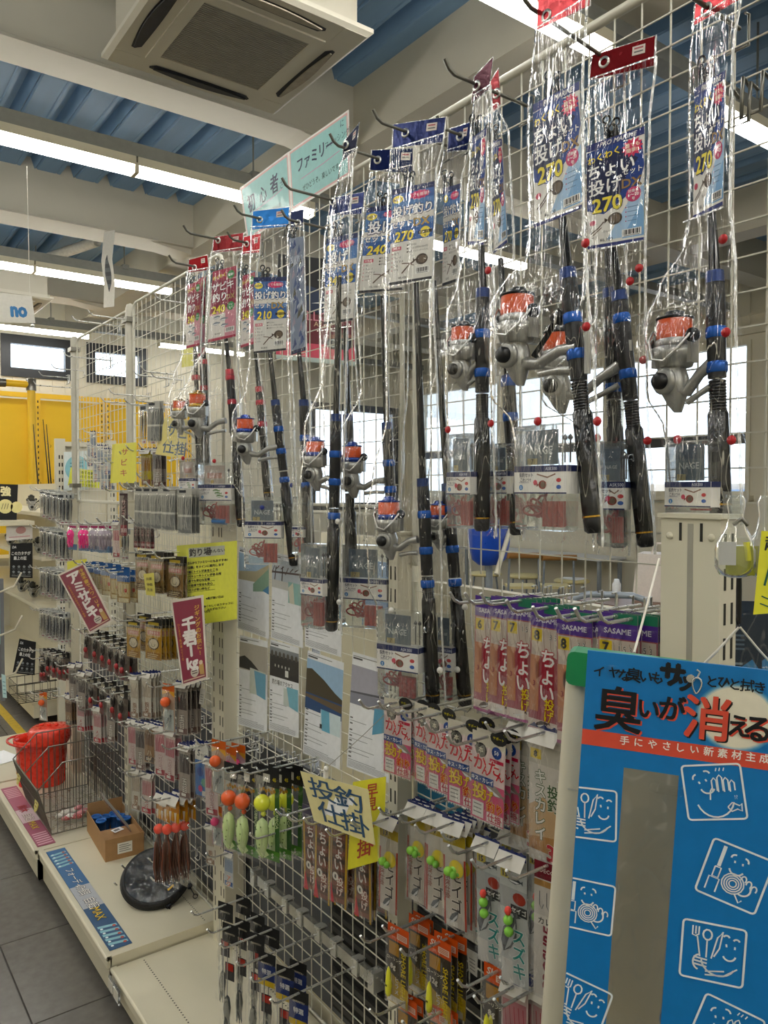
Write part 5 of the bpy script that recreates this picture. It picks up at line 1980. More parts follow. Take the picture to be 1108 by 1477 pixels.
def k_squid(ball):
    def f(b, w, h):
        b.rect(-w / 2, -.03, w / 2, .010, '18191A', 0)
        b.rect(-w / 2, -.03, w / 2, .010, '222222', .0008)
        b.rect(-w * .2, -.022, w * .1, -.006, 'D8D4C6', -.0004)
        b.text('45', w * .3, -.014, .010, 'E3CF45', -.0005, .03)
        for i in range(6):
            b.disc(-w * .3 + i * w * .12, -.04 + .003 * (i % 2), .004, 'B58A3A', -.0005, 6)
        b.rect(-w / 2, -.175, w * .5, -.155, '5E9A3E', .0006)
        b.rect(w * .3, -.155, w * .5, -.03, '3E6A33', .0006)
        b.text('LUMICA', w * .4, -.09, .011, 'D8E6B0', -.0002, .03, ang=-pi / 2)
        b.text('S', w * .2, -.165, .014, 'E6EFD2', -.0003, .04)
    return (.06, .185, f, 'squid_' + ball, .02)


def x_squid(col):
    def f(t):
        b = MB().ball((-.004, -.012, -.060), .0165, col, n=16)
        b.build('float_ball', GLOSS, t)
        b = MB().ball((-.004, -.008, -.083), .0055, 'E8602C' if col != 'E4E83A' else 'D8E04A', n=8)
        b.build('bead', GLOSS, t)
        b = MB().lathe([(.002, -.09), (.0105, -.098), (.0135, -.118), (.0120, -.14), (.0075, -.155), (.0015, -.168), (0, -.17)], 14, (-.004, -.012, 0), None, 'C9DE9A')
        for s in (-1, 1):
            b.add([(-.004 + s * .008, -.012, -.15), (-.004 + s * .018, -.012, -.158), (-.004 + s * .004, -.012, -.168)], [(0, 1, 2)], 'C9DE9A')
        for i in range(7):
            b.ball((-.004 + .007 * cos(i * 2.3), -.0235, -.102 - i * .007), .0018, '6F8A4A', n=6, sq=(1, .4, 1))
        b.build('glow_squid', GLOSS, t)
    return f


def k_redfloat(b, w, h):
    b.rect(-w / 2, -.05, w / 2, .008, 'D98F2E', 0)
    for i in range(6):
        b.flat([(-w / 2 + w * i / 6, -.03), (-w / 2 + w * (i + 1) / 6, -.028), (-w / 2 + w * (i + .5) / 6, -.055)], 'E8B24A' if i % 2 else 'F1EBDD', -.0004)
    b.rect(-w * .3, -.02, w * .3, -.006, 'F2E6D0', -.0005)
    b.text('タコ', 0, -.013, .011, '7A2A1E', -.0007, .03)
    b.rect(-w / 2, -.05, w / 2, .008, 'C9B48A', .0008)
    flap(b, w, d=.016)


def x_redfloat(t):
    b = MB().ball((0, -.012, -.065), .0115, 'F2543E', n=12)
    b.build('red_float', GLOSS, t)
    b = MB()
    for i in range(9):
        a_ = 2 * pi * i / 9
        b.tube([(0, -.012, -.075), (.006 * cos(a_), -.012 + .006 * sin(a_), -.10), (.0105 * cos(a_), -.012 + .009 * sin(a_), -.15), (.008 * cos(a_ + .4), -.012 + .006 * sin(a_ + .4), -.185)], [.002, .0034, .003, .001], 5, '4A2E22' if i % 3 else '6E3A26')
    b.build('rubber_skirt', PLASTIC, t)


def k_gold(dark=False, top='1B1A18'):
    def f(b, w, h):
        base(b, w, h, 'B98F3E' if not dark else '8A6B42')
        b.rect(-w / 2, -.022, w / 2, .008, top, -.0003)
        b.rect(-w * .36, -.014, w * .3, -.004, 'B9A24A', -.0005)
        b.rect(-w * .42, -.05, w * .42, -.026, 'C9B48C' if not dark else 'A89A80', -.0003)
        b.rect(-w * .38, -.046, w * .38, -.032, 'C98A86', -.0005)
        b.text('がまかつ', 0, -.039, .010, 'F3E8DC', -.0007, .02)
        b.disc(0, -.075, .02, '54412C', -.0005, 16, 1.25)
        b.disc(0, -.075, .016, 'D8CDB2', -.0007, 16, 1.25)
        b.line([(-.012, -.07), (-.008, -.083), (.002, -.085), (.008, -.075)], .0016, '4A4438', -.0009)
        b.rect(-w * .42, .012 - h, w * .42, -.104, '9A6E2E' if not dark else '5E452A', -.0004)
        for i in range(3):
            b.rect(-w * .36, -.112 - i * .006, w * .3 - .006 * i, -.110 - i * .006, 'E6D8AE', -.0006)
    return (.072, .135, f, 'INK', .006)


def k_slim(cols, txt, tc):
    def f(b, w, h):
        base(b, w, h, cols[0])
        flap(b, w, d=.014)
        b.rect(-w * .44, -.03 - .3 * h, w * .44, -.022, cols[1], -.0003)
        for i in range(5):
            b.line([(-w * .36 + i * w * .17, -.03), (-w * .3 + i * w * .17, -.04 - .2 * h), (-w * .38 + i * w * .17, -.03 - .3 * h)], .0012, cols[2], -.0005)
        V_(b, txt, 0, -.06 - .35 * h, min(w * .5, .26 * h / max(1, len(txt)) * 1.4), tc[0], tc[1], step=.95)
        b.rect(-w * .44, .012 - h, w * .44, .03 - h, cols[2], -.0004)
        b.rect(-w * .3, .016 - h, w * .1, .025 - h, 'EFEBE2', -.0006)
    return f


def k_grey(b, w, h):
    base(b, w, h, '8F918E')
    b.rect(-w / 2, -.018, w / 2, .008, 'C9C8C0', -.0003)
    b.rect(-w * .4, -.006, w * .1, .002, '3A3D44', -.0005)
    for i in range(7):
        x = -w * .42 + w * .84 * i / 6
        b.rect(x - .0013, -.07, x + .0013, -.022, '3E4246', -.0005)
    b.rect(-w / 2, -.078, w / 2, -.072, 'D8D8D0', -.0005)
    for i in range(9):
        x = -w * .42 + w * .84 * i / 8
        b.rect(x - .0008, -.125, x + .0008, -.08, '6F7478', -.0005)


def k_strip(b, w, h):
    base(b, w, h, '4A3538')
    V_(b, 'サビキ', 0, -.06, .022, 'C9A9A4', '5A2028')
    b.rect(-w * .4, -.16, w * .4, -.12, '8A3A44', -.0004)
    b.text('五目', 0, -.14, .016, 'E6D8D2', -.0007, .03)
    b.rect(-w / 2, -.004, w / 2, .008, 'D3CFC6', -.0004)


def k_octo(b, w, h):
    b.rect(-w / 2, -.02, w / 2, .008, 'D9D4CC', 0)
    b.rect(-w * .4, -.014, w * .4, -.004, 'B64A78', -.0004)
    b.rect(-w / 2, -.11, w * .5, -.085, '6E8FB4', .0006)


def x_octo(col):
    def f(t):
        b = MB().ball((0, -.012, -.042), .019, col, n=12, sq=(.9, .8, 1.2))
        b.ball((-.008, -.027, -.040), .003, 'F4F4F0', n=6).ball((.008, -.027, -.040), .003, 'F4F4F0', n=6)
        for i in range(8):
            a_ = 2 * pi * i / 8
            b.tube([(.010 * cos(a_), -.012 + .008 * sin(a_), -.055), (.013 * cos(a_), -.012 + .010 * sin(a_), -.075), (.010 * cos(a_ + .4), -.012 + .008 * sin(a_ + .4), -.098)], [.004, .003, .001], 5, col)
        b.build('octopus_lure', GLOSS, t)
    return f


def k_bluetop(b, w, h):
    base(b, w, h, 'A88A52')
    b.rect(-w / 2, -.034, w / 2, .010, '2E5F9E', -.0003)
    b.text('OWNER', 0, -.014, .011, 'E3EAF2', -.0006, .03)
    b.rect(-w * .4, -.09, w * .4, -.04, 'C7B58A', -.0004)
    for i in range(3):
        b.line([(-w * .25 + i * w * .25, -.045), (-w * .25 + i * w * .25, -.07), (-w * .15 + i * w * .25, -.08)], .0018, '5E4A2C', -.0006)
    b.disc(w * .15, -.066, .008, 'C2473C', -.0008, 8)
    b.rect(-w * .4, -.11, w * .4, -.095, 'E3D8B4', -.0004)


def k_redlure(b, w, h):
    b.rect(-w / 2, -.02, w / 2, .008, '22201F', 0)
    b.rect(-w * .36, -.014, w * .1, -.003, 'BDB59F', -.0004)
    b.rect(-w / 2, -.125, w / 2, -.02, '6E6258', .0012)


def x_redlure(t):
    b = MB().ball((0, -.010, -.05), .013, '2C2624', n=10, sq=(.8, .6, 2.0)).ball((.002, -.016, -.082), .010, 'A62F33', n=8, sq=(1, .7, 1.3))
    b.build('lure', GLOSS, t)
    b = MB()
    for i in range(5):
        b.tube([(-.008 + i * .004, -.01, -.085), (-.012 + i * .006, -.012, -.118)], [.0018, .0008], 4, '7A2A2A')
    b.build('skirt', PLASTIC, t)


def k_ball(col, bg):
    def f(b, w, h):
        base(b, w, h, bg)
        b.rect(-w / 2, -.018, w / 2, .008, 'E3713A', -.0003)
        b.flat([(-w / 2, -.03), (0, -.018), (w / 2, -.034), (w / 2, -.016), (-w / 2, -.016)], 'E9B45A', -.0005)
        b.rect(-w * .4, -.145, w * .4, -.075, 'C9CFCB', -.0003)
        fish(b, 0, -.11, .04, '6A7278', -.0006, 1.0)
    return (.056, .155, f, 'ball_' + col, .016)


def x_ball(col):
    def f(t):
        b = MB().ball((0, -.014, -.048), .0165, col, n=14)
        b.build('float_ball', GLOSS, t)
        b = MB().lathe([(.004, -.07), (.010, -.08), (.012, -.10), (.008, -.125), (.002, -.135)], 12, (0, -.010, 0), None, 'D9D9D4')
        b.build('clear_float', CLEARBOX, t)
    return f


def k_bluepack(b, w, h):
    base(b, w, h, '3F74B8')
    b.rect(-w / 2, -.04, w / 2, .008, 'E6E4DC', -.0003)
    b.text('S', -w * .2, -.018, .026, '22324A', -.0006, .04, skew=.2)
    b.text('サビキ', w * .15, -.024, .010, '22324A', -.0006, .02)
    b.disc(-w * .12, -.075, .014, '2A4F96', -.0005, 14)
    b.disc(w * .16, -.105, .013, '5FA08A', -.0005, 14)
    b.disc(-w * .12, -.125, .010, 'C04A7A', -.0005, 12)
    b.rect(w * .0, -.145, w * .38, -.13, 'EDEBE4', -.0006)


def k_brush(tone):
    def f(b, w, h):
        b.rect(-w / 2, -.035, w / 2, .008, '161718', 0)
        b.rect(-w / 2, -.035, w / 2, .008, '232323', .0008)
        b.text('HARIMITSU', 0, -.014, .0055, 'CFC8B4', -.0005, .03)
        if tone != 'black':
            b.rect(-w / 2, -.05, w / 2, -.015, '23346F', -.0004)
            b.rect(-w / 2, -.062, w / 2, -.05, 'D8B83C', -.0004)
            b.text('特選', 0, -.032, .012, 'E6E6EA', -.0008, .03)
        b.rect(-w * .3, -.12, w * .3, -.08, '2A2A2C', .0003)
        b.rect(-w * .22, -.098, w * .22, -.082, 'B9423A', -.0003)
        b.rect(-w * .42, -.215, -w * .38, -.036, 'C9C9C4', .0003)
    return (.044, .235, f, 'brush_' + tone, .014)


def x_brush(cols):
    def f(t):
        b = MB().tube([(0, -.008, -.045), (0, -.008, -.17)], .0012, 5, '8A8A86')
        b.lathe([(.001, -.148), (.006, -.156), (.0085, -.178), (.0065, -.20), (.002, -.214), (0, -.215)], 10, (0, -.008, 0), None, cols[0])
        b.build('lure_body', GLOSS, t)
        b = MB()
        for i in range(7):
            a_ = 2 * pi * i / 7
            b.tube([(.004 * cos(a_), -.008 + .004 * sin(a_), -.185), (.007 * cos(a_), -.008 + .005 * sin(a_), -.222)], [.0022, .0008], 4, cols[1])
        b.build('lure_skirt', PLASTIC, t)
    return f


def k_clear(b, w, h):
    b.rect(-w / 2, -.018, w / 2, .008, 'C9CBC8', 0)
    b.rect(-w * .4, -.012, w * .2, 0, '4A4E54', -.0004)
    for i in range(4):
        x = -w * .3 + i * w * .2
        b.tube([(x, -.004, -.022), (x + .002, -.004, -.05), (x - .002, -.004, .02 - h)], [.0022, .003, .0012], 5, '3A3C42' if i % 2 else '8A8F92')
    b.rect(-w * .1, .014 - h, w * .4, .03 - h, 'D8D6D0', -.006)
    b.rect(0, .018 - h, w * .3, .022 - h, 'A0405A', -.0064)


KINDS_ = {
    'choi6': k_choi('6', '1.5 3'), 'choi7': k_choi('7', '1.5 3'), 'choi8': k_choi('8', '3 3'),
    'kantan': (.072, .15, k_kantan, 'INK', .006), 'kisu': (.06, .215, k_kisu, 'INK', .008),
    'seigo13': k_seigo('13'), 'seigo14': k_seigo('14'), 'seigo15': k_seigo('15'), 'suzuki': (.054, .215, k_suzuki, 'suzuki', .008),
    'prosurf': (.05, .215, k_prosurf, 'INK', .006), 'shore8': k_shore('8g'), 'shore12': k_shore('12g'), 'brown': (.058, .2, k_brown, 'INK', .008),
    'squid_orange': k_squid('F0642C'), 'squid_yellow': k_squid('E4E83A'), 'redfloat': (.05, .20, k_redfloat, 'redfloat', .016),
    'gold': k_gold(), 'goldbrown': k_gold(True, '2A2620'), 'grey': (.06, .135, k_grey, 'INK', .006), 'darkstrip': (.04, .165, k_strip, 'INK', .004),
    'octo_pink': (.055, .115, k_octo, 'octo_F03A8C', .02), 'octo_grey': (.055, .115, k_octo, 'octo_A79AA6', .02), 'bluetop': (.066, .12, k_bluetop, 'INK', .008),
    'redlure': (.052, .13, k_redlure, 'redlure', .014), 'ball_orange': k_ball('F0642C', 'B9A08C'), 'ball_pink': k_ball('E2447C', 'C9A9B4'),
    'bluepack': (.06, .155, k_bluepack, 'INK', .008), 'brush_black': k_brush('black'), 'brush_pink': k_brush('pink'), 'brush_green': k_brush('green'),
    'clear': (.05, .15, k_clear, 'INK', .012),
    'slimwhite': (.045, .16, k_slim(('D8D3C6', 'C9BFAE', '9A7F6A'), '胴突', ('8A5A3A', 'EEE8DA')), 'INK', .006),
    'slimpink': (.05, .17, k_slim(('DCC9C4', 'C98C92', 'B24A55'), 'サビキ', ('F1ECE6', 'A8344A')), 'INK', .006),
    'slimdark': (.05, .17, k_slim(('A59A90', '4A4644', '6A4A44'), '五目', ('EDE6DA', '3A2A2A')), 'INK', .006),
    'slimblue': (.05, .14, k_slim(('D3D8DC', 'A9B8CC', '3E63A0'), 'アジ', ('E0662F', 'F4F1EA')), 'INK', .006),
    'slimred': (.05, .15, k_slim(('D9CFC8', 'C9A0A0', 'C43F4A'), 'メバル', ('B23040', 'F1ECE4')), 'INK', .006),
    'slimyellow': (.05, .13, k_slim(('CDBB4E', 'B08A4A', '8A4A3A'), '小アジ', ('8A3A2A', 'F0E6A0')), 'INK', .006),
    'slimbrown': (.05, .14, k_slim(('9A7A5A', '7A5A44', '4A3A30'), 'ハゼ', ('E6D6B4', '4A3426')), 'INK', .006),
}
EXTRA = {'seigo': x_seigo, 'suzuki': x_suzuki, 'shore': x_shore, 'squid_F0642C': x_squid('F0642C'), 'squid_E4E83A': x_squid('E4E83A'), 'redfloat': x_redfloat,
         'octo_F03A8C': x_octo('F03A8C'), 'octo_A79AA6': x_octo('A79AA6'), 'redlure': x_redlure, 'ball_F0642C': x_ball('F0642C'), 'ball_E2447C': x_ball('E2447C'),
         'brush_black': x_brush(('2E3438', '3E464A')), 'brush_pink': x_brush(('D8327C', 'E04A90')), 'brush_green': x_brush(('5FA04A', '4A8A3E'))}
PROTO = {}


def make_pack(kind):
    """a fresh pack the first time, a copy with copied parts afterwards"""
    if kind in PROTO:
        return copy_tree(PROTO[kind])
    w, h, art, extra, D = KINDS_[kind]
    t = thing('tackle_pack', '', 'tackle pack')
    b = MB()
    art(b, w, h)
    b.build('card', PACKINK, t)
    if extra in EXTRA:
        EXTRA[extra](t)
    # pillow shaped clear pouch round the card
    m = MB()
    nx, nz = 4, 10
    z0, z1 = -.012, .004 - h
    for s in (-1,):
        Vv = []
        for i in range(nz + 1):
            for j in range(nx + 1):
                fx, fz = j / nx, i / nz
                d = D * (4 * fx * (1 - fx)) ** .5 * min(1, 6 * fz, 6 * (1 - fz))
                Vv.append(((fx - .5) * (w + .008), -.0018 - d * 1.05 + .0012 * noise.noise(Vector((fx * 6, fz * 14, len(kind)))), z0 + (z1 - z0) * fz))
        m.add(Vv, [(i * (nx + 1) + j, i * (nx + 1) + j + 1, (i + 1) * (nx + 1) + j + 1, (i + 1) * (nx + 1) + j) for i in range(nz) for j in range(nx)], smooth=True)
    m.build('pouch', FILM2, t)
    PROTO[kind] = t
    return t


def hang(kind, desc, where, u, v, x, n=1, alpha=-48, dx=.012, scale=1.0, peg_on=True, group=None, tilt=0.0, tip=None):
    P0 = on_x(u, v, x)
    tip = tip or (.07 if u > 420 and v > 850 else .045)
    for i in range(n):
        t = make_pack(kind)
        t.location = (min(x + i * dx, NX - .006), P0.y + random.uniform(-.003, .003), P0.z - .0005 * i)
        w = wdir(alpha + random.uniform(-4, 4))
        t.rotation_euler = (0, tilt + random.uniform(-.03, .03), atan2(w.y, w.x))
        t.scale = (scale,) * 3
        if n == 1:
            t['label'] = '%s on the %s' % (desc, where)
        else:
            t['label'] = '%s, %s on the %s' % (desc, ORD[i], where)
        t['group'] = group or desc + 's'
    if peg_on:
        peg('chrome peg, the ' + where, P0.y, P0.z + .004, x - tip, m=CHROME, group='chrome pegs on the wire nets')


G = 'purple headed rig packs'
A = 'purple headed pink rig pack'
hang('choi6', A + ' numbered 6', 'first purple row peg', 706, 868, .95, 1, -40, group=G)
hang('choi7', A + ' numbered 7', 'second purple row peg', 728, 869, .95, 2, -40, group=G)
hang('choi7', A + ' numbered 7', 'third purple row peg', 752, 870, .94, 6, -40, group=G)
hang('choi8', A + ' numbered 8', 'fourth purple row peg', 790, 880, .93, 4, -40, group=G)
hang('choi8', A + ' numbered 8', 'fifth purple row peg', 829, 890, .92, 3, -40, group=G)
hang('choi7', A + ' numbered 7', 'sixth purple row peg', 862, 892, .93, 2, -42, group=G)
hang('choi7', A + ' numbered 7', 'seventh purple row peg', 890, 893, .92, 4, -42, group=G)
hang('choi6', A + ' numbered 6', 'eighth purple row peg', 922, 895, .94, 3, -42, group=G)
G = 'pink easy rig packs'
A = 'small pink and white rig pack'
hang('kantan', A, 'first kantan row peg', 573, 1016, .93, 1, -44, group=G)
hang('kantan', A, 'second kantan row peg', 600, 1018, .95, 1, -40, group=G)
hang('kantan', A, 'third kantan row peg', 616, 1024, .93, 1, -42, group=G)
hang('kantan', A, 'fourth kantan row peg', 636, 1032, .92, 1, -44, group=G)
hang('kantan', A, 'fifth kantan row peg', 671, 1049, .92, 2, -44, group=G, dx=.03)
hang('kantan', A, 'sixth kantan row peg', 704, 1066, .91, 5, -44, group=G, dx=.017)
G = 'green lettered fish rig packs'
A = 'white and brown fish rig pack'
hang('kisu', A, 'first peg right of the pink packs', 757, 1048, .96, 2, -42, group=G, dx=.04)
hang('kisu', A, 'second peg right of the pink packs', 787, 1060, .93, 2, -42, group=G, dx=.04)
G = 'seabass rig packs with green beads'
A = 'narrow tan rig pack with green beads'
hang('seigo13', A, 'peg beside the yellow sign', 562, 1183, .92, 1, -46, group=G)
hang('seigo13', A, 'second tan row peg', 601, 1166, .95, 3, -46, group=G)
hang('seigo14', A, 'third tan row peg', 630, 1177, .94, 1, -46, group=G)
hang('seigo15', A, 'fourth tan row peg', 656, 1190, .92, 5, -46, group=G, dx=.014)
G = 'grey bass rig packs'
A = 'grey rig pack with teal lettering'
hang('suzuki', A, 'first grey row peg', 692, 1200, .97, 1, -46, group=G)
hang('suzuki', A, 'second grey row peg', 705, 1218, .93, 2, -46, group=G, dx=.06)
hang('suzuki', A, 'third grey row peg', 740, 1238, .91, 2, -46, group=G, dx=.07)
hang('prosurf', 'white rig pack with maroon sideways lettering', 'last grey row peg', 790, 1252, .92, 2, -46, dx=.03)
G = 'orange headed lure packs'
A = 'orange headed pack with yellow float'
hang('shore12', A, 'back peg of the orange row', 604, 1330, .98, 2, -46, group=G)
hang('shore8', A, 'front left peg of the orange row', 575, 1344, .92, 1, -50, group=G)
hang('shore12', A, 'middle peg of the orange row', 634, 1362, .93, 3, -48, group=G, dx=.018)
hang('shore8', A, 'right peg of the orange row', 718, 1404, .93, 2, -48, group=G)
hang('shore8', A, 'lowest left peg near the bottom', 588, 1446, .93, 2, -48, group=G)
hang('shore12', A, 'lowest second peg near the bottom', 636, 1462, .93, 2, -48, group=G)
G = 'pink rig packs at the bottom edge'
hang('slimpink', 'pink rig pack with white flap', 'first peg at the bottom right edge', 742, 1426, .93, 3, -48, group=G)
hang('slimred', 'white rig pack with red stripe', 'second peg at the bottom right edge', 770, 1430, .95, 3, -48, group=G)
hang('slimwhite', 'pale rig pack with navy flap', 'back peg at the bottom right edge', 776, 1400, 1.0, 2, -48)
G = 'brown and gold rig packs'
A = 'brown and gold rig pack'
hang('brown', A, 'peg left of the throwing rig sign', 447, 1168, .95, 2, -46, group=G)
hang('brown', A, 'peg behind the throwing rig sign', 466, 1176, .92, 2, -46, group=G)
hang('brown', A, 'second peg behind the throwing rig sign', 490, 1180, .93, 2, -46, group=G, dx=.02)
hang('brown', A, 'peg below the yellow lettered sign', 522, 1196, .95, 3, -46, group=G, dx=.02)
G = 'green glow squid lure packs'
hang('squid_orange', 'glow squid pack with orange ball', 'first squid peg', 337, 1108, .92, 1, -54, group=G, scale=1.3)
hang('squid_orange', 'glow squid pack with orange ball', 'second squid peg', 357, 1112, .93, 1, -54, group=G, scale=1.3)
hang('squid_yellow', 'glow squid pack with yellow ball', 'third squid peg', 386, 1112, .92, 1, -54, group=G, scale=1.3)
hang('squid_yellow', 'glow squid pack with yellow ball', 'fourth squid peg', 404, 1113, .97, 2, -54, group=G, dx=.035, scale=1.3)
G = 'octopus rig packs with red floats'
A = 'brown skirted pack with red float'
hang('redfloat', A, 'red float front peg', 236, 1152, .90, 1, -52, group=G, scale=1.45)
hang('redfloat', A, 'red float second peg', 248, 1152, .91, 3, -52, group=G, dx=.028, scale=1.45)
hang('redfloat', A, 'red float back peg', 264, 1150, 1.0, 1, -52, group=G, scale=1.45)
# long lure packs on the chrome bar pegs
for i, (kd, lab, pos) in enumerate((('brush_black', 'black skirted long lure pack', (.10, .16)), ('brush_black', 'black skirted long lure pack', (.06, .10, .15)), ('brush_black', 'black skirted long lure pack', (.10, .15)),
                                    ('brush_pink', 'pink long lure pack with navy label', (.08,)), ('brush_pink', 'pink long lure pack with navy label', (.09, .13)), ('brush_green', 'green long lure pack with navy label', (.07,)))):
    P0 = on_x(BARPEG[i][0], BARPEG[i][1], 1.045)
    for j, d in enumerate(pos):
        t = make_pack(kd)
        t.location = (1.045 - (.245 - d) * .9, P0.y, .430)
        w = wdir(-62 + 4 * j)
        t.rotation_euler = (0, .02, atan2(w.y, w.x))
        t.scale = (1.2,) * 3
        t['label'] = '%s, %s on the %s bar peg' % (lab, ORD[j], ORD[i])
        t['group'] = 'long lure packs on the chrome bar'

# ---- left sections, farther away
L = -58
A = 'gold hook pack with black header'
hang('gold', A, 'left peg of the gold row', 192, 896, .90, 1, L, group='gold hook packs')
hang('gold', A, 'second peg of the gold row', 208, 888, .94, 1, L, group='gold hook packs')
hang('gold', A, 'third peg of the gold row', 222, 896, .90, 8, L, dx=.012, group='gold hook packs')
A = 'brown hook pack with dark header'
hang('goldbrown', A, 'left peg above the gold row', 205, 798, .92, 2, L, group='brown hook packs')
hang('goldbrown', A, 'second peg above the gold row', 225, 800, .91, 4, L, group='brown hook packs')
hang('goldbrown', A, 'third peg above the gold row', 253, 806, .95, 2, L, group='brown hook packs')
for i, (u, v, n) in enumerate(((203, 706, 3), (214, 706, 3), (226, 706, 4), (243, 706, 7), (266, 708, 3))):
    hang('grey', 'thin grey hook pack', '%s peg of the grey row' % ORD[i], u, v, .90, n, L, dx=.012, group='thin grey hook packs')
hang('darkstrip', 'long dark maroon rig strip', 'peg left of the grey row', 178, 710, .92, 1, -66)
for i, u in enumerate((196, 205, 214)):
    hang('darkstrip', 'short dark maroon rig strip', '%s peg under the grey row' % ORD[i], u, 752, .98, 2, L, scale=.62, group='short maroon rig strips')
for i, (u, k_, n) in enumerate(((105, 'octo_pink', 1), (121, 'octo_pink', 2), (136, 'octo_grey', 2), (149, 'octo_grey', 3))):
    hang(k_, 'octopus lure in clear pouch, %s' % ('pink' if 'pink' in k_ else 'greyish'), '%s octopus peg' % ORD[i], u, 757, .92, n, -64, dx=.014, group='octopus lures')
hang('slimpink', 'pink and blue lure card', 'peg right of the octopus lures', 167, 755, .93, 1, L, scale=.8)
hang('clear', 'slim clear lure pouch', 'second peg right of the octopus lures', 178, 765, .95, 2, L, scale=.8)
for i, (u, v) in enumerate(((131, 814), (144, 816), (155, 818), (167, 822), (178, 826))):
    hang('bluetop', 'blue topped hook pack', '%s peg behind the slanted placard' % ORD[i], u, v, .93, 2, L, dx=.03, group='blue topped hook packs')
for i, (u, v) in enumerate(((127, 908), (140, 914), (151, 919), (162, 924), (171, 929), (180, 934))):
    hang('redlure', 'dark lure with red tail in pouch', '%s peg below the slanted placard' % ORD[i], u, v, .93, 2, L, dx=.03, group='red tailed lures')
for i, (u, v) in enumerate(((104, 960), (118, 972), (134, 980), (150, 986), (166, 992), (178, 1000))):
    hang('redlure' if i > 1 else 'slimdark', 'dark lure pouch hanging low' if i > 1 else 'dark rig card hanging low', '%s peg of the low left row' % ORD[i], u, v, .92, 2, L, dx=.03, group='low dark lures')
for i, (u, v, n) in enumerate(((193, 976, 3), (212, 974, 4))):
    hang('slimwhite', 'slim cream rig pack', '%s peg under the gold row' % ORD[i], u, v, .93, n, L, group='slim cream rig packs')
hang('ball_orange', 'rig pack with orange float ball', 'peg below the lower maroon placard', 243, 990, .92, 1, L)
hang('slimdark', 'dark rig pack', 'peg right of the orange ball pack', 262, 988, .95, 4, L, dx=.016, group='dark rig packs')
A = 'brown rig pack'
hang('slimbrown', A, 'peg above the red bucket', 98, 1004, .92, 3, L, group='packs above the basket')
for i, (u, v, n, k_) in enumerate(((116, 1008, 4, 'slimred'), (140, 1022, 5, 'slimred'), (160, 1010, 2, 'slimdark'))):
    hang(k_, ('white and red rig pack' if k_ == 'slimred' else 'dark rig pack'), '%s peg right of the brown packs' % ORD[i], u, v, .92, n, L, group='packs above the basket')
for i, (u, v, n, k_) in enumerate(((190, 1040, 2, 'slimpink'), (202, 1046, 2, 'slimdark'), (216, 1046, 2, 'slimbrown'), (230, 1050, 3, 'slimpink'), (245, 1056, 2, 'slimpink'))):
    hang(k_, 'printed rig pack', '%s peg above the tray' % ORD[i], u, v, .93, n, L, dx=.02, group='printed rig packs above the tray')
hang('slimdark', 'grey rig pack with navy flap', 'peg right of the tray row', 266, 1078, .92, 6, L, dx=.012, group='grey flap rig packs')
hang('slimwhite', 'pale rig pack', 'left peg just over the tray', 196, 1112, .97, 2, L, group='pale packs over the tray')
hang('slimred', 'pale red rig pack', 'right peg just over the tray', 212, 1118, .95, 2, L, group='pale packs over the tray')
hang('bluepack', 'bright blue and white float pack', 'peg left of the squid lures', 291, 1078, .92, 1, -56)
hang('slimpink', 'pale pink rig card', 'second peg left of the squid lures', 304, 1098, .93, 1, -56)
hang('ball_orange', 'pack with an orange float ball', 'third peg left of the squid lures', 316, 1072, .92, 1, -54)
hang('ball_pink', 'pack with a pink float ball', 'peg just left of the squid lures', 331, 1080, .98, 2, -54, dx=.03)
hang('ball_orange', 'small pack with orange ball', 'peg behind the squid lures', 340, 1090, 1.02, 1, -54)
hang('slimblue', 'small blue and white card', 'peg below the squid lures', 330, 1232, .98, 1, -58, scale=.75)
hang('slimwhite', 'small pale card', 'second peg below the squid lures', 303, 1192, .98, 1, -58, scale=.8)
hang('ball_pink', 'small bead pack', 'third peg below the squid lures', 313, 1165, .98, 1, -58, scale=.8)
# upper left bits
hang('clear', 'clear lure pouch with dark rods', 'first peg under the far pegs', 208, 586, .98, 3, L, dx=.03, group='clear lure pouches')
hang('grey', 'silver foil lure pouch', 'second peg under the far pegs', 222, 582, .95, 2, L)
hang('slimyellow', 'yellow printed rig card', 'peg beside the yellow note', 210, 652, .98, 2, L, dx=.02, group='yellow rig cards')
hang('slimdark', 'dark printed rig card', 'second peg beside the yellow note', 226, 650, 1.0, 2, L, dx=.02, scale=.8)
for i, (u, v, n) in enumerate(((134, 625, 1), (144, 645, 2), (154, 650, 2), (130, 640, 1), (138, 662, 2), (150, 672, 2))):
    P0 = on_x(u, v, 1.18)
    for j in range(n):
        t = make_pack('slimblue')
        t.location = (1.18 + .03 * j, P0.y, P0.z)
        w = wdir(-60)
        t.rotation_euler = (0, 0, atan2(w.y, w.x))
        t.scale = (.9,) * 3
        t['label'] = 'white and blue rig card behind the leftmost net, %s peg, %s' % (ORD[i], 'front' if j == 0 else 'back')
        t['group'] = 'white and blue cards behind the net'
    peg('chrome peg on the far face, behind the leftmost net, %s' % ORD[i], P0.y, P0.z + .004, 1.15, x0=1.27, group='chrome pegs on the wire nets')
# far end column of clear pouches
for r_, (v, k_) in enumerate(((708, 'clear'), (762, 'clear'), (820, 'clear'), (880, 'clear'), (938, 'redlure'))):
    for i in range(4):
        u = 62 + i * 9
        hang(k_, 'clear lure pouch', '%s peg, %s row of the end column' % (ORD[i], ORD[r_]), u, v + i * 2, 1.0, 3, -66, dx=.02, group='clear pouches on the end column', scale=1.05)
hang('ball_orange', 'float pack with red float', 'lowest peg of the end column', 62, 1000, 1.0, 1, -70)
hang('redlure', 'brown lures with orange header', 'peg above the red float', 62, 950, .98, 2, -70)
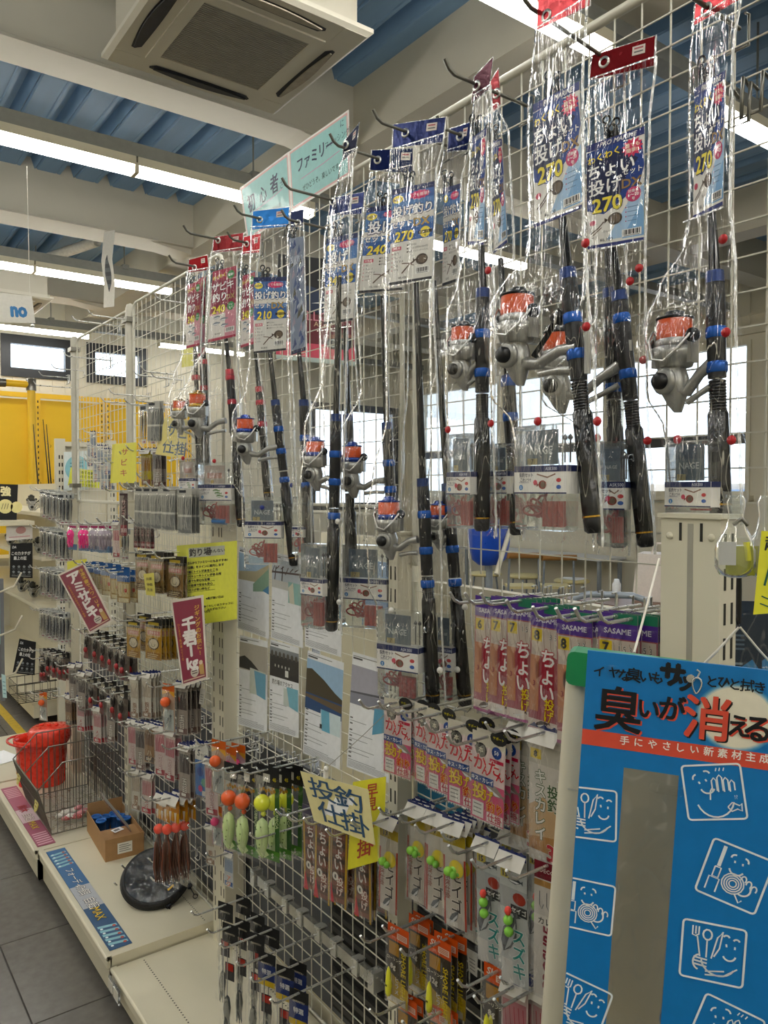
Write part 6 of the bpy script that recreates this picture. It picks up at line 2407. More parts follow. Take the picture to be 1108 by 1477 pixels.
# bare pegs
for i, (u, v, ut) in enumerate(((98, 545, 62), (120, 535, 80), (110, 560, 54), (160, 520, 99), (170, 470, 111), (190, 462, 131), (282, 440, 230), (240, 545, 200), (252, 540, 210), (215, 572, 165), (190, 582, 155), (262, 548, 226), (170, 668, 130), (205, 668, 158), (225, 660, 180), (245, 690, 205))):
    P0 = on_x(u, v, NX)
    tp = on_y(ut, v - 14, P0.y)
    peg('bare chrome peg on the upper left nets, %s counted' % ORD[i], P0.y, P0.z, max(.82, min(1.0, tp.x)), group='bare chrome pegs')
for i, (u, v, x) in enumerate(((470, 1180, .88), (300, 1248, .9), (262, 1230, .88), (250, 1255, .88), (285, 1225, .92))):
    P0 = on_x(u, v, NX)
    peg('bare chrome peg low on the net by the black case, %s counted' % ORD[i], P0.y, P0.z, x, group='bare chrome pegs')
# pegs of the bagged rods
for lab, (u, v, xb), xt in (('of the two rightmost red headed sets', (872, 90, 1.04), .868), ('of the edge on dark red sets', (719, 138, 1.006), .90), ('shared by the navy headed sets', (546, 231, 1.04), .932),
                            ('of the half hidden navy set', (480, 291, 1.0), .886), ('of the longest central set', (585, 192, .97), .912), ('of the bright blue set', (375, 317, 1.0), .945), ('of the thin shiny set', (430, 322, .985), .96),
                            ('of the pink card set', (315, 347, 1.0), .91), ('of the leftmost red set', (281, 386, .96), .90), ('of the rightmost rod set', (1020, 14, 1.0), .95), ('of the second navy set behind', (664, 197, 1.06), 1.02),
                            ('of the second red set', (356, 352, 1.04), 1.0)):
    P0 = on_x(u, v, xb)
    peg('steel peg %s' % lab, P0.y, P0.z + .0035, xt, rise=.02 if 'two' in lab else .0, m=GREYWIRE, group='steel pegs of the rod sets', r=.0034)
# ================================================================== SIGNS, NOTICES, DISPLAY BOARD
def hand(b, t, x, z, s, col, y=-.0006, **k):
    b.text(t, x, z, s, col, y, k.pop('bold', .0), **k)


def sheet(name, label, cat, corners, H, art, m=PAPER, th=.0008, group=None, bow=0.0):
    """a thin board through four world corners TL,TR,BR,BL; art drawn on 0..1 x 0..H"""
    O = sum(corners, Vector()) / 4
    t = thing(name, label, cat, O, group=group)
    Q = [c - O for c in corners]
    b = MB()
    nx = 8
    for i in range(nx):
        b.rect(i / nx, 0, (i + 1) / nx, H, 'FFFFFF', .0006)
    art(b)
    TL, TR, BR, BL = Q
    n = (TR - TL).cross(BL - TL).normalized()
    if n.dot(O - EYE) < 0:
        n = -n

    def fn(v):
        x, z = v.x, v.z / H
        return (BL * (1 - x) + BR * x) * (1 - z) + (TL * (1 - x) + TR * x) * z + n * (v.y + bow * sin(pi * x))
    b.warp(fn)
    b.build('printed_sheet', m, t)
    return t, Q, n


def cornersx(pts, x, xr=None):
    """corner points on the plane x (or x at left, xr at right)"""
    xr = x if xr is None else xr
    return [on_x(*pts[0], x), on_x(*pts[1], xr), on_x(*pts[2], xr), on_x(*pts[3], x)]


# teal banner on top of the nets: two sheets in clear sleeves
def teal(words):
    def f(b):
        b.rect(0, 0, 1, 1, 'E6E2DC').rect(.02, .03, .98, .97, 'D9A9A6', -.0002).rect(.035, .06, .965, .94, '8FC4C2', -.0004)
        for (t, x, z, s, c, bo) in words:
            hand(b, t, x, z, s, c, -.0008, bold=bo, sx=.5)
        b.line([(.2, .42), (.6, .44), (.85, .47)], .012, 'C98CB0', -.0006)
    return f


TL_, TM, TR_, BR_, BM, BL_ = (346, 271), (416, 219), (503, 158), (506, 252), (421, 305), (357, 349)
xs = 1.06
sheet('beginner_sign', 'left half of the teal handwritten banner on top of the nets', 'sign', cornersx([TL_, TM, BM, BL_], xs), 1, teal([('初', .2, .60, .34, '1E2A4A', .022), ('心', .46, .60, .32, '1E2A4A', .012), ('者', .7, .64, .34, '1E2A4A', .022), ('さん', .88, .55, .16, '4A6A7A', 0), ('におすすめの', .6, .22, .14, '2A3A4A', .01)]), INK)
sheet('family_sign', 'right half of the teal handwritten banner, under the girder', 'sign', cornersx([TM, TR_, BR_, BM], xs), 1, teal([('ファミリー', .45, .66, .25, '1E2A4A', .02), ('フィッシング', .82, .68, .13, '2A4A5A', 0), ('に', .9, .86, .13, '1E2A4A', 0), ('ぜひどうぞ。楽しいですよ', .55, .25, .11, '1E3A3A', .005)]), INK)
s = MB()
A, B_ = on_x(*TL_, xs - .004), on_x(*TR_, xs - .004)
C, D_ = on_x(508, 268, xs - .004), on_x(360, 372, xs - .004)
s.add([A + Vector((0, .01, .01)), B_ + Vector((0, -.01, .01)), C, D_], [(0, 1, 2, 3)])
tag(s.build('clear_sleeve', film_mat('sleeve_film', base=.012, white=.0, scale=(9, 9, 9), bump=.06, rough=.05, crease=.0, fk=.0)), 'clear plastic sleeve over the teal banner', 'sleeve')


def yellow_note(b):
    b.rect(0, 0, 1, 1.35, 'DFE04E')
    b.rect(.22, 1.13, .82, 1.29, 'B9BDAF', -.0003)
    hand(b, '釣り場', .42, 1.21, .14, '26262A', bold=.03, sx=.9)
    hand(b, 'あんない', .70, 1.21, .065, '26262A', bold=.03)
    rows = ('初心者さんからファミリーにもおすすめ!', '「釣り公園」をメインに案内します', '・釣り場にトイレがあるところ', '・バーベキューやトイレがある所', '・初心者でも安心な足場', '・近くの駐車で安全も安心', '・アクセスが良い所など')
    for i, w in enumerate(rows):
        hand(b, w, .06, 1.04 - i * .075, .048, '20232A', bold=.034, align='L', sx=.98 if len(w) < 18 else .92)
        if i > 1:
            b.line([(.08, 1.005 - i * .075), (.66, 1.008 - i * .075)], .005, '2E3A2A', -.0005)
    hand(b, '主な持ち物', .06, .47, .05, '20232A', bold=.034, align='L')
    for i, w in enumerate(('タオル', 'バケツ', 'ハサミ', 'クーラーボックス(小)', '飲み物', 'ライフジャケット')):
        b.disc(.075, .40 - i * .065, .011, '20232A', -.0006, 6)
        hand(b, w, .11, .40 - i * .065, .048, '20232A', bold=.034, align='L')
    hand(b, '※風が強い日は', .5, .42, .045, '20232A', bold=.03, align='L')
    hand(b, '●くわしくはスタッフに', .46, .29, .045, '20232A', bold=.03, align='L')
    hand(b, 'おたずね下さい', .52, .23, .045, '20232A', bold=.03, align='L')


t, Q, n = sheet('handwritten_notice', 'yellow handwritten fishing spot notice beside the slotted post', 'notice', cornersx([(255, 787), (342, 780), (342, 893), (260, 905)], .99, .985), 1.35, yellow_note, INK)
wire = MB().tube([Vector((.09, 0, 0)), (.02, .0, .0), (.002, 0, 0)], .0018, 5).box((.0, 0, -.004), (.006, .012, .014), 'EEEEEE')
wire.build('clip', CHROME, t, (0.004, 0, .11))


def maroon(words, side, small):
    def f(b):
        b.rect(0, 0, 1, 2.6, 'E3DACD').rect(.06, .08, .94, 2.52, '8E1F42', -.0003)
        for i, (ch, z, s) in enumerate(words):
            hand(b, ch, .50, z, s, 'F3ECE8', -.0006, bold=.05, sx=1.0)
        b.text(side, .80, 1.55, .17, 'E8C548', -.0006, .02, vert=True, step=1.02)
        b.text(small, .17, 1.3, .09, 'E8A838', -.0006, .015, vert=True, step=1.04)
        b.disc(.55, .32, .15, 'D8CFC2', -.0006, 14)
        b.rect(.45, .27, .65, .30, '5A4A44', -.0008).rect(.45, .34, .65, .37, '5A4A44', -.0008)
        b.flat([(.74, .2), (.9, .18), (.88, .5), (.78, .62), (.72, .45)], 'C9A05A', -.0007)
        b.disc(.8, .56, .07, 'E6D2B8', -.0009, 10)
        b.rect(.1, .12, .9, .16, 'D8B8A0', -.0006)
    return f


sheet('bait_placard', 'slanted maroon placard with white lettering before the far post', 'placard', cornersx([(83, 829), (121, 811), (163, 896), (130, 915)], .90, .885), 2.6, maroon([('ア', 2.2, .52), ('ミ', 1.76, .46), ('サ', 1.32, .48), ('ビ', .98, .44), ('キ', .66, .46)], '冷凍不要でパワーUP', 'このままかける粉末タイプで簡単'), INK)
sheet('bait_placard', 'upright maroon 1kg placard behind the yellow handwritten notice', 'placard', cornersx([(246, 866), (293, 858), (300, 979), (263, 991)], .935, .925), 2.6, maroon([('千', 1.78, .46), ('君', 1.36, .5), ('1', .98, .46), ('kg', .62, .46)], 'ジギングのお供に!', 'ひとまきで魚が寄ってくる'), INK)


def sabiki_note(b):
    b.rect(0, 0, 1, 1.75, 'E4DF3E')
    for i, ch in enumerate('サビキ'):
        hand(b, ch, .5, 1.36 - i * .46, .33, 'B23A28', bold=.015)


sheet('paper_note', 'yellow paper note with three red characters at the upper left pegs', 'note', cornersx([(166, 640), (197, 638), (196, 697), (161, 696)], .95, .935), 1.75, sabiki_note, INK)
sheet('paper_note', 'second yellow paper edge behind the three character note', 'note', cornersx([(162, 641), (180, 639), (180, 696), (159, 697)], .965, .96), 1.75, lambda b: b.rect(0, 0, 1, 1.75, 'DAD22E'), INK)


def cream_note(a, c):
    def f(b):
        b.rect(0, 0, 1, 1.2, 'E0D27A')
        for ch, x, z in a:
            hand(b, ch, x, z, .46, '1F4E79', bold=.02)
    return f


sheet('cream_note', 'cream note with blue brush lettering half behind the gold reels', 'note', cornersx([(238, 602), (272, 606), (266, 662), (224, 655)], .97, .955), 1.2, cream_note([('サ', .42, .84), ('ビ', .86, .8), ('仕', .42, .30), ('掛', .88, .28)], 0), INK)
sheet('cream_note', 'cream throwing rig sign with blue brush lettering, clipped on a wire', 'sign', [on_x(433, 1112, .87), on_x(531, 1139, .84), on_x(541, 1219, .84), on_x(453, 1184, .87)], 1.0, lambda b: [b.rect(0, 0, 1, 1, 'E3D89C')] + [hand(b, ch, x, z, .44, '1C4A70', bold=.012) for ch, x, z in (('投', .3, .72), ('釣', .7, .70), ('仕', .36, .28), ('掛', .74, .26))], INK)
cl = MB().ball((0, -.002, .004), .006, 'ECEAE2', n=10).box((0, 0, -.008), (.008, .008, .016), 'E3E1DA')
cl.tube([(0, 0, .004), (.06, -.05, .075), (.10, -.10, .14)], .0009, 4, '9A9A92')
tag(cl.build('sign_clip', PLASTIC, None, on_x(470, 1111, .852)), 'white clip with a thin wire holding the cream throwing rig sign', 'clip')
sheet('yellow_sign', 'yellow sign with red lettering behind the cream throwing rig sign', 'sign', cornersx([(509, 1128), (557, 1120), (553, 1240), (501, 1255)], .935, .925), 2.0, lambda b: [b.rect(0, 0, 1, 2, 'E3DC2F'), b.rect(0, .84, 1, .9, 'CFC62A', -.0002)] + [hand(b, ch, x, z, s, 'B7402C', bold=.02) for ch, x, z, s in (('早', .62, 1.72, .36), ('見', .62, 1.4, .34), ('仕', .5, .82, .44), ('掛', .5, .42, .48))], INK)
sheet('price_note', 'small faded yellow tag hanging on the brown hook packs', 'tag', cornersx([(207, 828), (222, 826), (224, 860), (211, 858)], .89, .885), 2.0, lambda b: [b.rect(0, 0, 1, 2, 'CFC552')] + [hand(b, '特価' if i == 1 else '釣果', .5, 1.5 - i * .5, .3, '6A5A2A', bold=.01) for i in range(3)], INK)
sheet('corner_poster', 'blue poster with orange lettering behind the lower right net', 'poster', cornersx([(594, 1072), (683, 1098), (683, 1190), (600, 1150)], 1.10), .9, lambda b: [b.rect(0, 0, 1, .9, '2E7FA8')] + [hand(b, ch, x, z, .34, 'D98A4A', bold=.03) for ch, x, z in (('コ', .12, .5), ('ー', .36, .5), ('ナ', .6, .46), ('ー', .86, .42))], INK)
sheet('yellow_slip', 'small yellow paper slip behind the leftmost red headed set', 'note', cornersx([(262, 505), (282, 497), (282, 527), (262, 530)], 1.05), 1.2, lambda b: b.rect(0, 0, 1, 1.2, 'D3CE3E'), INK)
sheet('yellow_slip', 'yellow lettered slip behind the slanted maroon placard top', 'note', cornersx([(97, 810), (125, 806), (125, 822), (97, 828)], 1.0), .6, lambda b: b.rect(0, 0, 1, .6, 'E0D93A'), INK)
for lab, pts in (('white barcode price slip left of the slotted post', [(289, 993), (296, 994), (293, 1017), (287, 1015)]),
                 ('pale blank price slip on the peg above the right orange lure packs', [(673, 1367), (689, 1376), (688, 1410), (676, 1400)])):
    sheet('price_slip', lab, 'price tag', cornersx(pts, 1.0), 2.0, lambda b: [b.rect(0, 0, 1, 2, 'D6D3CA')] + [b.rect(.2, .3 + i * .3, .8, .4 + i * .3, '8A8A88', -.0003) for i in range(4)], INK)


# paper notices taped on the net
def landscape(kind):
    def f(b):
        H = 1.42
        b.rect(0, 0, 1, H, 'EDEFF2')
        z1 = 1.32
        if kind == 'coast':
            b.rect(0, .95, 1, z1, '9FBAD0', -.0003).flat([(0, 1.0), (.6, 1.08), (1, 1.25), (1, 1.2), (.7, .9), (0, .86)], 'B9AE8C', -.0004).flat([(.5, .85), (.8, 1.05), (1, 1.18), (1, .8), (.5, .72)], '88A88F', -.0005).flat([(.8, .78), (1, .9), (1, .75)], '4F88B0', -.0006)
        elif kind == 'bridge':
            b.rect(0, .85, 1, z1, 'B9C2CB', -.0003).rect(0, .85, 1, .98, 'C9C9C4', -.0004)
            for i in range(7):
                b.line([(i * .15, 1.08 + .1 * abs(sin(i))), (i * .15 + .1, 1.22)], .02, '5A4A48', -.0005)
            b.line([(0, 1.1), (1, 1.16)], .03, '5A4A48', -.0005)
            b.line([(.1, .98), (.14, 1.2)], .03, '4A3A3A', -.0005).line([(.34, .98), (.36, 1.22)], .03, '4A3A3A', -.0005)
            b.rect(.55, .66, .98, 1.0, '8FB9B4', -.0006).flat([(.6, .66), (.75, .66), (.7, 1.0), (.55, .9)], 'D3D0BE', -.0007)
        elif kind == 'rock':
            b.rect(0, .9, 1, z1, 'B5AFA2', -.0003).flat([(0, .92), (0, 1.08), (.2, 1.12), (.45, 1.05), (.7, .94), (.9, .9)], '2E2C2A', -.0004).flat([(.4, .55), (.95, .55), (.95, .92), (.4, .95)], 'C9CFC4', -.0005).flat([(.65, .55), (.95, .5), (.95, .9), (.55, .92)], '6FA8C4', -.0006)
        elif kind == 'crowd':
            b.rect(0, .86, 1, z1, '3A3836', -.0003).rect(0, 1.2, 1, z1, '8A8F92', -.0004)
            for i in range(7):
                b.disc(.08 + i * .14, 1.22, .05, '56504A', -.0005, 8)
                b.rect(.18 + .12 * i, 1.02, .22 + .12 * i, 1.06, 'B9B9B0', -.0006) if i < 5 else None
            b.rect(.55, .9, .66, 1.0, 'E3E3DC', -.0007)
            b.text('釣り場のアクセス', .45, .78, .09, '4A4A48', -.0005, .01)
            b.rect(.5, .45, .98, .72, 'C9D3CC', -.0005).flat([(.7, .45), (.98, .4), (.98, .75), (.6, .75)], '7FB9CC', -.0006)
        elif kind == 'lake':
            b.rect(0, .72, 1, z1, '9FC0DE', -.0003).flat([(0, 1.18), (.15, 1.2), (.5, 1.1), (.8, .98), (1, .92), (1, .84), (0, .86)], '4E4636', -.0004).rect(0, .64, 1, .86, '2F4F7C', -.0005).flat([(0, .84), (1, .84), (1, .74), (0, .8)], '6A5A46', -.0006)
            b.rect(.45, .42, .98, .70, 'CFE0E4', -.0007).flat([(.5, .42), (.72, .42), (.68, .7), (.46, .7)], '6FB4D0', -.0008).rect(.44, .44, .5, .5, '23242A', -.0009)
        else:
            b.rect(0, .8, 1, z1 - .05, 'A9A8B4', -.0003).rect(0, .8, 1, .95, '8A8C98', -.0004).flat([(0, .95), (1, 1.0), (1, .97), (0, .93)], '5A5A60', -.0005)
            b.flat([(.6, .5), (1, .6), (1, .85), (.65, .82)], '5F9FBE', -.0006)
        b.rect(.03, 1.345, .3, 1.365, '4A4A4A', -.0004)
        b.rect(.03, 1.375, .7, 1.385, '8A8A8A', -.0004)
        for i, z in enumerate((.62, .55, .47, .40, .34, .29, .24, .19, .14)):
            b.rect(.03, z, .10, z + .018, '6A6A6A', -.0004)
            if i % 3 != 1:
                b.rect(.03, z - .03, .45 + .4 * ((i * 37) % 10) / 10, z - .022, 'A0A2A6', -.0004)
        for i in range(5):
            b.rect(.03, .09 - i * .016, .9, .097 - i * .016, 'A8AAAE', -.0004)
    return f


NOTES = [('coast photograph notice, upper left of the paper notices', 'coast', [(345, 788), (388, 800), (388, 922), (343, 906)]),
         ('bridge photograph notice, right of the coast notice', 'bridge', [(393, 796), (437, 806), (437, 935), (391, 920)]),
         ('plain text notice hanging behind the central rod bags', 'text', [(441, 805), (494, 815), (492, 948), (440, 932)]),
         ('dark rock photograph notice, lower left of the paper notices', 'rock', [(346, 916), (386, 925), (385, 1057), (344, 1045)]),
         ('dark crowd photograph notice, second in the lower row', 'crowd', [(390, 922), (431, 934), (431, 1065), (388, 1052)]),
         ('blue lake photograph notice, third in the lower row', 'lake', [(444, 938), (496, 956), (490, 1110), (437, 1086)]),
         ('grey sea photograph notice, rightmost of the lower row', 'sea', [(509, 940), (560, 955), (562, 1130), (500, 1106)])]
for lab, kd, pts in NOTES:
    sheet('paper_notice', 'white paper with ' + lab, 'notice', cornersx(pts, 1.071), 1.42, landscape(kd), INK)


# ---- blue hanging display board
al = -74.0
rv = wdir(al)
nv = Vector((0, 0, 1)).cross(rv)
O = EYE + ray(848, 938) * (.80 / ray(848, 938).dot(FH))
roll = radians(3.3)
t = thing('display_board', 'blue hanging display board with white cartoon squares and a clear window', 'display board', O, (0, roll, atan2(rv.y, rv.x)))
RW = Matrix.Rotation(atan2(rv.y, rv.x), 3, 'Z') @ Matrix.Rotation(roll, 3, 'Y')
RI = RW.inverted()


def bp(u, v):
    """board coordinates of a sight line"""
    r = RI @ ray(u, v)
    e = RI @ (EYE - O)
    k = -e.y / r.y
    p = e + r * k
    return (p.x, p.z)


W_, Hb = .245, .46
wx0, wz0 = bp(900, 1107)
wx1, _z = bp(980, 1115)
BLUE = '1478BE'
b = MB()
for (x0, z0, x1, z1) in ((0, wz0, W_, 0), (0, -Hb, wx0, wz0), (wx1, -Hb, W_, wz0)):
    b.bbox((x0, 0, z0), (x1, .003, z1), BLUE)
b.build('board', ink_mat('coated_board', .35), t)
b = MB()
y0 = -.0004
bz = bp(843, 1051)[1]
bz2 = bp(842, 1073)[1]
b.rect(0, bz2, W_, bz, 'D9513C', y0)
bx = bp(1062, 1035)
b.disc(bx[0], bx[1], .030, 'E9E3CE', y0 - .0001, 40, 1.1)
for k in range(1, 5):
    b.disc(bx[0], bx[1], .030 + .0012 * k, ('C9D2CC', '93B9CC', '5FA0C6', '3A8DC2')[k - 1], y0 + .00008 - .00004 * (5 - k) * .4, 40, 1.1)
hp = bp(985, 975)
for ch, u, v, s, bo in (('イ', 864, 968, .0125, .02), ('ヤ', 886, 970, .0125, .02), ('な', 901, 974, .0135, .03), ('臭', 914, 974, .0160, .02), ('い', 932, 976, .0150, .022), ('も', 948, 978, .0140, .022), ('サ', 970, 973, .0260, .06), ('ッ', 989, 983, .0210, .06), ('と', 1027, 983, .0130, .022), ('ひ', 1044, 984, .0130, .022), ('と', 1060, 987, .0130, .022), ('拭', 1078, 989, .0135, .022), ('き', 1096, 992, .0130, .022)):
    x, z = bp(u, v)
    b.text(ch, x, z, s, '16181C', y0 - .0006, bo, ang=-.02)
for ch, u, v, s, c, oc, bo in (('臭', 892, 1024, .050, '14161A', 'D9513C', .02), ('い', 936, 1022, .024, '14161A', 'D9513C', .03), ('が', 970, 1022, .027, '14161A', 'D9513C', .03), ('消', 1019, 1036, .047, 'D9513C', '14161A', .022), ('え', 1066, 1047, .024, '14161A', 'D9513C', .03), ('る', 1092, 1051, .029, '14161A', 'D9513C', .03)):
    x, z = bp(u, v)
    b.text(ch, x + .0016, z - .0014, s, oc, y0 - .0008, bo)
    b.text(ch, x, z, s, c, y0 - .0011, bo)
for i, ch in enumerate('手にやさしい新素材主成'):
    x, z = bp(901 + i * 20.2, 1068 + i * 2.62)
    b.text(ch, x, z, .0098, 'F4EDE4', y0 - .0005, .02)


def face(cx, cz, s, ang, tp):
    """white line cartoon in a tilted rounded square"""
    ca, sa = cos(ang), sin(ang)

    def T(p):
        return (cx + (p[0] * ca - p[1] * sa) * s, cz + (p[0] * sa + p[1] * ca) * s)
    Wc, yy = 'E6EDF0', y0 - .0005

    def ln(pts, w=.03, closed=False):
        q = [T(p) for p in pts]
        if closed:
            q.append(q[0])
        run = []
        for p0, p1 in zip(q, q[1:]):
            for (pa, pb) in ((p0, p1),):
                if pa[0] < .0005 and pb[0] < .0005:
                    continue
                if pa[0] < .0005 or pb[0] < .0005:
                    f = (.0005 - pa[0]) / (pb[0] - pa[0])
                    c = (.0005, pa[1] + (pb[1] - pa[1]) * f)
                    pa, pb = (c, pb) if pa[0] < .0005 else (pa, c)
                if run and abs(run[-1][0] - pa[0]) + abs(run[-1][1] - pa[1]) < 1e-7:
                    run.append(pb)
                else:
                    if len(run) > 1:
                        b.line(run, w * s, Wc, yy)
                    run = [pa, pb]
        if len(run) > 1:
            b.line(run, w * s, Wc, yy)

    def arc(x, z, r, a0, a1, sx=1.0, w=.03, n=10):
        ln([(x + sx * r * cos(radians(a0 + (a1 - a0) * i / n)), z + r * sin(radians(a0 + (a1 - a0) * i / n))) for i in range(n + 1)], w)
    sq = []
    for qx, qz, a0 in ((.44, .44, 0), (-.44, .44, 90), (-.44, -.44, 180), (.44, -.44, 270)):
        sq += [(qx + .06 * cos(radians(a0 + i * 30)), qz + .06 * sin(radians(a0 + i * 30))) for i in range(4)]
    ln(sq, .035, True)
    if tp == 'hand':
        arc(-.26, .26, .07, 100, 200), arc(-.1, .32, .07, 20, 120)
        ln([(-.24, .2), (-.22, .16)]), ln([(-.12, .24), (-.1, .2)])
        arc(-.1, .1, .12, 200, 340)
        for i in range(4):
            x = .02 + i * .1
            z = .26 - abs(i - 1) * .05
            ln([(x - .04, .0), (x - .04, z), (x, z + .05), (x + .04, z), (x + .04, .02)], .025)
        arc(.0, -.1, .36, 200, 345, .9)
        ln([(-.08, -.14), (-.06, .02), (-.02, .08)], .025)
        ln([(.2, -.28), (.28, -.2), (.4, -.26), (.44, -.22), (.43, -.36), (.36, -.32), (.26, -.36), (.2, -.28)], .025)
        b.text('!?', *T((.36, -.1)), .1 * s, Wc, yy, .0, ang=ang)
        for a in (-.03, .03, .1):
            ln([(a + .1, .38), (a + .12, .44)], .02)
    elif tp == 'rod':
        ln([(-.28, .44), (-.28, .06)], .06), ln([(-.33, .04), (-.33, -.14), (-.23, -.14), (-.23, .04), (-.33, .04)], .025)
        ln([(-.37, -.4), (-.37, -.16), (-.2, -.16), (-.2, -.4)], .025)
        arc(-.08, .3, .06, 80, 190), arc(.08, .3, .06, -10, 100)
        ln([(-.07, .26), (-.06, .22)]), ln([(.06, .26), (.07, .22)])
        arc(.0, .14, .12, 200, 340)
        for r in (.18, .14, .1, .06):
            arc(.02, -.14, r, 0, 360, 1, .022, 14)
        for i in range(3):
            arc(.16 + .1 * i, .0 - .05 * i, .06, -40, 200, .7, .025)
        ln([(.1, -.3), (.2, -.42), (.24, -.36)], .025)
        arc(.2, -.16, .12, -120, 40)
    else:
        ln([(-.34, .42), (-.34, .26), (-.26, .24), (-.2, -.1)], .025), ln([(-.29, .42), (-.29, .28)], .025), ln([(-.24, .42), (-.24, .28), (-.3, .24)], .025)
        arc(-.1, .3, .09, 0, 360, .8), ln([(-.1, .2), (-.1, -.1)], .025)
        ln([(-.02, -.1), (.06, .28), (.14, .4), (.1, .1), (.02, -.06)], .025)
        arc(.2, .3, .05, 20, 160), arc(.36, .26, .05, 20, 160)
        ln([(.2, .2), (.21, .15)]), ln([(.34, .18), (.34, .13)])
        arc(.26, .02, .1, 200, 350)
        for i in range(3):
            ln([(-.3, -.12 - i * .06), (-.08, -.14 - i * .06)], .03)
        arc(-.2, -.2, .13, 100, 260, .8)
        arc(.1, -.1, .28, 190, 330)
        ln([(-.1, -.4), (.2, -.36), (.4, -.2)], .025), ln([(-.1, -.34), (.2, -.28)], .025)


for u, v, sz, ang, tp in ((1030, 1142, .055, .2, 'hand'), (1059, 1263, .058, -.25, 'rod'), (1028, 1374, .059, 0, 'fork'), (1046, 1488, .058, -.28, 'hand'), (851, 1173, .053, .05, 'fork'), (847, 1306, .053, -.02, 'rod'), (834, 1450, .056, -.25, 'fork')):
    x, z = bp(u, v)
    face(x, z, sz, ang, tp)
b.build('printed_lettering', INK, t)
m = MB()
nx, nz = 6, 24
Vv = []
for i in range(nz + 1):
    for j in range(nx + 1):
        Vv.append((wx0 + (wx1 - wx0) * j / nx, .002 - .006 * sin(pi * j / nx) * min(1, i / 3) + .002 * noise.noise(Vector((j, i * .7, 3))), wz0 + (-Hb - wz0) * i / nz))
m.add(Vv, [(i * (nx + 1) + j, i * (nx + 1) + j + 1, (i + 1) * (nx + 1) + j + 1, (i + 1) * (nx + 1) + j) for i in range(nz) for j in range(nx)], smooth=True)
m.build('clear_window', film_mat('window_film', tint=(.72, .68, .6), base=.01, white=.02, scale=(18, 18, 10), bump=.5, rough=.12, crease=.12, fk=.6), t)
# a worn piece of clear tape and a crumpled one by the window
for lab, (u, v), sx, sz in (('tape_piece', (884, 967), .016, .012), ('tape_piece', (962, 1138), .034, .010)):
    x, z = bp(u, v)
    m = MB()
    Vv = [(x + sx * (i / 6 - .5) * (1 if j else .8), -.002 - .003 * abs(noise.noise(Vector((i * 1.7, j * 2.3, u)))), z + sz * (j / 4 - .5) + .002 * noise.noise(Vector((i, j, 7)))) for j in range(5) for i in range(7)]
    m.add(Vv, [(j * 7 + i, j * 7 + i + 1, j * 7 + 8 + i, j * 7 + 7 + i) for j in range(4) for i in range(6)], smooth=True)
    m.build(lab, FILM2, t)
# hanging ring and hook
rx, rz = bp(1005, 985)
m = MB().tube([(rx + .0052 * cos(2 * pi * i / 14) * (.8 + .3 * sin(2 * pi * i / 14)), -.003, rz - .002 + .008 * sin(2 * pi * i / 14)) for i in range(14)], .0009, 6, closed=True)
m.tube([(rx, -.003, rz + .006), (rx + .002, -.003, rz + .012), (rx - .001, -.003, rz + .014)], .0009, 6)
m.lathe([(.0042, -.0004), (.0042, .0006)], 14, (rx - .006, -.001, rz + .004), Matrix.Rotation(pi / 2, 3, 'X'))
m.build('metal_hook', CHROME, t)
# dark stock standing behind the clear window
STR = mat('white_string', 'E6E2D6', 0.8)
for lab, a_, b_, ra, rb in (('left white string of the blue board, tied to the end post', (915, 941), (951, 806), .80, .90), ('middle white string rising from the hook on the blue board', (1007, 966), (1066, 905), .80, .78), ('right white string of the blue board, running to the frame edge', (1120, 965), (1068, 905), .80, .78)):
    pa = EYE + ray(*a_) * (ra / ray(*a_).dot(FH))
    pb = EYE + ray(*b_) * (rb / ray(*b_).dot(FH))
    tag(MB().tube([pa, pa.lerp(pb, .5) + Vector((0, 0, -.001)), pb], .0013, 6).build('string', STR), lab, 'string')

# white panel with a green corner behind the blue board
al2 = -70
rv2 = wdir(al2)
O2 = EYE + ray(833, 992) * (.93 / ray(833, 992).dot(FH))
t = thing('white_board', 'ivory panel with rounded edge and green top corner behind the blue board', 'panel', O2, (0, radians(3.6), atan2(rv2.y, rv2.x)))
MB().tube([(.0, 0, .03), (0, 0, -.60)], .0145, 14).build('edge_tube', IVORY, t)
MB().bbox((.0, -.006, -.60), (.26, .006, .026)).build('sheet', IVORY, t)
g = MB().rbox((.06, -.004, .028), (.145, .036, .040), .008, '1F8A52')
g.build('green_corner', PLASTIC, t)
MB().tube([(-.0155, 0, -.12), (0, -.0152, -.12), (.012, -.0155, -.12)], .0006, 4).build('thin_wire', CHROME, t)

# clear plastic clips holding a green lure, on a black strap
Pc = EYE + ray(1068, 790) * (.74 / ray(1068, 790).dot(FH))
rvc = wdir(-78)
t = thing('clear_clip', 'clear plastic spring clip with olive liquid inside, hanging before the end post', 'clip', Pc, (0, 0, atan2(rvc.y, rvc.x)))


def bottle(sx, dx, col):
    m = MB()
    R = []
    for r_, z in ((.006, .050), (.009, .044), (.007, .030), (.010, .018), (.017, .006), (.019, -.002), (.019, -.018), (.015, -.026), (.006, -.029)):
        R.append([(dx + sx * r_ * cos(2 * pi * i / 16), .55 * r_ * sin(2 * pi * i / 16), z) for i in range(16)])
    rings(m, R, 'FFFFFF')
    return m


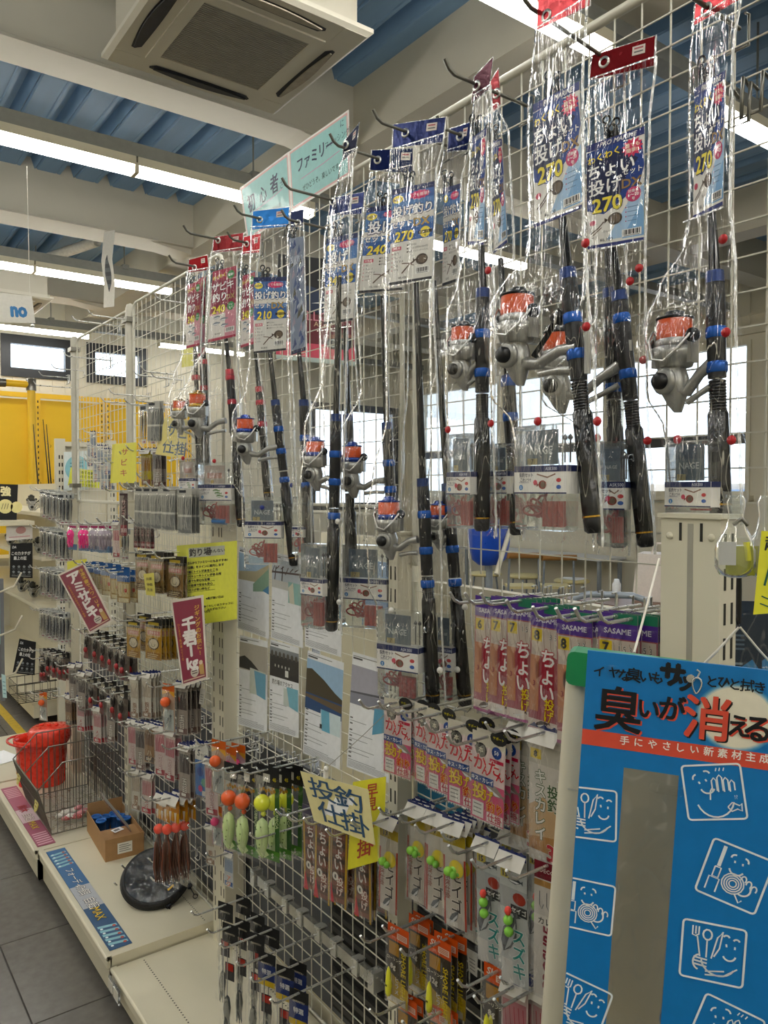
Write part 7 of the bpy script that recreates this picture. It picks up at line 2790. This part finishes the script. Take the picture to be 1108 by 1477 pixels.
bottle(1.0, -.004, 0).build('clear_body', CLEARBOX, t)
bottle(.8, .022, 0).build('clear_body', CLEARBOX, t)
MB().bbox((-.021, -.0105, -.016), (-.006, -.008, .006), 'B9BAB6').build('grey_label', INK, t)
m = MB()
rings(m, [[(.002 + .015 * cos(2 * pi * i / 12), .007 * sin(2 * pi * i / 12), z) for i in range(12)] for z in (-.026, -.014, .002)], 'A3A33A')
m.build('olive_filling', GLOSS, t)
MB().tube([(.004, -.006, .006), (.006, -.007, -.012)], .003, 8, 'D6D23E').build('yellow_pin', GLOSS, t)
MB().tube([(-.006, 0, .022), (.0, -.004, .028), (.006, 0, .022)], .0022, 8).build('grey_pin', GREYWIRE, t)
m = MB()
for i in range(3):
    m.bbox((-.014 + .002 * i, -.004, .048 - i * .006), (-.001 + .001 * i, -.002, .051 - i * .006))
m.bbox((-.016, -.0015, .028), (.0, .0015, .054))
m.build('thumb_tab', CLEARBOX, t)
Ps = EYE + ray(1066, 850) * (.775 / ray(1066, 850).dot(FH))
tag(MB().tube([Ps + Vector((0, 0, .03)), Ps, Ps + Vector((.0, 0, -.033))], [.0022, .0028, .0026], 8).tube([Ps + Vector((0, 0, -.03)) + Vector((.003 * cos(a_), 0, .006 * sin(a_))) for a_ in [2 * pi * i / 10 for i in range(10)]], .0012, 5, closed=True).build('black_strap', BLACKP), 'black rubber strap and ring above the strings of the blue board', 'strap')
Pt = EYE + ray(1104, 820) * (.72 / ray(1104, 820).dot(FH))
ty = thing('yellow_tag', 'yellow handwritten tag at the right edge beside the clear clip', 'tag', Pt, (0, .04, atan2(rvc.y, rvc.x)))
b = MB().flat([(-.005, .035), (.03, .035), (.03, -.038), (-.008, -.044)], 'E6E23A', 0).flat([(-.005, .035), (-.008, -.044), (.03, -.038), (.03, .035)], 'E6E23A', .0006)
b.text('超', .006, .024, .016, '1E2A2A', -.0006, .02)
b.line([(.004, .004), (.0, -.016)], .002, '1E5A4A', -.0006).line([(-.002, -.026), (.008, -.03)], .0012, '1E5A4A', -.0006).line([(-.003, -.033), (.006, -.036)], .0012, '1E5A4A', -.0006)
b.build('paper', INK, ty)
# dark packs on the end post shelf side
for i, (u, v) in enumerate(((1072, 905), (1096, 900))):
    Pd = EYE + ray(u, v) * (1.02 / ray(u, v).dot(FH))
    td = thing('dark_lure_pack', ('dark blue lure pouch right of the end post, %s' % ('nearest the post' if i == 0 else 'at the frame edge')), 'tackle pack', Pd, (0, 0, atan2(rvc.y, rvc.x)), group='dark blue pouches at the right edge')
    b = MB().rect(-.024, -.2, .024, .03, '23303F', 0).rect(-.024, -.2, .024, .03, '1E2733', .001)
    b.flat([(-.004, -.055), (.012, -.042), (.022, -.058), (.008, -.072)], '3F84B8', -.0004)
    b.text('Berkley', .009, -.057, .005, 'DCE6EC', -.0008, .02) if i == 1 else b.rect(-.018, -.05, .0, -.047, '8A98A2', -.0004)
    for q in range(4):
        b.rect(-.018, -.012 - q * .006, .002, -.0095 - q * .006, '5E7080', -.0004)
    b.tube([(-.01, -.004, -.13), (.006, -.006, -.11), (.004, -.004, -.09)], .004, 6, 'B98A7A')
    b.build('card', INK, td)
    MB().rect(-.026, -.21, .026, .02, 'FFFFFF', -.006).build('pouch', FILM2, td)
# u shaped spare hooks on the right net
for i, (u, v) in enumerate(((1055, 135), (1072, 120))):
    Ph = on_x(u, v, 1.06)
    m = MB().tube([Ph + Vector((.02, 0, -.0)), Ph + Vector((0, 0, .008)), Ph + Vector((-.004, 0, -.05)), Ph + Vector((-.004, -.028, -.05)), Ph + Vector((0, -.028, .004)), Ph + Vector((.02, -.028, 0))], .0028, 6)
    tag(m.build('net_hook', GREYWIRE), 'empty u shaped steel hook on the net near the upper right, %s one' % ('left' if i == 0 else 'right'), 'hook')
# hanging paper strip, banner with blue letters
Pb = on_y(158, 333, 6.55)
b = MB()
Vv = []
wv = wdir(-70)
pts = [(158, 333), (154, 375), (158, 410), (157, 443)]
n_ = 18
for i in range(n_ + 1):
    f = i / n_ * 3
    k_ = min(2, int(f))
    q = f - k_
    u = pts[k_][0] + (pts[k_ + 1][0] - pts[k_][0]) * q
    v = pts[k_][1] + (pts[k_ + 1][1] - pts[k_][1]) * q
    c = on_y(u, v, 6.52 - .05 * sin(f * 1.3))
    hw = .055
    Vv += [c - wv * hw, c + wv * hw]
b.add(Vv, [(2 * i, 2 * i + 1, 2 * i + 3, 2 * i + 2) for i in range(n_)], 'E6E2D8', 0, True)
for i in range(5, 14):
    c = (Vector(Vv[2 * i]) + Vector(Vv[2 * i + 1])) / 2 - FH * .004
    c2 = (Vector(Vv[2 * i + 2]) + Vector(Vv[2 * i + 3])) / 2 - FH * .004
    r1 = .028 * sin(pi * (i - 5) / 9) + .002
    r2 = .028 * sin(pi * (i - 4) / 9) + .002
    b.add([c - wv * r1, c + wv * r1, c2 + wv * r2, c2 - wv * r2], [(0, 1, 2, 3)], '55585A' if i % 2 else '6E7274')
tag(b.build('fish_print_strip', PAPER), 'curled white paper strip with a grey fish print hanging from the second beam', 'banner')
Yb = 4.69
c = [on_y(-60, 416, Yb), on_y(46, 427, Yb), on_y(51, 466, Yb), on_y(-60, 464, Yb)]


def no_art(b):
    b.rect(0, 0, 1, .42, 'E9E6DC')
    b.text('shimano', .42, .20, .30, '2A7FC0', -.002, .04, sx=.72)


t, Q, n = sheet('hanging_banner', 'white hanging banner with blue letters at the left edge under the second lamp row', 'banner', c, .42, lambda b: [b.rect(0, 0, 1, .42, 'E9E6DC'), b.text('no', .79, .20, .30, '2A7FC0', -.002, .045, sx=.72)], INK)
m = MB().tube([on_y(43, 428, Yb) - t.location, on_y(39, 240, Yb) - t.location], .002, 4)
m.build('string', STR, t)
m = MB().ball(on_y(47, 470, Yb) - t.location, .012, 'D8D8D8', n=8)
m.build('corner_clip', CHROME, t)
# ================================================================== BACKGROUND: yellow racks, far gondola, office tables
YEL = mat('yellow_rack_enamel', 'F2C11F', 0.4, 0, 0.03, 5)
YP = mat('yellow_panel', 'F4C51E', 0.55, 0, 0.03, 3)
Yr = 10.35
for i, (x0, x1) in enumerate(((.6, 2.24), (2.26, 3.1), (3.12, 4.3))):
    t = thing('yellow_rack', 'tall yellow rack back panel under the high windows, %s from the left' % ORD[i], 'rack', ((x0 + x1) / 2, Yr, 0))
    h = (x1 - x0) / 2
    MB().bbox((-h + .03, .01, .1), (h - .03, .03, 2.72)).build('panel', YP, t)
    MB().bbox((-h, -.02, 2.74), (h, .03, 2.80)).build('top_rail', YEL, t)
    for sx in (-h + .03, h - .03):
        p = MB().bbox((sx - .03, -.03, 0), (sx + .03, .0, 2.74))
        po = p.build('upright', YEL, t)
        s = MB()
        z = .3
        while z < 2.7:
            s.bbox((sx - .006, -.0308, z), (sx + .006, -.029, z + .03))
            z += .07
        s.build('slots', SLOT, po)
t = thing('yellow_pole', 'round yellow pole with a grey cap joint before the yellow rack', 'pole', (on_y(45, 560, 9.6).x, 9.6, 0))
zt = on_y(45, 556, 9.6).z
MB().lathe([(.045, 0), (.045, zt)], 14).build('tube', YEL, t)
MB().lathe([(.055, zt - .06), (.055, zt + .07), (.04, zt + .08)], 14).build('cap', GREYWIRE, t)
MB().tube([(-1.6, 0, zt + .01), (0, 0, zt + .01)], .04, 10).build('rail', YEL, t)
MB().lathe([(.05, -.08), (.05, .08)], 12, (-.35, 0, zt + .01), Matrix.Rotation(pi / 2, 3, 'Y')).build('collar', GREYWIRE, t)
m = MB()
for i, (a_, b_) in enumerate((((62, 605), (78, 690)), ((67, 612), (80, 688)), ((48, 612), (62, 695)))):
    P0, P1 = on_y(*a_, 9.0), on_y(b_[0], b_[1] + 90, 9.0)
    o = MB().tube([P1, P0.lerp(P1, .5), P0], [.012, .008, .004], 6)
    for q in (.2, .5, .8):
        c = P0.lerp(P1, q)
        o.tube([c + Vector((.02, 0, 0)), c + Vector((.03, 0, .02)), c + Vector((.02, 0, .03))], .003, 4)
    tag(o.build('fishing_rod', GLOSSBLK), 'thin dark fishing rod leaning before the yellow rack, %s' % ('leftmost', 'middle', 'rightmost')[(1, 2, 0)[i]], 'fishing rod', 'rods before the yellow rack')
tag(MB().bbox((.6, 8.9, .0), (3.4, 9.3, .85)).bbox((.55, 8.85, .85), (3.45, 9.35, .88)).build('rod_counter', CREAM), 'cream counter in front of the yellow rack, mostly hidden', 'counter')

# white rack with posters seen through the leftmost net
t = thing('white_rack', 'white perforated rack with posters seen through the leftmost net', 'rack', (2.0, 5.35, 0))
A, B_ = on_y(86, 640, 5.35), on_y(160, 640, 5.35)
for P_ in (A, B_):
    m = MB().bbox((P_.x - 2.0 - .03, -.02, .0), (P_.x - 2.0 + .03, .02, on_y(90, 633, 5.35).z))
    po = m.build('upright', IVORY, t)
    s = MB()
    z = .4
    while z < 1.85:
        s.bbox((P_.x - 2.0 - .012, -.0208, z), (P_.x - 2.0 - .004, -.0195, z + .025)).bbox((P_.x - 2.0 + .006, -.0208, z), (P_.x - 2.0 + .014, -.0195, z + .025))
        z += .05
    s.build('slots', SLOT, po)
MB().bbox((A.x - 2.0, -.015, on_y(90, 637, 5.35).z - .03), (B_.x - 2.0, .015, on_y(90, 637, 5.35).z)).build('top_bar', IVORY, t)
MB().bbox((A.x - 2.0, .02, .1), (B_.x - 2.0, .04, 1.9)).build('back_sheet', WALLC, t)
sheet('round_poster', 'pale blue round poster on the white rack behind the leftmost net', 'poster', [on_y(*p, 5.31) for p in ((92, 652), (128, 650), (128, 706), (92, 708))], 1.4, lambda b: [b.rect(0, 0, 1, 1.4, 'DDE6E3'), b.disc(.5, .8, .45, '8FC4CC', -.001, 24)] + [b.rect(.25, .6 + .12 * i, .75, .64 + .12 * i, '5A8A98', -.002) for i in range(4)], INK)
sheet('yellow_poster', 'yellow lettered card low on the white rack behind the leftmost net', 'poster', [on_y(*p, 5.28) for p in ((102, 674), (145, 680), (143, 704), (98, 700))], .6, lambda b: [b.rect(0, 0, 1, .6, 'DFE04A')] + [b.text('はじめての釣り', .5, .48 - i * .14, .11, '4A5A2A', -.002, .02) for i in range(4)], INK)

# far gondola beyond the main one
t = thing('far_gondola', 'far cream gondola on casters beyond the red bucket', 'shelf unit', (1.55, 7.0, 0))
m = MB().bbox((-.38, -1.5, .07), (.25, 1.8, .16)).bbox((-.39, -1.5, .16), (.25, 1.8, .18))
m.build('base', CREAM, t)
MB().bbox((.1, -1.5, .18), (.16, 1.8, 1.65)).build('back', IVORY, t)
for z in (.78, 1.12, 1.42):
    MB().bbox((-.32, -1.5, z), (.1, 1.8, z + .025)).build('shelf_board', CREAM, t)
for yy in (-1.3, 0, 1.5):
    MB().lathe([(.04, -.015), (.05, -.012), (.05, .012), (.04, .015)], 14, (-.3, yy, .05), Matrix.Rotation(pi / 2, 3, 'X')).build('caster', RUBBER, t)
# reel boxes and reels on its shelves
for z, y in ((.805, -.9), (.805, -.5), (1.145, -1.1), (1.145, -.6), (1.145, -.1), (1.445, -.9)):
    tr = thing('display_reel', '', 'reel', (1.30, 7.0 + y, z + .075))
    make_reel(tr, Vector((0, 0, 0)), 1.0, Vector((.05, 0, -.02)), mat('dark_line', '3A3A34', .4), BLACKP)
    tr['label'] = 'dark display reel on the far gondola, %s shelf, %s from the near end' % ({.805: 'lowest', 1.145: 'middle', 1.445: 'top'}[z], ORD[{(.805, -.9): 0, (.805, -.5): 1, (1.145, -1.1): 0, (1.145, -.6): 1, (1.145, -.1): 2, (1.445, -.9): 0}[(z, y)]])
    tr['group'] = 'display reels'


def black_poster(b):
    b.rect(0, 0, 1, 1.3, '17181B')
    b.text('DA', .18, 1.16, .13, 'D8D8D8', -.002, .03, skew=.2)
    b.text('この力タチが', .48, .92, .145, 'E3E3E0', -.002, .03, sx=1.0)
    b.text('最上の証', .44, .74, .145, 'E3E3E0', -.002, .03)
    for r_ in range(2):
        for i in range(4):
            b.disc(.16 + .23 * i, .42 - .2 * r_, .05, '8A8F92', -.002, 8, 1.2)
            b.rect(.08 + .23 * i, .32 - .2 * r_, .24 + .23 * i, .34 - .2 * r_, '6A6E70', -.002)
    b.rect(.08, .06, .92, .08, 'A8A8A4', -.002)


sheet('black_poster', 'upper black poster with white lettering on the far gondola', 'poster', [on_y(*p, 5.6) for p in ((15, 784), (47, 783), (47, 834), (14, 833))], 1.3, black_poster, INK)
sheet('black_poster', 'lower tilted black poster with white lettering above the wire tray', 'poster', [on_y(*p, 5.35) for p in ((28, 921), (52, 926), (50, 974), (18, 971))], 1.3, black_poster, INK)
sheet('pink_notice', 'white notice with a pale red disc on the far gondola, above the black poster', 'notice', [on_y(*p, 5.65) for p in ((9, 759), (47, 756), (47, 777), (9, 780))], .55, lambda b: [b.rect(0, 0, 1, .55, 'DAD4CE'), b.disc(.55, .36, .14, 'B98A86', -.002, 14, 1.4), b.rect(.1, .1, .9, .13, 'C98A92', -.002)], INK)
sheet('moon_banner', 'black banner with yellow characters and circles at the left edge', 'banner', [on_y(*p, 5.9) for p in ((-30, 697), (26, 699), (24, 750), (-30, 750))], 1.0, lambda b: [b.rect(0, 0, 1, 1, '16171A'), b.text('強', .68, .80, .28, 'EDE2B0', -.003, .05)] + [b.disc(x, z, r, 'E6DB9A', -.003, 18) for x, z, r in ((.68, .38, .20), (.98, .36, .16))] + [b.line([(.58 + .07 * i, .30), (.62 + .07 * i, .46)], .012, '26262A', -.006) for i in range(3)], INK)
tag(MB().bbox((on_y(0, 755, 5.7).x - .3, 5.62, on_y(0, 758, 5.7).z), (on_y(46, 755, 5.7).x, 5.95, on_y(0, 752, 5.7).z)).build('display_ledge', CREAM), 'cream display ledge under the black moon banner', 'shelf')
# black wire tray on the floor unit
t = thing('wire_tray', 'black square wire tray at the foot of the far gondola', 'basket', (1.27, 5.62, .19))
for k_, (ax, n_) in enumerate((('x', 8), ('y', 6))):
    m = MB()
    for s_ in (0, 1):
        pass
    for zz in (0, .06, .12):
        m.tube([(-.2, -.14, zz), (.2, -.14, zz), (.2, .14, zz), (-.2, .14, zz)], .003, 4, closed=True)
    for i in range(n_ + 1):
        q = i / n_
        if ax == 'x':
            m.tube([(-.2 + .4 * q, -.14, .12), (-.2 + .4 * q, -.14, 0), (-.2 + .4 * q, .14, 0), (-.2 + .4 * q, .14, .12)], .002, 4)
        else:
            m.tube([(-.2, -.14 + .28 * q, .12), (-.2, -.14 + .28 * q, 0), (.2, -.14 + .28 * q, 0), (.2, -.14 + .28 * q, .12)], .002, 4)
    m.build('wires', BLACKP, t)
# slanted grey reel display and its prongs at the left edge
t = thing('reel_display', 'slanted grey reel display with white prongs at the left edge', 'display stand', on_y(12, 915, 5.2))
MB().bbox((-.22, -.02, -.35), (-.04, .0, .30)).bbox((-.05, -.04, -.4), (-.03, .0, .35)).build('panel', mat('mid_grey_board', '77797C', .5), t)
for q in range(3):
    MB().tube([(-.18, -.03, .22 - q * .26), (.0, -.2, .32 - q * .26), (.04, -.2, .40 - q * .26)], .006, 6).build('prong', IVORY, t)
b = MB().rect(-.2, -.05, -.05, .25, '9FC9CC', -.03)
for i in range(4):
    b.rect(-.17, .02 + i * .05, -.08, .035 + i * .05, '4A7A84', -.032)
b.build('blue_card', INK, t)
sheet('blue_slip', 'pale blue slip hanging from the black wire tray', 'price tag', [on_y(*p, 5.0) for p in ((2, 972), (8, 974), (10, 1007), (4, 1006))], 3.0, lambda b: [b.rect(0, 0, 1, 3, 'BFE0E2')] + [b.rect(.2, .5 + .5 * i, .8, .6 + .5 * i, '6A9AA0', -.002) for i in range(4)], INK)
# yellow floor tape
P0, P1 = on_z(0, 1022, .0), on_z(30, 1056, .0)
d = (P1 - P0).normalized()
w = Vector((-d.y, d.x, 0)) * .028
a_, b_ = P0 - d * 2.5, P1 + d * .6
m = MB().add([a_ - w, b_ - w, b_ + w, a_ + w, a_ - w + Vector((0, 0, .0008)), b_ - w + Vector((0, 0, .0008)), b_ + w + Vector((0, 0, .0008)), a_ + w + Vector((0, 0, .0008))], [(0, 3, 2, 1), (4, 5, 6, 7), (0, 1, 5, 4), (1, 2, 6, 5), (2, 3, 7, 6), (3, 0, 4, 7)])
tag(m.build('floor_tape', mat('worn_yellow_tape', 'C9A92C', .5, 0, .15, 30)), 'worn yellow tape line on the floor at the left edge', 'tape')
# papers on the far shelf end
tag(MB().bbox((-.08, -.1, 0), (.08, .1, .002)).build('leaflet', PAPER, None, (.78, 4.5, SZ + .003), (0, 0, .3)), 'white leaflet lying on the far shelf end by the bucket', 'leaflet')

# big reel poster hung beyond the net
def reel_poster(b):
    b.rect(0, 0, 1, 1.35, '17181C')
    b.flat([(0, .95), (.4, .98), (1, .82), (1, .6), (0, .7)], '26344F', -.0005)
    b.rect(0, 0, 1, .62, '6A2833', -.0006).rect(0, 0, 1, .24, 'D6546A', -.0008).rect(0, 0, 1, .06, 'B9C9C4', -.001)
    b.text('Gauge', .74, 1.18, .13, 'E9E9E6', -.0012, .01, skew=.35)
    b.rect(.5, 1.06, .62, 1.075, 'C9C9C4', -.0012).rect(.72, 1.06, .86, 1.075, 'C9C9C4', -.0012)
    b.flat([(.42, .76), (.6, .8), (.78, .79), (.6, .77)], 'E3E3DE', -.0012)
    b.text('CALLOOK', .52, .60, .17, 'D98A98', -.0014, .0, sx=1.0)
    b.text('A.I.PS', .56, .50, .09, 'C9A98A', -.0014, .01)
    for c_, r_, k_ in (((.70, .27), .08, '1E2026'), ((.70, .27), .055, 'A9B4B4'), ((.70, .27), .035, '26303A'), ((.86, .30), .11, '22262C')):
        b.disc(*c_, r_, k_, -.0016 - .0002 * (1 - r_), 16)
    b.flat([(.62, .32), (.95, .36), (.95, .40), (.6, .37)], '8A5A4A', -.002)
    b.rect(.66, .42, .76, .44, 'DAD6CE', -.0018)


sheet('reel_poster', 'black and red reel poster seen through the net behind the thin rods', 'poster', [on_y(*p, 2.45) for p in ((401, 366), (512, 378), (512, 528), (398, 518))], 1.35, reel_poster, INK)

# ---- office corner behind the right net
TOPM = mat('white_table_top', 'E3E6EA', 0.35, 0, .02)
LEGM = mat('grey_table_leg', '9AA3AE', 0.4, .4)


def table(label, loc, rz, L, Wd, h=.72, top=TOPM):
    t = thing('office_table', label, 'table', loc, (0, 0, rz))
    MB().bbox((-L / 2, -Wd / 2, h - .03), (L / 2, Wd / 2, h)).build('table_top', top, t)
    for sx in (-1, 1):
        for sy in (-1, 1):
            MB().bbox((sx * (L / 2 - .06) - .02, sy * (Wd / 2 - .06) - .02, 0), (sx * (L / 2 - .06) + .02, sy * (Wd / 2 - .06) + .02, h - .03)).build('leg', LEGM, t)
    return t


# distances chosen so that a normal table height meets the sight lines
p = on_z(770, 797, .72)
table('long white office table under the right windows', (8.27, p.y + .1, 0), radians(-90), 2.6, .54)
p2 = on_z(900, 872, .70)
tb = table('brown topped counter table before the white paper bag', (p2.x + .2, p2.y, 0), radians(-90), 1.3, .6, .70, mat('brown_table_top', '6F4C36', .4))
MB().bbox((-.55, -.20, .05), (.55, -.18, .66)).build('modesty_screen', BACKP, tb)
bag = MB().box((0, 0, .19), (.30, .42, .38), 'E9E0D8', taper=.86)
for sx in (-1, 1):
    bag.tube([(sx * .06, -.08, .37), (sx * .06, -.06, .46), (sx * .06, .06, .46), (sx * .06, .08, .37)], .006, 5, 'E3D8CE')
pb = on_z(925, 868, .70)
tag(bag.build('paper_bag', PAPER, None, (pb.x + .22, pb.y - .05, .702), (0, 0, .4)), 'white paper bag standing on the brown topped table', 'bag')
cyl = MB().lathe([(.035, 0), (.035, .11), (.025, .125), (.02, .15), (0, .15)], 14, col='E6EAEE')
pc = on_z(884, 862, .70)
tag(cyl.build('white_bottle', PLASTIC, None, (pc.x + .05, pc.y, .702)), 'small white bottle on the brown topped table', 'bottle')
tag(MB().ball((0, 0, .05), .05, 'B5453F', n=10, sq=(1.2, 1, 1)).tube([(0, -.05, .02), (.05, -.10, .02)], .014, 6, 'A63A36').build('red_tape_holder', PLASTIC, None, (on_z(948, 868, .7).x - .05, on_z(948, 868, .7).y - .22, .702)), 'dark red tape holder on the brown topped table', 'tape holder')
SEAT = mat('cream_stool_seat', 'E3D59A', .5)
WOODB = mat('honey_wood_back', 'A9783E', .4, 0, .1, 8)
for i, (u, v) in enumerate(((757, 829), (700, 826), (825, 836))):
    P_ = on_z(u, v, .46)
    t = thing('office_stool', 'round cream seated stool before the white table, %s' % ('middle', 'left, near the blue bag', 'right with papers')[i], 'stool', (P_.x, P_.y, 0), group='round stools')
    MB().lathe([(.0, .42), (.2, .42), (.225, .435), (.225, .45), (.2, .465), (0, .468)], 24).build('seat', SEAT, t)
    for k_ in range(4):
        a_ = k_ * pi / 2 + .6
        MB().tube([(.15 * cos(a_), .15 * sin(a_), .42), (.2 * cos(a_), .2 * sin(a_), 0)], .013, 6).build('leg', LEGM, t)
    if i == 2:
        for q in range(3):
            MB().bbox((-.1, -.14, 0), (.1, .14, .002)).build('paper', PAPER, None, (P_.x + .02 * q, P_.y, .4695 + .0025 * q), (0, 0, .3 * q))
            o = bpy.data.objects[[k for k in bpy.data.objects.keys() if k.startswith('paper') and '_' not in k][-1]]
            tag(o, 'white paper lying on the right stool, %s of the pile' % ('lowest', 'middle', 'topmost')[q], 'paper', 'papers on the stool')
for i, (ua, ub, v0, v1) in enumerate(((733, 780, 800, 812), (782, 832, 803, 816))):
    pz = on_z((ua + ub) / 2, 1002, 0)
    D = 9.0
    A, B_ = EYE + ray(ua, v0) * (D / ray(ua, v0).dot(FH)), EYE + ray(ub, v0 + 3) * (D / ray(ub, v0).dot(FH))
    c = (A + B_) / 2
    t = thing('wooden_chair', 'wooden backed chair pushed to the white table, %s one' % ('left', 'right')[i], 'chair', (c.x, c.y, 0), (0, 0, atan2(B_.y - A.y, B_.x - A.x)), 'wooden backed chairs')
    hw = (B_ - A).length / 2
    zz = c.z
    MB().tube([(-hw, 0, zz), (-hw * .5, .03, zz), (0, .04, zz), (hw * .5, .03, zz), (hw, 0, zz)], .04, 8).warp(lambda v: Vector((v.x, v.y * .5, zz + (v.z - zz) * .9))).build('backrest', WOODB, t)
    MB().bbox((-.17, .04, .43), (.17, .38, .46)).build('seat', SEAT, t)
    for sx in (-1, 1):
        MB().tube([(sx * .17, .02, zz), (sx * .18, .03, .44), (sx * .19, .0, 0)], .013, 6).build('leg', LEGM, t)
        MB().tube([(sx * .18, .38, .43), (sx * .19, .42, 0)], .013, 6).build('leg', LEGM, t)
# loop of a chair frame
P_ = EYE + ray(880, 858) * (3.6 / ray(880, 858).dot(FH))
t = thing('steel_chair', 'pale steel framed chair close behind the right net', 'chair', (P_.x, P_.y, 0), (0, 0, radians(-50)))
MB().tube([(-.2, 0, .1), (-.2, 0, P_.z - .08), (-.16, 0, P_.z - .02), (-.1, 0, P_.z), (.1, 0, P_.z), (.16, 0, P_.z - .02), (.2, 0, P_.z - .08), (.2, 0, .1)], .016, 8).build('back_frame', LEGM, t)
MB().bbox((-.19, .0, .5), (.19, .38, .54)).build('seat', BACKP, t)
for sx in (-1, 1):
    MB().tube([(sx * .19, .38, .5), (sx * .19, .4, 0)], .014, 6).build('leg', LEGM, t)
    MB().tube([(sx * .2, 0, .1), (sx * .2, 0, 0)], .014, 6).build('leg', LEGM, t)
# blue bag hanging behind the middle net
Pb2 = EYE + ray(706, 775) * (4.6 / ray(706, 775).dot(FH))
b = MB()
rr = []
for i, (r_, z) in enumerate(((.10, -.16), (.15, -.13), (.18, -.05), (.19, .05), (.2, .10), (.19, .10))):
    rr.append([(r_ * cos(2 * pi * j / 20), .6 * r_ * sin(2 * pi * j / 20), z) for j in range(20)])
rings(b, rr, '1E4FC0')
t = thing('blue_tub_bag', 'translucent blue bag with a pale strap behind the right net', 'bag', Pb2, (0, 0, .4))
b.build('body', PLASTIC, t)
MB().tube([(-.16, -.11, -.2), (-.03, -.125, .0), (.08, -.12, .12)], .014, 6).build('strap', WALLC, t)
MB().tube([(0, 0, -.16), (0, 0, -.16 - (Pb2.z - .16) + .02)], .02, 8).lathe([(.2, -Pb2.z + .0), (.2, -Pb2.z + .02), (.02, -Pb2.z + .03)], 16).build('stand', LEGM, t)
# dark fluorescent light poster strip above the far racks: office posters on the end wall
